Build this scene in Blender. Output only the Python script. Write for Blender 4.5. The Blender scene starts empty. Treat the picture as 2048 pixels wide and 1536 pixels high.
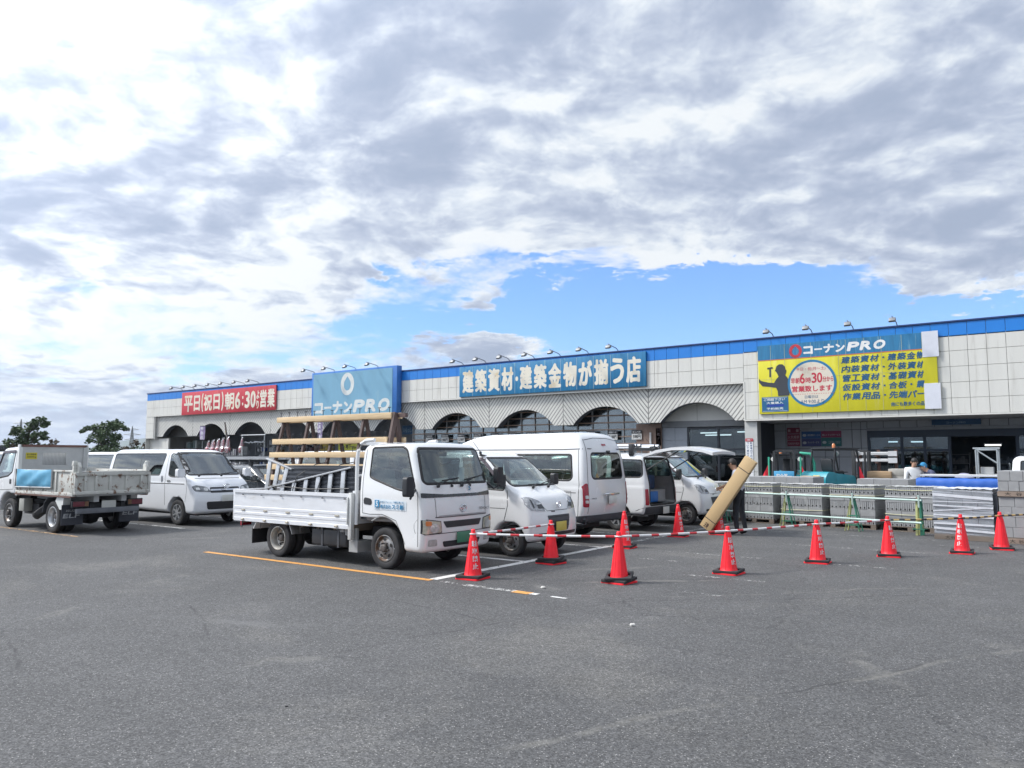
import bpy, bmesh, math, random
import numpy as np
from mathutils import Vector, Matrix
from mathutils.bvhtree import BVHTree
from mathutils.geometry import tessellate_polygon

SC = bpy.context.scene
COL = SC.collection
R = math.radians
PI = math.pi
random.seed(7)

# World frame: x runs along the shop front (to the right), y runs into the shop, z up, metres.
# ---------------------------------------------------------------- camera
cam = bpy.data.cameras.new('camera')
cam.lens = 27.3
cam.sensor_width = 36
cam.clip_start = 0.05
cam.clip_end = 40000
co = bpy.data.objects.new('camera', cam)
COL.objects.link(co)
co.location = (0, 0, 1.75)
co.rotation_euler = (R(90 + 5.37), 0, R(36.23))
SC.camera = co

# ---------------------------------------------------------------- exposure
SC.view_settings.view_transform = 'Standard'
SC.view_settings.look = 'None'
SC.view_settings.gamma = 1
EXPO = 1.2
SC.view_settings.exposure = EXPO
SC.cycles.max_bounces = 8
SC.cycles.transparent_max_bounces = 16
SC.cycles.use_denoising = True
SC.cycles.caustics_reflective = False
SC.cycles.caustics_refractive = False

# ---------------------------------------------------------------- sun
SUN_DIR = Vector((-0.58, -0.36, 0.74)).normalized()      # from the ground to the sun
sl = bpy.data.lights.new('sun', 'SUN')
sl.energy = 1.75
sl.angle = R(10)
sl.color = (1, 0.96, 0.9)
so = bpy.data.objects.new('sun', sl)
COL.objects.link(so)
so.rotation_euler = SUN_DIR.to_track_quat('Z', 'Y').to_euler()


# ---------------------------------------------------------------- node helpers
class NT:
    def __init__(s, tree):
        s.t = tree
        tree.nodes.clear()

    def n(s, kind, ins=None, **props):
        nd = s.t.nodes.new('ShaderNode' + kind)
        for k, v in props.items():
            setattr(nd, k, v)
        for k, v in (ins or {}).items():
            s.put(nd.inputs[k], v)
        return nd

    def put(s, sock, v):
        if isinstance(v, bpy.types.NodeSocket):
            s.t.links.new(v, sock)
        elif isinstance(v, bpy.types.Node):
            s.t.links.new(v.outputs[0], sock)
        else:
            if sock.type == 'RGBA' and len(v) == 3:
                v = (*v, 1)
            sock.default_value = v

    def m(s, op, a, b=0.0, c=0.0, clamp=False):
        return s.n('Math', {0: a, 1: b, 2: c}, operation=op, use_clamp=clamp).outputs[0]

    def vm(s, op, a, b=(0, 0, 0), scale=None):
        nd = s.n('VectorMath', {0: a, 1: b}, operation=op)
        if scale is not None:
            s.put(nd.inputs['Scale'], scale)
        return nd.outputs[1] if op in ('DOT_PRODUCT', 'LENGTH', 'DISTANCE') else nd.outputs[0]

    def mix(s, f, a, b, mode='MIX'):
        nd = s.n('Mix', data_type='RGBA', blend_type=mode, clamp_factor=True)
        s.put(nd.inputs[0], f)
        s.put(nd.inputs[6], a)
        s.put(nd.inputs[7], b)
        return nd.outputs[2]

    def sstep(s, v, lo, hi, a=0.0, b=1.0):
        nd = s.n('MapRange', {0: v, 1: lo, 2: hi, 3: a, 4: b}, interpolation_type='SMOOTHSTEP')
        return nd.outputs[0]

    def lin(s, v, lo, hi, a=0.0, b=1.0):
        return s.n('MapRange', {0: v, 1: lo, 2: hi, 3: a, 4: b}).outputs[0]

    def noise(s, vec, scale, detail=3, rough=0.55, dist=0.0, off=None):
        if off is not None:
            vec = s.vm('ADD', vec, off)
        return s.n('TexNoise', {'Vector': vec, 'Scale': scale, 'Detail': detail, 'Roughness': rough, 'Distortion': dist}).outputs[0]

    def xyz(s, v):
        return s.n('SeparateXYZ', {0: v}).outputs


# ---------------------------------------------------------------- sky
wd = bpy.data.worlds.new('World')
SC.world = wd
wd.use_nodes = True
w = NT(wd.node_tree)
SKYK = 1 / 2 ** EXPO


def sky_dir(px, py):
    """azimuth and elevation, in degrees from the view axis, of a point of the 2048 x 1536 photograph"""
    a, b, p = (px - 1024) / 1553.15, (768 - py) / 1553.15, R(5.37)
    y, z = math.cos(p) - b * math.sin(p), math.sin(p) + b * math.cos(p)
    return math.degrees(math.atan2(a, y)), math.degrees(math.atan2(z, math.hypot(a, y)))


tc = w.n('TexCoord')
dirv = w.vm('NORMALIZE', tc.outputs['Generated'])
dx, dy, dz = w.xyz(dirv)
c36, s36 = math.cos(R(36.23)), math.sin(R(36.23))
vx = w.m('ADD', w.m('MULTIPLY', dx, c36), w.m('MULTIPLY', dy, s36))
vy = w.m('ADD', w.m('MULTIPLY', dx, -s36), w.m('MULTIPLY', dy, c36))
az = w.m('MULTIPLY', w.m('ARCTAN2', vx, vy), 57.2958)
el = w.m('MULTIPLY', w.m('ARCSINE', dz), 57.2958)
zz = w.m('ADD', w.m('MAXIMUM', dz, 0.0), 0.20)
pl = w.n('CombineXYZ', {0: w.m('DIVIDE', vx, zz), 1: w.m('DIVIDE', vy, zz), 2: 3.7}).outputs[0]
warp = w.n('TexNoise', {'Vector': pl, 'Scale': 1.6, 'Detail': 4, 'Roughness': 0.55})
plw = w.vm('ADD', pl, w.vm('SCALE', w.vm('SUBTRACT', warp.outputs[1], (0.5, 0.5, 0.5)), scale=0.28))
azw = w.m('ADD', az, w.m('MULTIPLY', w.m('SUBTRACT', w.noise(plw, 2.2, 6, 0.62), 0.5), 12))
elw = w.m('ADD', el, w.m('MULTIPLY', w.m('SUBTRACT', w.noise(plw, 2.2, 6, 0.62, off=(5, 9, 2)), 0.5), 6.5))
elw = w.m('ADD', elw, w.m('MULTIPLY', w.m('SUBTRACT', w.noise(plw, 7.0, 7, 0.66, off=(1, 4, 6)), 0.5), 5.0))
azw = w.m('ADD', azw, w.m('MULTIPLY', w.m('SUBTRACT', w.noise(plw, 7.0, 7, 0.66, off=(8, 2, 6)), 0.5), 6.0))


def blob(px, py, rx, ry, amp):
    a, e = sky_dir(px, py)
    u = w.m('DIVIDE', w.m('SUBTRACT', azw, a), math.degrees(rx / 1553))
    v = w.m('DIVIDE', w.m('SUBTRACT', elw, e), math.degrees(ry / 1553))
    q = w.m('ADD', w.m('MULTIPLY', u, u), w.m('MULTIPLY', v, v))
    return w.m('MULTIPLY', w.m('EXPONENT', w.m('MULTIPLY', q, -1.0)), amp)


def total(lst):
    r = lst[0]
    for q in lst[1:]:
        r = w.m('ADD', r, q)
    return r


cov = w.m('ADD', w.m('MULTIPLY', w.noise(plw, 2.0, 10, 0.62), 0.66), w.m('MULTIPLY', w.noise(plw, 6.5, 8, 0.64, off=(3, 3, 3)), 0.34))
gaps = total([blob(1330, 585, 380, 55, -0.50), blob(1020, 630, 300, 45, -0.30), blob(1780, 605, 380, 55, -0.36), blob(830, 560, 120, 30, -0.14), blob(330, 700, 420, 55, -0.20),
              blob(120, 600, 200, 45, -0.14), blob(560, 420, 150, 40, 0.05), blob(200, 845, 700, 40, -0.06), blob(1250, 690, 430, 60, -0.42), blob(1950, 632, 330, 34, -0.40), blob(1500, 640, 500, 40, -0.2), blob(700, 640, 130, 35, -0.16),
              blob(930, 690, 80, 40, 0.42), blob(1010, 690, 70, 40, 0.38), blob(1165, 640, 40, 16, 0.30), blob(1390, 580, 30, 14, 0.20), blob(1075, 560, 60, 22, 0.22), blob(1190, 548, 40, 14, 0.2), blob(960, 580, 60, 20, 0.2), blob(1500, 545, 260, 22, -0.2), blob(1060, 530, 50, 14, -0.2), blob(780, 540, 50, 12, -0.2), blob(1300, 548, 50, 12, 0.15), blob(1900, 575, 170, 50, 0.46),
              blob(1540, 420, 60, 10, -0.17), blob(960, 240, 40, 14, -0.17), blob(1640, 470, 300, 60, 0.2), blob(300, 800, 500, 40, 0.2), blob(1500, 200, 700, 200, 0.1), blob(400, 250, 600, 200, 0.1)])
dens = w.sstep(w.m('ADD', cov, gaps), 0.20, 0.42)
thick = w.noise(plw, 3.0, 10, 0.58, 0.0, off=(11, 4, 1))
big = w.noise(pl, 1.2, 3, 0.5, 0.0, off=(2.3, 7.1, 4))
lump = w.noise(plw, 5.5, 9, 0.58, 0.0, off=(1.3, 2.2, 0))
lump2 = w.noise(w.vm('ADD', plw, (-0.05, -0.06, 0)), 5.5, 9, 0.58, 0.0, off=(1.3, 2.2, 0))
relief = w.m('MULTIPLY', w.m('SUBTRACT', lump2, lump), 2.1)
light = total([w.m('MULTIPLY', w.m('SUBTRACT', 0.5, thick), 1.75), w.m('MULTIPLY', w.m('SUBTRACT', 0.5, big), 1.2), relief,
               blob(130, 120, 420, 180, 0.45), blob(1000, 440, 450, 110, 0.26), blob(230, 660, 380, 70, 0.42), blob(420, 560, 330, 90, 0.16), blob(700, 590, 150, 60, 0.36),
               blob(700, 180, 420, 150, -0.14), blob(1480, 320, 330, 50, -0.06), blob(90, 330, 330, 110, -0.10), blob(1850, 540, 300, 80, -0.04),
               blob(330, 800, 500, 60, 0.08), blob(1420, 510, 330, 40, 0.3), blob(930, 700, 60, 36, -0.22), blob(1020, 680, 60, 40, 0.4)])
light = w.m('ADD', light, 0.56, clamp=True)
thin = w.sstep(w.m('ADD', cov, gaps), 0.26, 0.48, 1, 0)
light = w.m('ADD', light, w.m('MULTIPLY', thin, 0.34), clamp=True)
rp = w.n('ValToRGB', {0: light})
cr = rp.color_ramp
cr.interpolation = 'B_SPLINE'
cr.elements[0].position, cr.elements[0].color = 0.0, (0.385, 0.46, 0.605, 1)
cr.elements[1].position, cr.elements[1].color = 1.0, (0.94, 0.975, 1.0, 1)
for ps, cc in ((0.3, (0.445, 0.515, 0.66, 1)), (0.55, (0.55, 0.62, 0.76, 1)), (0.8, (0.76, 0.83, 0.92, 1))):
    e_ = cr.elements.new(ps)
    e_.color = cc
nish = w.n('TexSky', sky_type='NISHITA', sun_disc=False, sun_elevation=math.asin(SUN_DIR.z), sun_rotation=math.atan2(SUN_DIR.x, SUN_DIR.y), air_density=1.2, dust_density=0.3, ozone_density=3.0)
blue = w.mix(1.0, nish.outputs[0], (0.110, 0.145, 0.215), 'MULTIPLY')
hz = w.sstep(el, -1, 6.5, 1, 0)
cloudc = w.mix(w.m('MULTIPLY', hz, 0.6), rp.outputs[0], (0.50, 0.60, 0.76))
# unseen clouds round the sun get added brightness to lift the ambient light
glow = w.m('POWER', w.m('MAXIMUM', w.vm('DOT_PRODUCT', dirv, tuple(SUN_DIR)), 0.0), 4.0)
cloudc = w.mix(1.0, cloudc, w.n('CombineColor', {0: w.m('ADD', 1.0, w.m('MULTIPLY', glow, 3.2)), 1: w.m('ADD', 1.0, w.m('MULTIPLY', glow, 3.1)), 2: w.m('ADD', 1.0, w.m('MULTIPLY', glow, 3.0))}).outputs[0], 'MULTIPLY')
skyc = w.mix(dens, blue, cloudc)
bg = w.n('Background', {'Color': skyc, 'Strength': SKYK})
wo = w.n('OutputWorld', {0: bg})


# ---------------------------------------------------------------- materials
MATS = {}


def mat(name, col, rough=0.55, metal=0.0, var=0.12, vs=4.0, col2=None, c2lo=0.55, c2hi=0.7, c2s=3.0, stretch=(1, 1, 1), bump=0.0, bs=60.0, coat=0.0, spec=0.5):
    """principled paint with a mottled tone (var), blotches of a second colour (col2) and a fine bump"""
    if name in MATS:
        return MATS[name]
    m = bpy.data.materials.new(name)
    m.use_nodes = True
    t = NT(m.node_tree)
    ob = t.vm('MULTIPLY', t.n('TexCoord').outputs['Object'], stretch)
    k = t.lin(t.noise(ob, vs, 5, 0.6), 0.25, 0.75, 1 - var, 1 + var)
    c = t.mix(1.0, (*col, 1), t.n('CombineColor', {0: k, 1: k, 2: k}).outputs[0], 'MULTIPLY')
    if col2:
        f = t.sstep(t.noise(ob, c2s, 8, 0.65, off=(3, 1, 7)), c2lo, c2hi)
        c = t.mix(f, c, (*col2, 1))
    p = t.n('BsdfPrincipled', {'Base Color': c, 'Roughness': t.lin(t.noise(ob, vs * 2, 4), 0.3, 0.7, max(0.02, rough - 0.07), min(1, rough + 0.07)), 'Metallic': metal, 'Coat Weight': coat, 'Coat Roughness': 0.08, 'Specular IOR Level': spec})
    if bump:
        b = t.n('Bump', {'Strength': 0.5, 'Distance': bump, 'Height': t.noise(ob, bs, 4)})
        t.put(p.inputs['Normal'], b.outputs[0])
    t.n('OutputMaterial', {0: p})
    MATS[name] = m
    return m


def emis(name, col, k):
    if name in MATS:
        return MATS[name]
    m = bpy.data.materials.new(name)
    m.use_nodes = True
    t = NT(m.node_tree)
    t.n('OutputMaterial', {0: t.n('Emission', {0: col, 1: k})})
    MATS[name] = m
    return m


def glass(name, tint, rough=0.01, refl=1.0):
    if name in MATS:
        return MATS[name]
    m = bpy.data.materials.new(name)
    m.use_nodes = True
    t = NT(m.node_tree)
    fr = t.n('Fresnel', {0: 1.5})
    f = t.m('MULTIPLY', t.m('ADD', fr.outputs[0], 0.03), refl, clamp=True)
    ms = t.n('MixShader', {0: f, 1: t.n('BsdfTransparent', {0: tint}), 2: t.n('BsdfGlossy', {0: (0.95, 1, 1), 'Roughness': rough})})
    t.n('OutputMaterial', {0: ms})
    MATS[name] = m
    return m


# ---------------------------------------------------------------- mesh helpers
def link(o, parent=None):
    COL.objects.link(o)
    if parent is not None:
        o.parent = parent
    return o


def from_arrays(name, vs, fs, m, parent=None, smooth=35, bevel=0.0, segs=2):
    me = bpy.data.meshes.new(name)
    me.from_pydata(vs, [], fs)
    if bevel:
        bm = bmesh.new()
        bm.from_mesh(me)
        es = [e for e in bm.edges if len(e.link_faces) == 2 and e.calc_face_angle(0) > 0.6]
        bmesh.ops.bevel(bm, geom=es, offset=bevel, segments=segs, affect='EDGES', profile=0.5, clamp_overlap=True)
        bm.to_mesh(me)
        bm.free()
    if smooth:
        me.polygons.foreach_set('use_smooth', [True] * len(me.polygons))
        me.set_sharp_from_angle(angle=R(smooth))
    me.materials.append(m)
    return link(bpy.data.objects.new(name, me), parent)


class MB:
    def __init__(s):
        s.v, s.f = [], []
        s.M = Matrix()

    def add(s, vs, fs):
        n = len(s.v)
        s.v += [tuple(s.M @ Vector(v)) for v in vs]
        s.f += [tuple(i + n for i in f) for f in fs]
        return s

    def box(s, x0, x1, y0, y1, z0, z1):
        vs = [(x, y, z) for x in (x0, x1) for y in (y0, y1) for z in (z0, z1)]
        return s.add(vs, [(0, 1, 3, 2), (4, 6, 7, 5), (0, 4, 5, 1), (2, 3, 7, 6), (0, 2, 6, 4), (1, 5, 7, 3)])

    def tube(s, pts, r, n=8, caps=True, r2=None):
        pts = [Vector(p) for p in pts]
        vs, fs = [], []
        up = Vector((0, 0, 1))
        for i, p in enumerate(pts):
            d = (pts[min(i + 1, len(pts) - 1)] - pts[max(i - 1, 0)]).normalized()
            a = d.cross(up if abs(d.z) < 0.95 else Vector((1, 0, 0))).normalized()
            b = d.cross(a)
            rr = r if r2 is None else r + (r2 - r) * i / (len(pts) - 1)
            for k in range(n):
                t = 2 * PI * k / n
                vs.append(p + a * (math.cos(t) * rr) + b * (math.sin(t) * rr))
        for i in range(len(pts) - 1):
            for k in range(n):
                fs.append((i * n + k, i * n + (k + 1) % n, (i + 1) * n + (k + 1) % n, (i + 1) * n + k))
        if caps:
            fs.append(tuple(range(n)))
            fs.append(tuple(reversed(range((len(pts) - 1) * n, len(pts) * n))))
        return s.add(vs, fs)

    def bar(s, a, b, w, h, up=(0, 0, 1)):
        """rectangular bar from a to b: w across, h along up"""
        a, b, up = Vector(a), Vector(b), Vector(up)
        d = (b - a).normalized()
        x = d.cross(up).normalized()
        u = x.cross(d)
        vs = [p + x * (i * w / 2) + u * (j * h / 2) for p in (a, b) for i, j in ((-1, -1), (1, -1), (1, 1), (-1, 1))]
        return s.add(vs, [(0, 1, 2, 3), (7, 6, 5, 4), (0, 4, 5, 1), (1, 5, 6, 2), (2, 6, 7, 3), (3, 7, 4, 0)])

    def lathe(s, prof, n=24, axis='Z', o=(0, 0, 0), caps=True):
        """prof: (radius, height) list turned about the axis through o"""
        vs, fs = [], []
        for r, h in prof:
            for k in range(n):
                t = 2 * PI * k / n
                c, d = r * math.cos(t), r * math.sin(t)
                v = {'Z': (c, d, h), 'Y': (c, h, d), 'X': (h, c, d)}[axis]
                vs.append((v[0] + o[0], v[1] + o[1], v[2] + o[2]))
        for i in range(len(prof) - 1):
            for k in range(n):
                fs.append((i * n + k, i * n + (k + 1) % n, (i + 1) * n + (k + 1) % n, (i + 1) * n + k))
        if caps and prof[0][0] > 1e-6:
            fs.append(tuple(reversed(range(n))))
        if caps and prof[-1][0] > 1e-6:
            fs.append(tuple(range((len(prof) - 1) * n, len(prof) * n)))
        return s.add(vs, fs)

    def prism(s, poly, axis, a, b):
        """poly in the plane normal to axis, extruded from a to b: axis X -> (y,z), Y -> (x,z), Z -> (x,y)"""
        def P(q, h):
            return {'X': (h, q[0], q[1]), 'Y': (q[0], h, q[1]), 'Z': (q[0], q[1], h)}[axis]
        n = len(poly)
        vs = [P(q, a) for q in poly] + [P(q, b) for q in poly]
        tri = tessellate_polygon([[Vector((q[0], q[1], 0)) for q in poly]])
        fs = [tuple(t) for t in tri] + [tuple(i + n for i in reversed(t)) for t in tri]
        fs += [(i, (i + 1) % n, n + (i + 1) % n, n + i) for i in range(n)]
        return s.add(vs, fs)

    def quad(s, a, b, c, d):
        return s.add([a, b, c, d], [(0, 1, 2, 3)])

    def build(s, name, m, parent=None, smooth=35, bevel=0.0, segs=2, fix=True):
        o = from_arrays(name, s.v, s.f, m, parent, 0, 0)
        bm = bmesh.new()
        bm.from_mesh(o.data)
        if fix:
            bmesh.ops.recalc_face_normals(bm, faces=bm.faces)
        if bevel:
            es = [e for e in bm.edges if len(e.link_faces) == 2 and e.calc_face_angle(0) > 0.6]
            bmesh.ops.bevel(bm, geom=es, offset=bevel, segments=segs, affect='EDGES', profile=0.5, clamp_overlap=True)
        bm.to_mesh(o.data)
        bm.free()
        if smooth:
            o.data.polygons.foreach_set('use_smooth', [True] * len(o.data.polygons))
            o.data.set_sharp_from_angle(angle=R(smooth))
        return o


def box(x0, x1, y0, y1, z0, z1):
    return MB().box(x0, x1, y0, y1, z0, z1)


def rnd(poly, r, n=5):
    """round the corners of a polygon; r is one radius or one per corner"""
    out = []
    N = len(poly)
    for i, p in enumerate(poly):
        rr = r[i] if isinstance(r, (list, tuple)) else r
        a, b, c = Vector(poly[i - 1]), Vector(p), Vector(poly[(i + 1) % N])
        u, v = (a - b), (c - b)
        d = min(rr, u.length * 0.48, v.length * 0.48)
        if d < 1e-4:
            out.append(tuple(b))
            continue
        p0, p1 = b + u.normalized() * d, b + v.normalized() * d
        for k in range(n + 1):
            t = k / n
            out.append(tuple(p0 * (1 - t) ** 2 + b * (2 * t * (1 - t)) + p1 * t * t))
    return out


def thing(name, label, cat, loc=(0, 0, 0), rz=0.0, group=None):
    o = bpy.data.objects.new(name, None)
    o.empty_display_size = 0.2
    o.location = loc
    o.rotation_euler = (0, 0, rz)
    link(o)
    return tag(o, label, cat, group)


def tag(o, label, cat, group=None):
    o['label'] = label
    o['category'] = cat
    if group:
        o['group'] = group
    return o


def kind(o, k='structure'):
    o['kind'] = k
    return o


def copy_tree(o, parent=None):
    c = o.copy()
    COL.objects.link(c)
    c.parent = parent
    for ch in o.children:
        copy_tree(ch, c)
    return c


_glyph = {}


def glyphs(body):
    if body not in _glyph:
        cu = bpy.data.curves.new('lettering', 'FONT')
        cu.body = body
        cu.resolution_u = 3
        o = bpy.data.objects.new('lettering', cu)
        COL.objects.link(o)
        dg = bpy.context.evaluated_depsgraph_get()
        me = bpy.data.meshes.new_from_object(o.evaluated_get(dg))
        vs = np.array([v.co[:] for v in me.vertices])
        fs = [tuple(p.vertices) for p in me.polygons]
        bpy.data.objects.remove(o)
        bpy.data.curves.remove(cu)
        bpy.data.meshes.remove(me)
        vs[:, :2] -= vs[:, :2].min(0)
        _glyph[body] = (vs, fs)
    return _glyph[body]


def text(mb, body, x0, x1, z0, z1, y, bold=0.012, shear=0.0, facing='-Y', turns=6):
    """lettering fitted into a box of a wall that faces -Y, +X, +Y or -X (x read along the wall); strokes are thickened by bold (a share of the height)"""
    vs, fs = glyphs(body)
    W, H = vs[:, 0].max(), vs[:, 1].max()
    r = bold * (z1 - z0) / max(H, 0.5) if H > 0.3 else bold * 0.3
    r = min(r, 0.2 * (z1 - z0), 0.2 * (x1 - x0))
    sh = [(0, 0)] if bold < 0.016 else [(r * math.cos(2 * PI * (i + 0.5) / turns), r * math.sin(2 * PI * (i + 0.5) / turns)) for i in range(turns)]
    a0, a1, b0, b1 = x0 + r, x1 - r, z0 + r, z1 - r
    for i, (ox, oz) in enumerate(sh):
        out = []
        yy = y + i * 0.0004 * (1 if facing in ('-Y', '-X') else -1)
        for a, b, _ in vs:
            p = a0 + a / W * (a1 - a0) + shear * (b / H - 0.5) * (z1 - z0) + ox
            q = b0 + b / H * (b1 - b0) + oz
            out.append({'-Y': (p, yy, q), '+X': (yy, p, q), '+Y': (-p, yy, q), '-X': (yy, -p, q)}[facing])
        mb.add(out, fs)
    return mb


# ================================================================ ground
PALE_, DARK_ = (0.24, 0.23, 0.205), (0.035, 0.035, 0.037)
JOINTS = [((-3.0, 3.7), (-1.84, 6.2), 0.07, PALE_, 0.3), ((-1.84, 6.2), (-0.2, 9.3), 0.06, PALE_, 0.32), ((-2.3, 5.25), (-0.9, 8.1), 0.024, DARK_, 0.7),
          ((-9.2, 3.1), (-7.8, 4.5), 0.02, DARK_, 0.8), ((-8.6, 3.3), (-7.0, 2.9), 0.024, DARK_, 0.7), ((-8.8, 5.45), (-6.6, 4.35), 0.024, DARK_, 0.8), ((-8.7, 5.6), (-8.0, 6.3), 0.024, DARK_, 0.7),
          ((-8.6, 4.6), (-6.4, 5.5), 0.16, (0.155, 0.155, 0.155), 0.5), ((-7.3, 7.0), (-5.0, 6.7), 0.024, DARK_, 0.7), ((-5.6, 4.6), (-4.9, 7.6), 0.020, DARK_, 0.8), ((-4.95, 7.4), (-4.3, 10.2), 0.020, DARK_, 0.7),
          ((-5.0, 8.2), (-1.0, 11.9), 0.020, DARK_, 0.8), ((-4.6, 8.9), (-1.4, 12.3), 0.03, PALE_, 0.4), ((-4.2, 6.7), (-2.0, 6.9), 0.020, DARK_, 0.7), ((-5.9, 9.4), (-4.2, 10.9), 0.08, PALE_, 0.5),
          ((-14, 6.2), (-9, 6.6), 0.015, DARK_, 0.6), ((-6.6, 10.2), (-5.5, 11.8), 0.12, PALE_, 0.4)]


def asphalt_mat():
    m = bpy.data.materials.new('asphalt')
    m.use_nodes = True
    t = NT(m.node_tree)
    ob = t.n('TexCoord').outputs['Object']
    big = t.noise(ob, 0.16, 5, 0.6)
    mid = t.noise(ob, 1.1, 6, 0.65)
    stain = t.noise(t.vm('MULTIPLY', ob, (0.35, 1, 1)), 0.7, 6, 0.6, 0.6, off=(4, 2, 0))
    k = t.m('MULTIPLY', t.lin(big, 0.3, 0.7, 0.86, 1.14), t.lin(mid, 0.3, 0.7, 0.91, 1.09))
    k = t.m('MULTIPLY', k, t.lin(stain, 0.35, 0.75, 1.06, 0.9))
    wear = t.sstep(t.noise(ob, 0.35, 7, 0.62, 0.5, off=(8, 3, 0)), 0.52, 0.66)
    # aggregate
    v = t.n('TexVoronoi', {'Vector': ob, 'Scale': 105.0})
    g = t.xyz(v.outputs['Color'])[0]
    grit = t.lin(g, 0, 1, 0.56, 1.48)
    v2 = t.n('TexVoronoi', {'Vector': ob, 'Scale': 46.0})
    g2 = t.xyz(v2.outputs['Color'])[1]
    k = t.m('MULTIPLY', k, grit)
    k = t.m('MULTIPLY', k, t.lin(t.noise(ob, 60, 3, 0.7), 0.3, 0.7, 0.78, 1.22))
    k = t.m('MULTIPLY', k, t.lin(g2, 0, 1, 0.78, 1.22))
    base = t.mix(wear, (0.087, 0.087, 0.0875, 1), (0.110, 0.108, 0.104, 1))
    c = t.mix(1.0, base, t.n('CombineColor', {0: k, 1: k, 2: k}).outputs[0], 'MULTIPLY')
    stone = t.m('MULTIPLY', t.m('GREATER_THAN', g, 0.962), t.m('LESS_THAN', v.outputs['Distance'], 0.42))
    c = t.mix(t.m('MULTIPLY', stone, 0.75), c, (0.42, 0.41, 0.39, 1))
    pit = t.m('GREATER_THAN', g2, 0.95)
    c = t.mix(t.m('MULTIPLY', pit, 0.55), c, (0.045, 0.046, 0.05, 1))
    # cracks
    wq = t.n('TexNoise', {'Vector': ob, 'Scale': 1.3, 'Detail': 6, 'Roughness': 0.6})
    obw = t.vm('ADD', ob, t.vm('SCALE', t.vm('SUBTRACT', wq.outputs[1], (0.5, 0.5, 0.5)), scale=0.9))
    cr = t.n('TexVoronoi', {'Vector': obw, 'Scale': 0.19}, feature='DISTANCE_TO_EDGE')
    line = t.sstep(cr.outputs['Distance'], 0.0006, 0.0032, 1, 0)
    brk = t.sstep(t.noise(ob, 0.8, 4, 0.6, off=(1, 6, 0)), 0.47, 0.56)
    crk = t.m('MULTIPLY', line, brk)
    c = t.mix(t.m('MULTIPLY', crk, 0.5), c, (0.045, 0.045, 0.047, 1))
    dust = t.m('MULTIPLY', t.sstep(cr.outputs['Distance'], 0.002, 0.03, 1, 0), t.sstep(t.noise(ob, 0.5, 5, 0.65, off=(7, 7, 0)), 0.55, 0.68))
    c = t.mix(t.m('MULTIPLY', dust, 0.32), c, (0.27, 0.26, 0.235, 1))
    # old joints of the tarmac: pale dusty lines and dark sealed ones that wander across the lot
    px_, py_, _pz = t.xyz(t.vm('ADD', ob, t.vm('SCALE', t.vm('SUBTRACT', t.n('TexNoise', {'Vector': ob, 'Scale': 0.5, 'Detail': 5, 'Roughness': 0.6}).outputs[1], (0.5, 0.5, 0.5)), scale=0.55)))
    for a_, b_, wd_, col_, k_ in JOINTS:
        L_ = math.hypot(b_[0] - a_[0], b_[1] - a_[1])
        nx_, ny_ = -(b_[1] - a_[1]) / L_, (b_[0] - a_[0]) / L_
        dd = t.m('ABSOLUTE', t.m('SUBTRACT', t.m('ADD', t.m('MULTIPLY', px_, nx_), t.m('MULTIPLY', py_, ny_)), a_[0] * nx_ + a_[1] * ny_))
        al = t.m('ADD', t.m('MULTIPLY', px_, ny_), t.m('MULTIPLY', py_, -nx_))
        a0 = a_[0] * ny_ - a_[1] * nx_
        on = t.m('MULTIPLY', t.sstep(al, a0, a0 + 0.5), t.sstep(al, a0 + L_ - 0.5, a0 + L_, 1, 0))
        f_ = t.m('MULTIPLY', t.m('MULTIPLY', t.sstep(dd, wd_ * 0.2, wd_, 1, 0), on), t.sstep(t.noise(ob, 2.2, 6, 0.7, off=(2, 8, wd_ * 50)), 0.38, 0.62))
        c = t.mix(t.m('MULTIPLY', f_, k_), c, (*col_, 1))
    # oil drips and tyre marks on the bays
    oil = t.m('MULTIPLY', t.sstep(t.noise(ob, 1.7, 4, 0.6, off=(9, 1, 0)), 0.63, 0.72), t.sstep(t.noise(ob, 0.3, 3, 0.5, off=(5, 5, 0)), 0.45, 0.6))
    c = t.mix(t.m('MULTIPLY', oil, 0.45), c, (0.045, 0.045, 0.047, 1))
    h = t.m('ADD', t.m('MULTIPLY', g, 0.5), t.m('SUBTRACT', t.m('MULTIPLY', t.noise(ob, 60, 3, 0.7), 0.8), t.m('MULTIPLY', crk, 2.0)))
    b = t.n('Bump', {'Strength': 0.55, 'Distance': 0.006, 'Height': h})
    p = t.n('BsdfPrincipled', {'Base Color': c, 'Roughness': 0.82, 'Specular IOR Level': 0.35, 'Normal': b.outputs[0]})
    t.n('OutputMaterial', {0: p})
    return m


kind(box(-90, 45, -40, 60, -0.4, 0).build('parking_lot', asphalt_mat()))
kind(MB().quad((-16000, -16000, -0.2), (16000, -16000, -0.2), (16000, 16000, -0.2), (-16000, 16000, -0.2)).build('ground', mat('field_grass', (0.09, 0.10, 0.07), 0.9, col2=(0.13, 0.125, 0.09), vs=0.02, c2s=0.01)))


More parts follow.
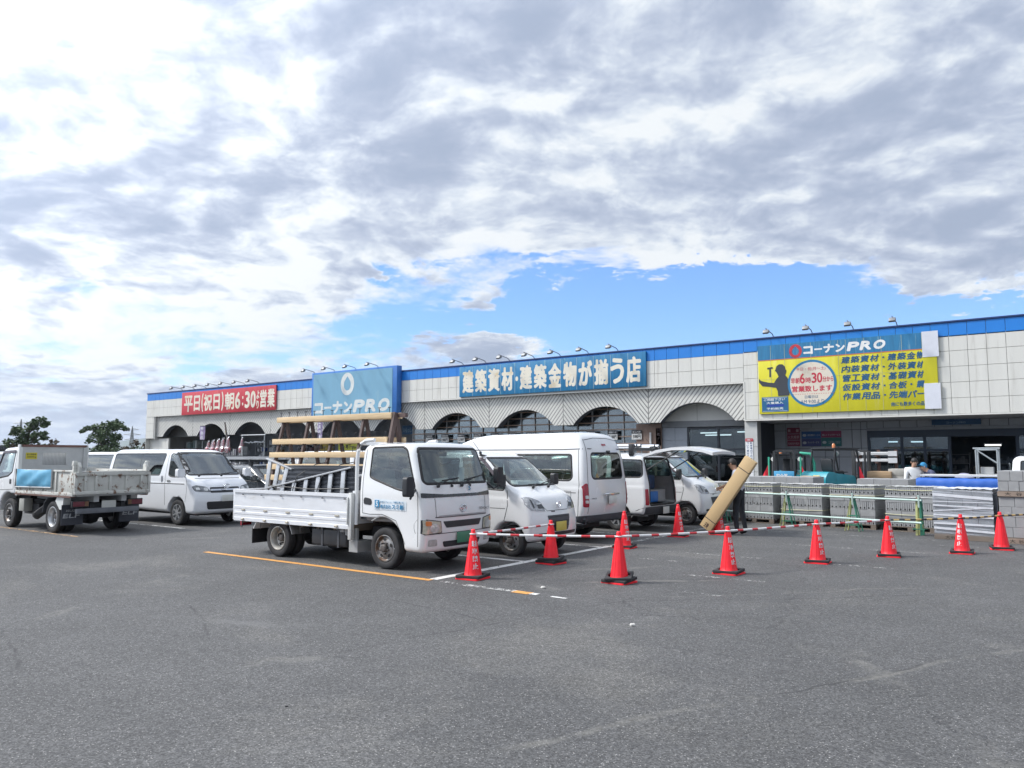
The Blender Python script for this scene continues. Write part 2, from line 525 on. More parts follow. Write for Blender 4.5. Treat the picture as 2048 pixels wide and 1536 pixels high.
def paint_mat(name, col, wear):
    m = bpy.data.materials.new(name)
    m.use_nodes = True
    t = NT(m.node_tree)
    ob = t.n('TexCoord').outputs['Object']
    f = t.sstep(t.m('ADD', t.m('MULTIPLY', t.noise(ob, 22, 6, 0.7), 0.7), t.m('MULTIPLY', t.noise(ob, 3, 5, 0.65), 0.5)), wear, wear + 0.05)
    k = t.lin(t.noise(ob, 9, 5, 0.65), 0.3, 0.7, 0.8, 1.1)
    c = t.mix(1.0, (*col, 1), t.n('CombineColor', {0: k, 1: k, 2: k}).outputs[0], 'MULTIPLY')
    p = t.n('BsdfPrincipled', {'Base Color': c, 'Roughness': 0.7})
    t.n('OutputMaterial', {0: t.n('MixShader', {0: f, 1: p, 2: t.n('BsdfTransparent')})})
    return m


PW = paint_mat('white_road_paint', (0.66, 0.66, 0.64), 0.66)
PWW = paint_mat('worn_white_road_paint', (0.56, 0.56, 0.54), 0.565)
PWF = paint_mat('faded_white_road_paint', (0.40, 0.40, 0.385), 0.53)
PO = paint_mat('orange_road_paint', (0.62, 0.30, 0.075), 0.69)
POW = paint_mat('worn_orange_road_paint', (0.50, 0.33, 0.18), 0.57)


def line(x0, x1, y0, y1, m, z=0.004):
    mb = MB()
    mb.quad((x0, y0, z), (x1, y0, z), (x1, y1, z), (x0, y1, z))
    return kind(mb.build('painted_line', m))


line(-7.70, -7.55, 8.49, 13.4, PW)
line(-7.70, -7.55, 13.4, 21.5, PWW)
line(-13.2, -7.60, 8.36, 8.48, PO)
line(-22.4, -17.9, 8.27, 8.38, POW)
line(-7.42, -6.95, 8.36, 8.47, PWF)
line(-6.95, -6.10, 8.33, 8.45, PWW)
line(-6.10, -5.83, 8.29, 8.44, PO)
line(-5.83, -5.72, 8.31, 8.42, PW)
line(-5.50, -5.27, 8.31, 8.37, PW)
for yy in (10.82, 13.42, 15.98, 18.55):
    line(-13.2, -7.70, yy - 0.06, yy + 0.06, PWW if yy > 11 else PW)
    line(-23.0, -17.9, yy - 0.06, yy + 0.06, PWW)
line(-7.3, -4.6, 13.5, 13.6, PWF)
line(-5.0, -2.4, 16.02, 16.12, PWF)
line(-6.3, -5.6, 12.3, 12.4, PWF)
line(-7.3, -2.6, 18.6, 18.7, PWF)
line(-4.9, -3.7, 11.0, 11.1, PWF)
line(-3.4, -2.5, 13.5, 13.6, PWF)
line(-2.4, -1.7, 17.6, 17.7, PWF)
line(-4.4, -3.8, 9.6, 9.68, PWF)

# loose pebbles and a tuft of weed on the tarmac
stm = mat('pale_stone', (0.5, 0.49, 0.46), 0.8)
dkm = mat('dark_debris', (0.03, 0.03, 0.032), 0.8)


def pebble(x, y, r, m, lab):
    bm = bmesh.new()
    bmesh.ops.create_icosphere(bm, subdivisions=2, radius=r)
    for v in bm.verts:
        v.co *= random.uniform(0.75, 1.2)
        v.co.z *= 0.6
        v.co.z = max(v.co.z, -0.35 * r)
    me = bpy.data.meshes.new('pebble')
    bm.to_mesh(me)
    bm.free()
    me.materials.append(m)
    o = link(bpy.data.objects.new('pebble', me))
    o.location = (x, y, r * 0.35)
    tag(o, lab, 'pebble', 'loose bits lying on the tarmac')


pebble(-5.93, 8.80, 0.035, stm, 'pale round pebble on the tarmac above the orange paint chip')
pebble(-8.55, 2.72, 0.016, dkm, 'dark bit of debris on the tarmac at the left edge')
pebble(-4.62, 3.62, 0.010, dkm, 'small dark bit of debris on the tarmac at lower left')
pebble(-0.62, 4.62, 0.010, dkm, 'small dark bit of debris at lower right beside the pale joint line')
pebble(-3.88, 7.42, 0.03, stm, 'pale chip lying on open tarmac right of the front cones')

# ---------------------------------------------------------------- hills, trees, pylons on the left
hm = mat('far_hill_forest', (0.055, 0.085, 0.05), 0.9, vs=0.01)


def polar(px, depth):
    a = (px - 1024) / 1560
    X, Y = a * depth, depth
    return (c36 * X - s36 * Y, s36 * X + c36 * Y)


def hill(px0, px1, depth, hs, seed):
    rg = random.Random(seed)
    n = 40
    vs, fs = [], []
    for i in range(n + 1):
        u = i / n
        px = px0 + (px1 - px0) * u
        k = u * (len(hs) - 1)
        j = min(int(k), len(hs) - 2)
        f = k - j
        f = f * f * (3 - 2 * f)
        h = hs[j] * (1 - f) + hs[j + 1] * f + rg.uniform(-1, 1) * 4
        for d, hh in ((depth * 0.93, -5), (depth * 0.97, h * 0.55), (depth, h), (depth * 1.06, h * 0.5), (depth * 1.1, -5)):
            x, y = polar(px, d)
            vs.append((x, y, hh))
    for i in range(n):
        for j in range(4):
            a = i * 5 + j
            fs.append((a, a + 5, a + 6, a + 1))
    return kind(from_arrays('hills', vs, fs, hm, None, 60))


hill(-260, 130, 7600, [60, 120, 165, 150, 110, 40], 3)
hill(150, 560, 6800, [30, 90, 140, 165, 155, 120, 110, 90, 60, 20], 5)

leafm = mat('pine_foliage', (0.075, 0.115, 0.055), 0.75, var=0.45, vs=2.0, col2=(0.12, 0.16, 0.08), c2s=1.5)
leafb = mat('bronze_foliage', (0.105, 0.08, 0.055), 0.75, var=0.35, vs=2.0, col2=(0.08, 0.09, 0.05), c2s=1.5)
leafg = mat('hedge_foliage', (0.05, 0.085, 0.035), 0.75, var=0.4, vs=2.0, col2=(0.09, 0.12, 0.055), c2s=1.5)
barkm = mat('bark', (0.09, 0.07, 0.055), 0.9, var=0.3)


def leaves(clumps, per, size, rg):
    mb = MB()
    for cx, cy, cz, r, fl in clumps:
        for _ in range(int(per * 2.6 * (r ** 1.6))):
            while True:
                p = Vector((rg.uniform(-1, 1), rg.uniform(-1, 1), rg.uniform(-1, 1)))
                if 0.15 < p.length < 1:
                    break
            p = Vector((p.x * r, p.y * r, p.z * r * fl)) + Vector((cx, cy, cz))
            a = Vector((rg.gauss(0, 1), rg.gauss(0, 1), rg.gauss(0, 0.6))).normalized()
            b = a.cross(Vector((rg.gauss(0, 1), rg.gauss(0, 1), rg.gauss(0, 1)))).normalized()
            s = size * rg.uniform(0.6, 1.3)
            mb.quad(p - a * s, p - b * s * 0.5, p + a * s, p + b * s * 0.5)
    return mb


def tree(px, depth, h, label, limbs, leaf, per=75, size=0.24, seed=1, group=None, name='tree'):
    """limbs: list of (bearing offset across the view, height fraction, clump radius, flatness)"""
    rg = random.Random(seed)
    x, y = polar(px, depth)
    t = thing(name, label, 'tree', (x, y, -0.2), R(36.23), group)
    tr = MB()
    tr.tube([(0, 0, 0), (0.1, 0, h * 0.3), (-0.1, 0.1, h * 0.6), (0.05, 0, h * 0.85)], 0.19, 8, r2=0.05)
    cl = []
    for off, hf, r, fl in limbs:
        z0 = max(0.12, hf - 0.22) * h
        dy = rg.uniform(-0.8, 0.8)
        tr.tube([(0, 0, z0), (off * 0.5, dy * 0.5, (z0 + hf * h) / 2 + 0.1), (off, dy, hf * h)], 0.07, 5, r2=0.02)
        cl.append((off, dy, hf * h, r, fl))
        for _ in range(5):
            a = rg.uniform(0, 6.28)
            cl.append((off + math.cos(a) * r * rg.uniform(0.6, 1.2), dy + math.sin(a) * r * 0.9, hf * h + rg.uniform(-0.7, 0.5) * r, r * rg.uniform(0.35, 0.6), min(1, fl * 1.4)))
    tr.build('trunk', barkm, t)
    leaves(cl, per, size, rg).build('crown', leaf, t, smooth=0, fix=False)
    return t


tree(55, 80, 6.0, 'dark bushy pine rising behind the dump truck cab', [(-1.5, 0.55, 0.75, 0.7), (-0.9, 0.74, 0.8, 0.7), (-0.1, 0.62, 0.9, 0.8), (0.1, 0.86, 0.6, 0.8), (1.0, 0.93, 0.75, 0.6), (1.35, 0.7, 0.7, 0.5), (0.9, 0.5, 0.5, 0.6)], leafm, 95, 0.17, 4)
tree(208, 85, 5.6, 'dark flat topped pine standing above the hedge between dump truck and shop', [(-1.8, 0.90, 0.6, 0.4), (-1.0, 0.93, 0.7, 0.6), (-0.2, 0.98, 0.8, 0.6), (0.6, 0.99, 0.75, 0.6), (1.5, 0.93, 0.7, 0.5), (0.2, 0.78, 0.9, 0.8), (-0.8, 0.72, 0.7, 0.8), (1.1, 0.74, 0.7, 0.7), (0.1, 0.58, 0.9, 0.7), (-0.6, 0.5, 0.7, 0.7), (0.9, 0.52, 0.7, 0.7)], leafm, 85, 0.16, 9)
tree(103, 82, 3.7, 'small bronze leaved bush tree right of the bushy pine', [(-0.6, 0.75, 0.5, 0.8), (0.4, 0.8, 0.5, 0.8), (0, 0.95, 0.4, 1), (0.8, 0.6, 0.5, 0.7)], leafb, 60, 0.16, 12)
tree(262, 84, 3.8, 'thin bronze leaved tree between the flat topped pine and the shop', [(-0.5, 0.7, 0.5, 0.9), (0.2, 0.9, 0.4, 1), (0.5, 0.65, 0.5, 0.8)], leafb, 60, 0.16, 13)
tree(288, 74, 3.6, 'loose bronze leaved tree touching the left end of the shop', [(-0.4, 0.65, 0.5, 0.7), (0.2, 0.85, 0.5, 0.7), (0.6, 0.7, 0.5, 0.8), (-0.9, 0.55, 0.45, 0.7)], leafb, 55, 0.16, 14)
tree(38, 76, 3.2, 'bronze leaved bush in front of the bushy pine', [(-0.9, 0.6, 0.65, 0.7), (0, 0.8, 0.7, 0.7), (0.8, 0.65, 0.65, 0.7)], leafb, 70, 0.17, 15)


def hedge(px0, px1, depth, h, label, seed):
    rg = random.Random(seed)
    x0, y0 = polar(px0, depth)
    x1, y1 = polar(px1, depth)
    L = math.hypot(x1 - x0, y1 - y0)
    t = thing('hedge', label, 'hedge', ((x0 + x1) / 2, (y0 + y1) / 2, -0.2), math.atan2(y1 - y0, x1 - x0))
    cl = [(rg.uniform(-L / 2, L / 2), rg.uniform(-0.5, 0.5), rg.uniform(0.2, h - 0.3), rg.uniform(0.4, 0.7), 0.8) for _ in range(int(L * 5))]
    leaves(cl, 60, 0.16, rg).build('crown', leafg, t, smooth=0, fix=False)
    st = MB()
    for k in range(int(L)):
        st.tube([(-L / 2 + k + 0.5, 0, 0), (-L / 2 + k + 0.5 + rg.uniform(-0.2, 0.2), 0, h * 0.8)], 0.05, 5)
    st.build('stem', barkm, t)


hedge(165, 306, 80, 2.9, 'green hedge running from the flat topped pine to the shop', 21)
hedge(-60, 70, 78, 2.2, 'green hedge behind the dump truck cab at the left edge', 22)


def pylon(px, depth, h, label):
    x, y = polar(px, depth)
    t = thing('pylon', label, 'pylon', (x, y, -0.2), R(40), 'lattice pylons beyond the trees')
    mb = MB()
    lv = [0, 0.22, 0.42, 0.6, 0.75, 0.88, 1.0]
    wd_ = [0.11, 0.078, 0.052, 0.034, 0.024, 0.014, 0.002]
    for i in range(6):
        for sx in (-1, 1):
            for sy in (-1, 1):
                mb.tube([(sx * wd_[i] * h, sy * wd_[i] * h, lv[i] * h), (sx * wd_[i + 1] * h, sy * wd_[i + 1] * h, lv[i + 1] * h)], 0.13, 4)
                mb.tube([(sx * wd_[i] * h, sy * wd_[i] * h, lv[i] * h), (-sx * wd_[i + 1] * h, sy * wd_[i + 1] * h, lv[i + 1] * h)], 0.07, 4)
                mb.tube([(sx * wd_[i] * h, sy * wd_[i] * h, lv[i] * h), (sx * wd_[i + 1] * h, -sy * wd_[i + 1] * h, lv[i + 1] * h)], 0.07, 4)
    m = mat('galvanised_steel', (0.3, 0.31, 0.32), 0.5, 0.6)
    mb.build('lattice_mast', m, t)
    for f, wq in ((0.62, 0.2), (0.76, 0.24), (0.9, 0.18)):
        am = MB()
        for s_ in (-1, 1):
            am.tube([(0, 0, f * h + 0.5), (s_ * wq * h, 0, f * h)], 0.1, 4)
            am.tube([(0, 0, f * h - 0.2), (s_ * wq * h, 0, f * h)], 0.08, 4)
        am.build('cross_arm', m, t)


pylon(38, 330, 18, 'grey lattice pylon rising above the bushy pine')
pylon(262, 330, 15, 'grey lattice pylon between flat topped pine and shop')

# low dark roofed shed at the left edge
x_, y_ = polar(-20, 95)
shed = thing('shed', 'long low dark roofed shed beyond the hedge at the left edge', 'shed', (x_, y_, -0.2), R(40))
box(-4, 3, -3, 3, 0, 2.7).build('wall', mat('shed_wall', (0.14, 0.16, 0.15), 0.8), shed)
box(-4.3, 3.3, -3.3, 3.3, 2.7, 3.35).build('roof', mat('shed_roof', (0.05, 0.055, 0.065), 0.6), shed, bevel=0.05)


# ================================================================ the shop
YF = 34.0                      # plane of the shop front
panelm = mat('cream_panel', (0.63, 0.625, 0.585), 0.5, var=0.05, vs=1.0, col2=(0.47, 0.455, 0.415), c2s=1.6, c2lo=0.52, c2hi=0.8, stretch=(2.5, 1, 0.22))
jointm = mat('panel_joint', (0.30, 0.30, 0.28), 0.8)
bluem = mat('blue_panel', (0.012, 0.195, 0.62), 0.4, var=0.06, vs=1.0, coat=0.1)
copm = mat('navy_coping', (0.02, 0.05, 0.16), 0.5)
ribm_ = None
shop = thing('shop_building', 'long low cream shop with blue top band, ribbed arches and rooftop floodlights', 'shop', (0, YF, 0))


def tiles(x0, x1, rows, step, name, m, gap=0.014, y=0.0, t=0.03, xs=None):
    mb = MB()
    n = max(1, round((x1 - x0) / step))
    for z0, z1 in rows:
        for i in range(n):
            a, b = x0 + (x1 - x0) * i / n, x0 + (x1 - x0) * (i + 1) / n
            mb.box(a + gap / 2, b - gap / 2, y - t, y, z0 + gap / 2, z1 - gap / 2)
    return mb.build(name, m, shop, bevel=0.004, segs=1)


Z_T, Z_B, Z_C, Z_R = 6.93, 6.37, 5.10, 3.34
XL, XP, XR = -62.4, -12.05, 6.0
# blue band, white panels
tiles(XL, XR, [(Z_B, Z_T)], 0.62, 'blue_band', bluem)
tiles(XL, XP, [(5.735, Z_B), (Z_C, 5.735)], 0.62, 'cream_fascia', panelm)
tiles(XP, XR, [(Z_R + 0.06 + i * 0.606, Z_R + 0.06 + (i + 1) * 0.606) for i in range(5)], 0.62, 'cream_fascia', panelm)
tiles(XL, XL + 1.15, [(3.25, 3.87), (3.87, 4.49), (4.49, Z_C)], 0.62, 'cream_pier', panelm)
# upright strip of the right-hand block where it steps down past the arches
bk = MB()
bk.box(XL, XP, 0.002, 0.4, Z_C, Z_T)
bk.box(XP, XR, 0.002, 0.4, Z_R + 0.05, Z_T)
bk.box(XL, XL + 1.15, 0.002, 0.4, 3.25, Z_C)
bk.build('fascia_backing', jointm, shop)
trim = MB()
trim.box(XL, XP - 0.03, -0.05, 0.6, Z_C - 0.07, Z_C - 0.002)
trim.box(XP - 0.03, XP + 0.03, -0.05, 0.6, Z_R, Z_C - 0.002)
trim.box(XP + 0.03, XR, -0.05, 0.6, Z_R, Z_R + 0.058)
trim.build('fascia_trim', mat('cream_trim', (0.66, 0.65, 0.61), 0.45, var=0.06), shop)
cp = MB()
cp.box(XL - 0.05, XR, -0.07, 0.5, Z_T + 0.002, Z_T + 0.075)
cp.build('coping', copm, shop, bevel=0.01)
# side wall at the left end, roof, back
sd = MB()
sd.box(XL - 0.03, XL, -0.03, 14, 0, Z_T)
sd.box(XL, XR, 13.9, 14, 0, Z_T)
sd.box(XL, XR, 0.4, 13.9, Z_T - 0.3, Z_T - 0.1)
sd.build('wall', panelm, shop)


# ribbed arch panel
def rib_mat():
    m = bpy.data.materials.new('cream_ribbed_panel')
    m.use_nodes = True
    t = NT(m.node_tree)
    ob = t.n('TexCoord').outputs['Object']
    x, y, z = t.xyz(ob)
    u = t.m('DIVIDE', t.m('ADD', x, 14.40 + 2.44), 4.88)
    par = t.m('FLOORED_MODULO', t.m('FLOOR', u), 2.0)
    sg = t.lin(par, 0, 1, -1, 1)
    q = t.m('ADD', x, t.m('MULTIPLY', t.m('MULTIPLY', z, sg), 0.82))
    fr = t.m('FLOORED_MODULO', t.m('DIVIDE', q, 0.215), 1.0)
    g = t.m('MULTIPLY', t.sstep(fr, 0.0, 0.07), t.sstep(fr, 0.24, 0.32, 1, 0))
    seam = t.sstep(t.m('ABSOLUTE', t.m('SUBTRACT', t.m('FLOORED_MODULO', u, 1.0), 0.5)), 0.494, 0.498)
    gg = t.m('MAXIMUM', g, seam)
    k = t.lin(t.noise(t.vm('MULTIPLY', ob, (1.5, 1, 0.3)), 1.2, 5, 0.6), 0.25, 0.75, 0.93, 1.06)
    c = t.mix(gg, (0.60, 0.595, 0.56, 1), (0.24, 0.24, 0.23, 1))
    c = t.mix(1.0, c, t.n('CombineColor', {0: k, 1: k, 2: k}).outputs[0], 'MULTIPLY')
    b = t.n('Bump', {'Strength': 1.0, 'Distance': 0.05, 'Height': gg}, invert=True)
    p = t.n('BsdfPrincipled', {'Base Color': c, 'Roughness': 0.5, 'Normal': b.outputs[0]})
    t.n('OutputMaterial', {0: p})
    return m


ribm = rib_mat()
greym = mat('grey_wall', (0.30, 0.31, 0.32), 0.7, var=0.06)
ARCX = [-14.40 - 4.88 * k for k in range(10)]
HC, ZF, RISE = 1.84, 3.39, 0.89
RA = (HC ** 2 + RISE ** 2) / (2 * RISE)


def arch_poly(cx, n=22):
    a0 = math.asin(HC / RA)
    return [(cx + RA * math.sin(a0 - 2 * a0 * i / n), ZF + RISE - RA + RA * math.cos(a0 - 2 * a0 * i / n)) for i in range(n + 1)]


Y0 = 0.16
face, intr = MB(), MB()
for k, cx in enumerate(ARCX):
    xr = XP - 0.03 if k == 0 else cx + 2.44
    xl = XL + 1.3 if k == 9 else cx - 2.44
    ap = arch_poly(cx)
    poly = [(xr, Z_C - 0.07), (xl, Z_C - 0.07), (xl, ZF), *[(p[0], p[1]) for p in reversed(ap)], (xr, ZF)]
    tri = tessellate_polygon([[Vector((q[0], q[1], 0)) for q in poly]])
    face.add([(q[0], Y0, q[1]) for q in poly], [tuple(t) for t in tri])
    face.add([(q[0], Y0 + 0.42, q[1]) for q in poly], [tuple(t) for t in tri])
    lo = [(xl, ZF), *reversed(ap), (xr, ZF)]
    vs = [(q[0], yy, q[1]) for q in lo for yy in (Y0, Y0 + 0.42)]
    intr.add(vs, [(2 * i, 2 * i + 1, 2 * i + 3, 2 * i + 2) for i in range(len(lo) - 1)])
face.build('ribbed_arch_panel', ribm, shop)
intr.build('arch_reveal', mat('shadow_toned_reveal', (0.09, 0.10, 0.12), 0.7), shop)  # dark colour stands in for the shadow on the arch undersides
# left return of the recess
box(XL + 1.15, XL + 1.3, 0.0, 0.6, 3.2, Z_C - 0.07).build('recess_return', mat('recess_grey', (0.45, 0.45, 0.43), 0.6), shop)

# ---- porch: ceiling, back walls, columns
cl = MB()
cl.box(XL + 0.4, XP, Y0 + 0.42, 7.0, 4.6, 4.7)
cl.box(XP, XR, 0.4, 7.0, Z_R + 0.02, Z_R + 0.12)
cl.build('porch_ceiling', mat('porch_ceiling', (0.55, 0.56, 0.58), 0.8), shop)
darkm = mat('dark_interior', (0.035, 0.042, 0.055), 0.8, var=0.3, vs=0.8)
bw = MB()
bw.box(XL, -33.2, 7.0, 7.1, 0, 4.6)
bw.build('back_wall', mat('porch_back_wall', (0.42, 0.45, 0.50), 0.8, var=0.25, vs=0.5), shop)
# solid left end bay: grey lunette and wall
lw = MB()
lw.box(XL + 0.4, -56.6, 1.6, 1.75, 3.4, 4.6)
lw.build('end_bay_lunette', mat('end_bay_grey', (0.38, 0.39, 0.38), 0.7), shop)
lw = MB()
lw.box(XL + 0.02, -59.6, 0.35, 0.5, 0, 3.25)
lw.build('end_bay_wall', panelm, shop)
# columns under the pier feet
pc = MB()
tiles(-12.12, -11.55, [(0, 1.1), (1.1, 2.2), (2.2, 3.33)], 0.6, 'corner_column', mat('column_panel', (0.47, 0.475, 0.46), 0.55, var=0.05), y=0.12)
box(-12.10, -11.57, 0.121, 0.62, 0, 3.335).build('corner_column_core', jointm, shop)

# ---- glazed lattice front behind arches 1 to 3
bayglass = glass('shop_glass', (0.5, 0.58, 0.62), 0.12, 2.6)
lx0, lx1, ly = -33.2, -16.85, 1.0
box(lx0, lx1, ly + 0.06, ly + 0.07, 0.4, 4.5).build('window_glass', bayglass, shop)
vb, hb = MB(), MB()
n = 18
for i in range(n + 1):
    x = lx0 + (lx1 - lx0) * i / n
    vb.box(x - 0.028, x + 0.028, ly, ly + 0.05, 0.4, 4.5)
for z in (0.4, 1.0, 1.55, 2.1, 2.42, 2.78, 3.14, 3.5, 3.86, 4.2):
    hb.box(lx0, lx1, ly - 0.05, ly - 0.002, z - 0.03, z + 0.03)
vb.build('window_mullion', mat('grey_mullion', (0.36, 0.38, 0.39), 0.5), shop)
hb.build('window_rail', mat('brown_rail', (0.30, 0.22, 0.175), 0.6), shop)
box(lx0, lx1, ly - 0.02, ly + 0.1, 0, 0.38).build('window_plinth', greym, shop)
# things seen dimly behind the glass: a dim sales floor
box(lx0 + 0.02, lx1 + 0.1, 2.4, 2.5, 0, 4.5).build('inner_wall', mat('inner_wall', (0.34, 0.37, 0.42), 0.8, var=0.4, vs=0.7, col2=(0.5, 0.51, 0.52), c2s=1.5), shop)
box(lx0 - 0.1, lx0, ly + 0.1, 6.5, 0, 4.6).build('inner_wall', mat('porch_back_wall', (0, 0, 0)), shop)
brickm = mat('brown_tile', (0.23, 0.16, 0.13), 0.75, var=0.15, vs=6)
box(-17.9, -16.56, 0.9, 0.99, 0, 3.38).build('brown_tiled_wall', brickm, shop)

# ---- entrance behind the first arch
ey = 1.0
box(-16.5, XP, ey, ey + 0.12, 3.47, 4.6).build('entrance_lunette', mat('lunette_cream', (0.55, 0.55, 0.52), 0.6, var=0.04), shop)
box(-14.73, -14.71, ey - 0.006, ey, 3.47, 4.35).build('lunette_joint', jointm, shop)
box(-16.56, XP, ey - 0.03, ey + 0.25, 3.18, 3.468).build('entrance_beam', mat('beam_grey', (0.17, 0.18, 0.19), 0.6), shop)
ew = MB()
for a, b in ((-16.56, -15.9), (-15.89, -15.25)):
    for z0, z1 in ((0, 0.9), (0.91, 1.75), (1.76, 2.55), (2.56, 3.17)):
        ew.box(a, b, ey + 0.05, ey + 0.2, z0, z1)
ew.build('entrance_wall', mat('entrance_panel', (0.27, 0.295, 0.33), 0.6, var=0.06), shop)
dm = MB()
for x in (-15.22, -13.72, -12.25):
    dm.box(x - 0.05, x + 0.05, ey + 0.04, ey + 0.14, 0, 3.17)
for z in (3.10, 2.1, 0.06):
    dm.box(-15.16, -12.31, ey + 0.05, ey + 0.13, z - 0.05, z + 0.05)
dm.build('door_frame', mat('black_frame', (0.012, 0.016, 0.025), 0.35), shop)
box(-15.16, -12.31, ey + 0.085, ey + 0.095, 0.1, 3.05).build('door_glass', glass('entrance_glass', (0.55, 0.62, 0.66), 0.01), shop)
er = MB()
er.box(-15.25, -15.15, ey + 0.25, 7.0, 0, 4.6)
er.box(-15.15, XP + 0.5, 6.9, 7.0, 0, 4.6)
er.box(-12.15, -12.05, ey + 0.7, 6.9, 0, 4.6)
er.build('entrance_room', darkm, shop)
tubem = emis('fluorescent_tube', (0.95, 1, 0.95), 1.1)


def lamp_tube(x0, x1, y, z, lab):
    t = thing('strip_light', lab, 'strip light', ((x0 + x1) / 2, y, z), 0, 'lit strip lights inside the shop')
    L = x1 - x0
    box(-L / 2, L / 2, -0.05, 0.05, 0.0, 0.05).build('housing', mat('white_housing', (0.7, 0.7, 0.7), 0.5), t)
    MB().tube([(-L / 2 + 0.03, 0, -0.03), (L / 2 - 0.03, 0, -0.03)], 0.028, 8).build('tube', tubem, t)


lamp_tube(-15.1, -14.2, YF + 2.2, 2.95, 'upper lit strip light inside the left entrance door pane')
lamp_tube(-15.2, -13.8, YF + 3.0, 2.86, 'lower lit strip light inside the left entrance door pane')
lamp_tube(-13.4, -12.3, YF + 2.6, 2.98, 'lit strip light inside the right entrance door pane')

# ---- right-hand porch: grey panelled wall, wide glazed front
WY = 4.0
gw = MB()
gx = [-12.6, -12.04, -11.5, -10.9, -10.3, -9.7, -9.1, -8.5, -8.12, -7.85]
for a, b in zip(gx[1:-1], gx[2:]):
    for z0, z1 in ((0, 1.75), (1.76, 2.15), (2.16, 3.0), (3.01, 3.35)):
        gw.box(a + 0.012, b - 0.012, WY - 0.04, WY, z0, z1 - 0.01)
for i in range(12):
    a = -7.85 + i * 0.68
    gw.box(a + 0.012, a + 0.668, WY - 0.04, WY, 3.06, 3.35)
gw.build('porch_wall', mat('porch_wall_grey', (0.40, 0.425, 0.46), 0.6, var=0.06), shop, bevel=0.005, segs=1)
gb = MB()
gb.box(-12.1, -7.85, WY + 0.001, WY + 0.1, 0, 3.36)
gb.box(-7.85, XR, WY + 0.001, WY + 0.1, 3.06, 3.36)
gb.build('porch_wall_backing', mat('porch_joint', (0.05, 0.055, 0.06), 0.8), shop)
box(-7.85, XR, WY - 0.10, WY + 0.02, 2.93, 3.055).build('lintel', mat('lintel_grey', (0.28, 0.30, 0.33), 0.5), shop)
box(-12.6, -12.04, WY, WY + 0.1, 0, 3.3).build('side_door_glass', mat('dark_glass_panel', (0.02, 0.03, 0.045), 0.1), shop)
fm = MB()
for x in (-7.8, -6.45, -5.55, -4.6, -2.15, -1.2, 0.6):
    fm.box(x - 0.06, x + 0.06, WY, WY + 0.1, 0, 2.93)
fm.box(-7.74, XR, WY + 0.005, WY + 0.095, 2.62, 2.93)
fm.box(-7.74, -4.66, WY + 0.005, WY + 0.095, 2.0, 2.1)
fm.box(-2.1, XR, WY + 0.005, WY + 0.095, 2.0, 2.1)
fm.build('window_frame', mat('navy_frame', (0.012, 0.03, 0.06), 0.4), shop)
fg = MB()
fg.box(-7.74, -4.66, WY + 0.045, WY + 0.055, 0.1, 2.62)
fg.box(-2.1, XR, WY + 0.045, WY + 0.055, 0.1, 2.62)
fg.build('window_glass', glass('front_glass', (0.5, 0.6, 0.66), 0.02), shop)
ir = MB()
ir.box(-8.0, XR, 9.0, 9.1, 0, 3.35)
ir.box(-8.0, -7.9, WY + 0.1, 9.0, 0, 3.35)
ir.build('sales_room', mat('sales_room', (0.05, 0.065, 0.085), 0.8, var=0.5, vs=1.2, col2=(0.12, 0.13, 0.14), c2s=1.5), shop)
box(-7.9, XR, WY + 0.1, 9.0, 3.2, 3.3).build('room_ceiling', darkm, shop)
rs = random.Random(5)
# shelves of goods standing in the room
for i in range(9):
    x = -7.4 + i * 0.95
    y = YF + WY + rs.uniform(1.2, 3.0)
    h = rs.uniform(1.3, 2.2)
    t = thing('store_shelf', 'dim shelf of goods inside the glazed shop front', 'shelf', (x, y, 0), 0, 'dim shelves behind the shop glass')
    f = MB()
    for z in np.arange(0.2, h, 0.42):
        f.box(-0.42, 0.42, -0.2, 0.2, z - 0.02, z)
    f.box(-0.44, -0.42, -0.22, 0.22, 0, h)
    f.box(0.42, 0.44, -0.22, 0.22, 0, h)
    f.build('frame', mat('shelf_grey', (0.2, 0.21, 0.22), 0.5), t)
    g = MB()
    for z in np.arange(0.2, h - 0.1, 0.42):
        xx = -0.4
        while xx < 0.34:
            ww = rs.uniform(0.06, 0.16)
            g.box(xx, xx + ww - 0.01, -0.18, 0.1, z + 0.001, z + rs.uniform(0.12, 0.34))
            xx += ww
    g.build('goods', mat('goods_%d' % (i % 3), [(0.12, 0.12, 0.13), (0.16, 0.13, 0.1), (0.09, 0.12, 0.16)][i % 3], 0.6, var=0.5, vs=5), t)
lamp_tube(-7.3, -6.85, YF + WY + 1.5, 2.48, 'lit strip light behind the left window pane of the porch')
lamp_tube(-6.35, -5.75, YF + WY + 1.5, 2.47, 'lit strip light behind the second window pane of the porch')
lamp_tube(-3.4, -2.75, YF + WY + 0.8, 2.28, 'lit strip light hanging beside the steel cart frame')

# ================================================================ signs
cream = mat('cream_letter', (0.72, 0.68, 0.58), 0.6, var=0.05, vs=2, col2=(0.62, 0.48, 0.27), c2s=1.4, c2lo=0.5, c2hi=0.75)
pale = mat('pale_letter', (0.62, 0.65, 0.64), 0.6)
whitem = mat('white_letter', (0.75, 0.75, 0.74), 0.6)
redm = mat('red_sign', (0.50, 0.035, 0.055), 0.5, var=0.12, vs=2, stretch=(2, 1, 0.4), col2=(0.56, 0.10, 0.11), c2s=1.5)
bsm = mat('weathered_blue_sign', (0.012, 0.17, 0.36), 0.55, var=0.18, vs=3, stretch=(4, 1, 0.25), col2=(0.09, 0.30, 0.42), c2s=2.2, c2lo=0.52, c2hi=0.72)
fbm = mat('faded_blue_sign', (0.17, 0.36, 0.50), 0.6, var=0.08, vs=1.5, stretch=(1, 1, 0.5), col2=(0.24, 0.41, 0.50), c2s=0.8)
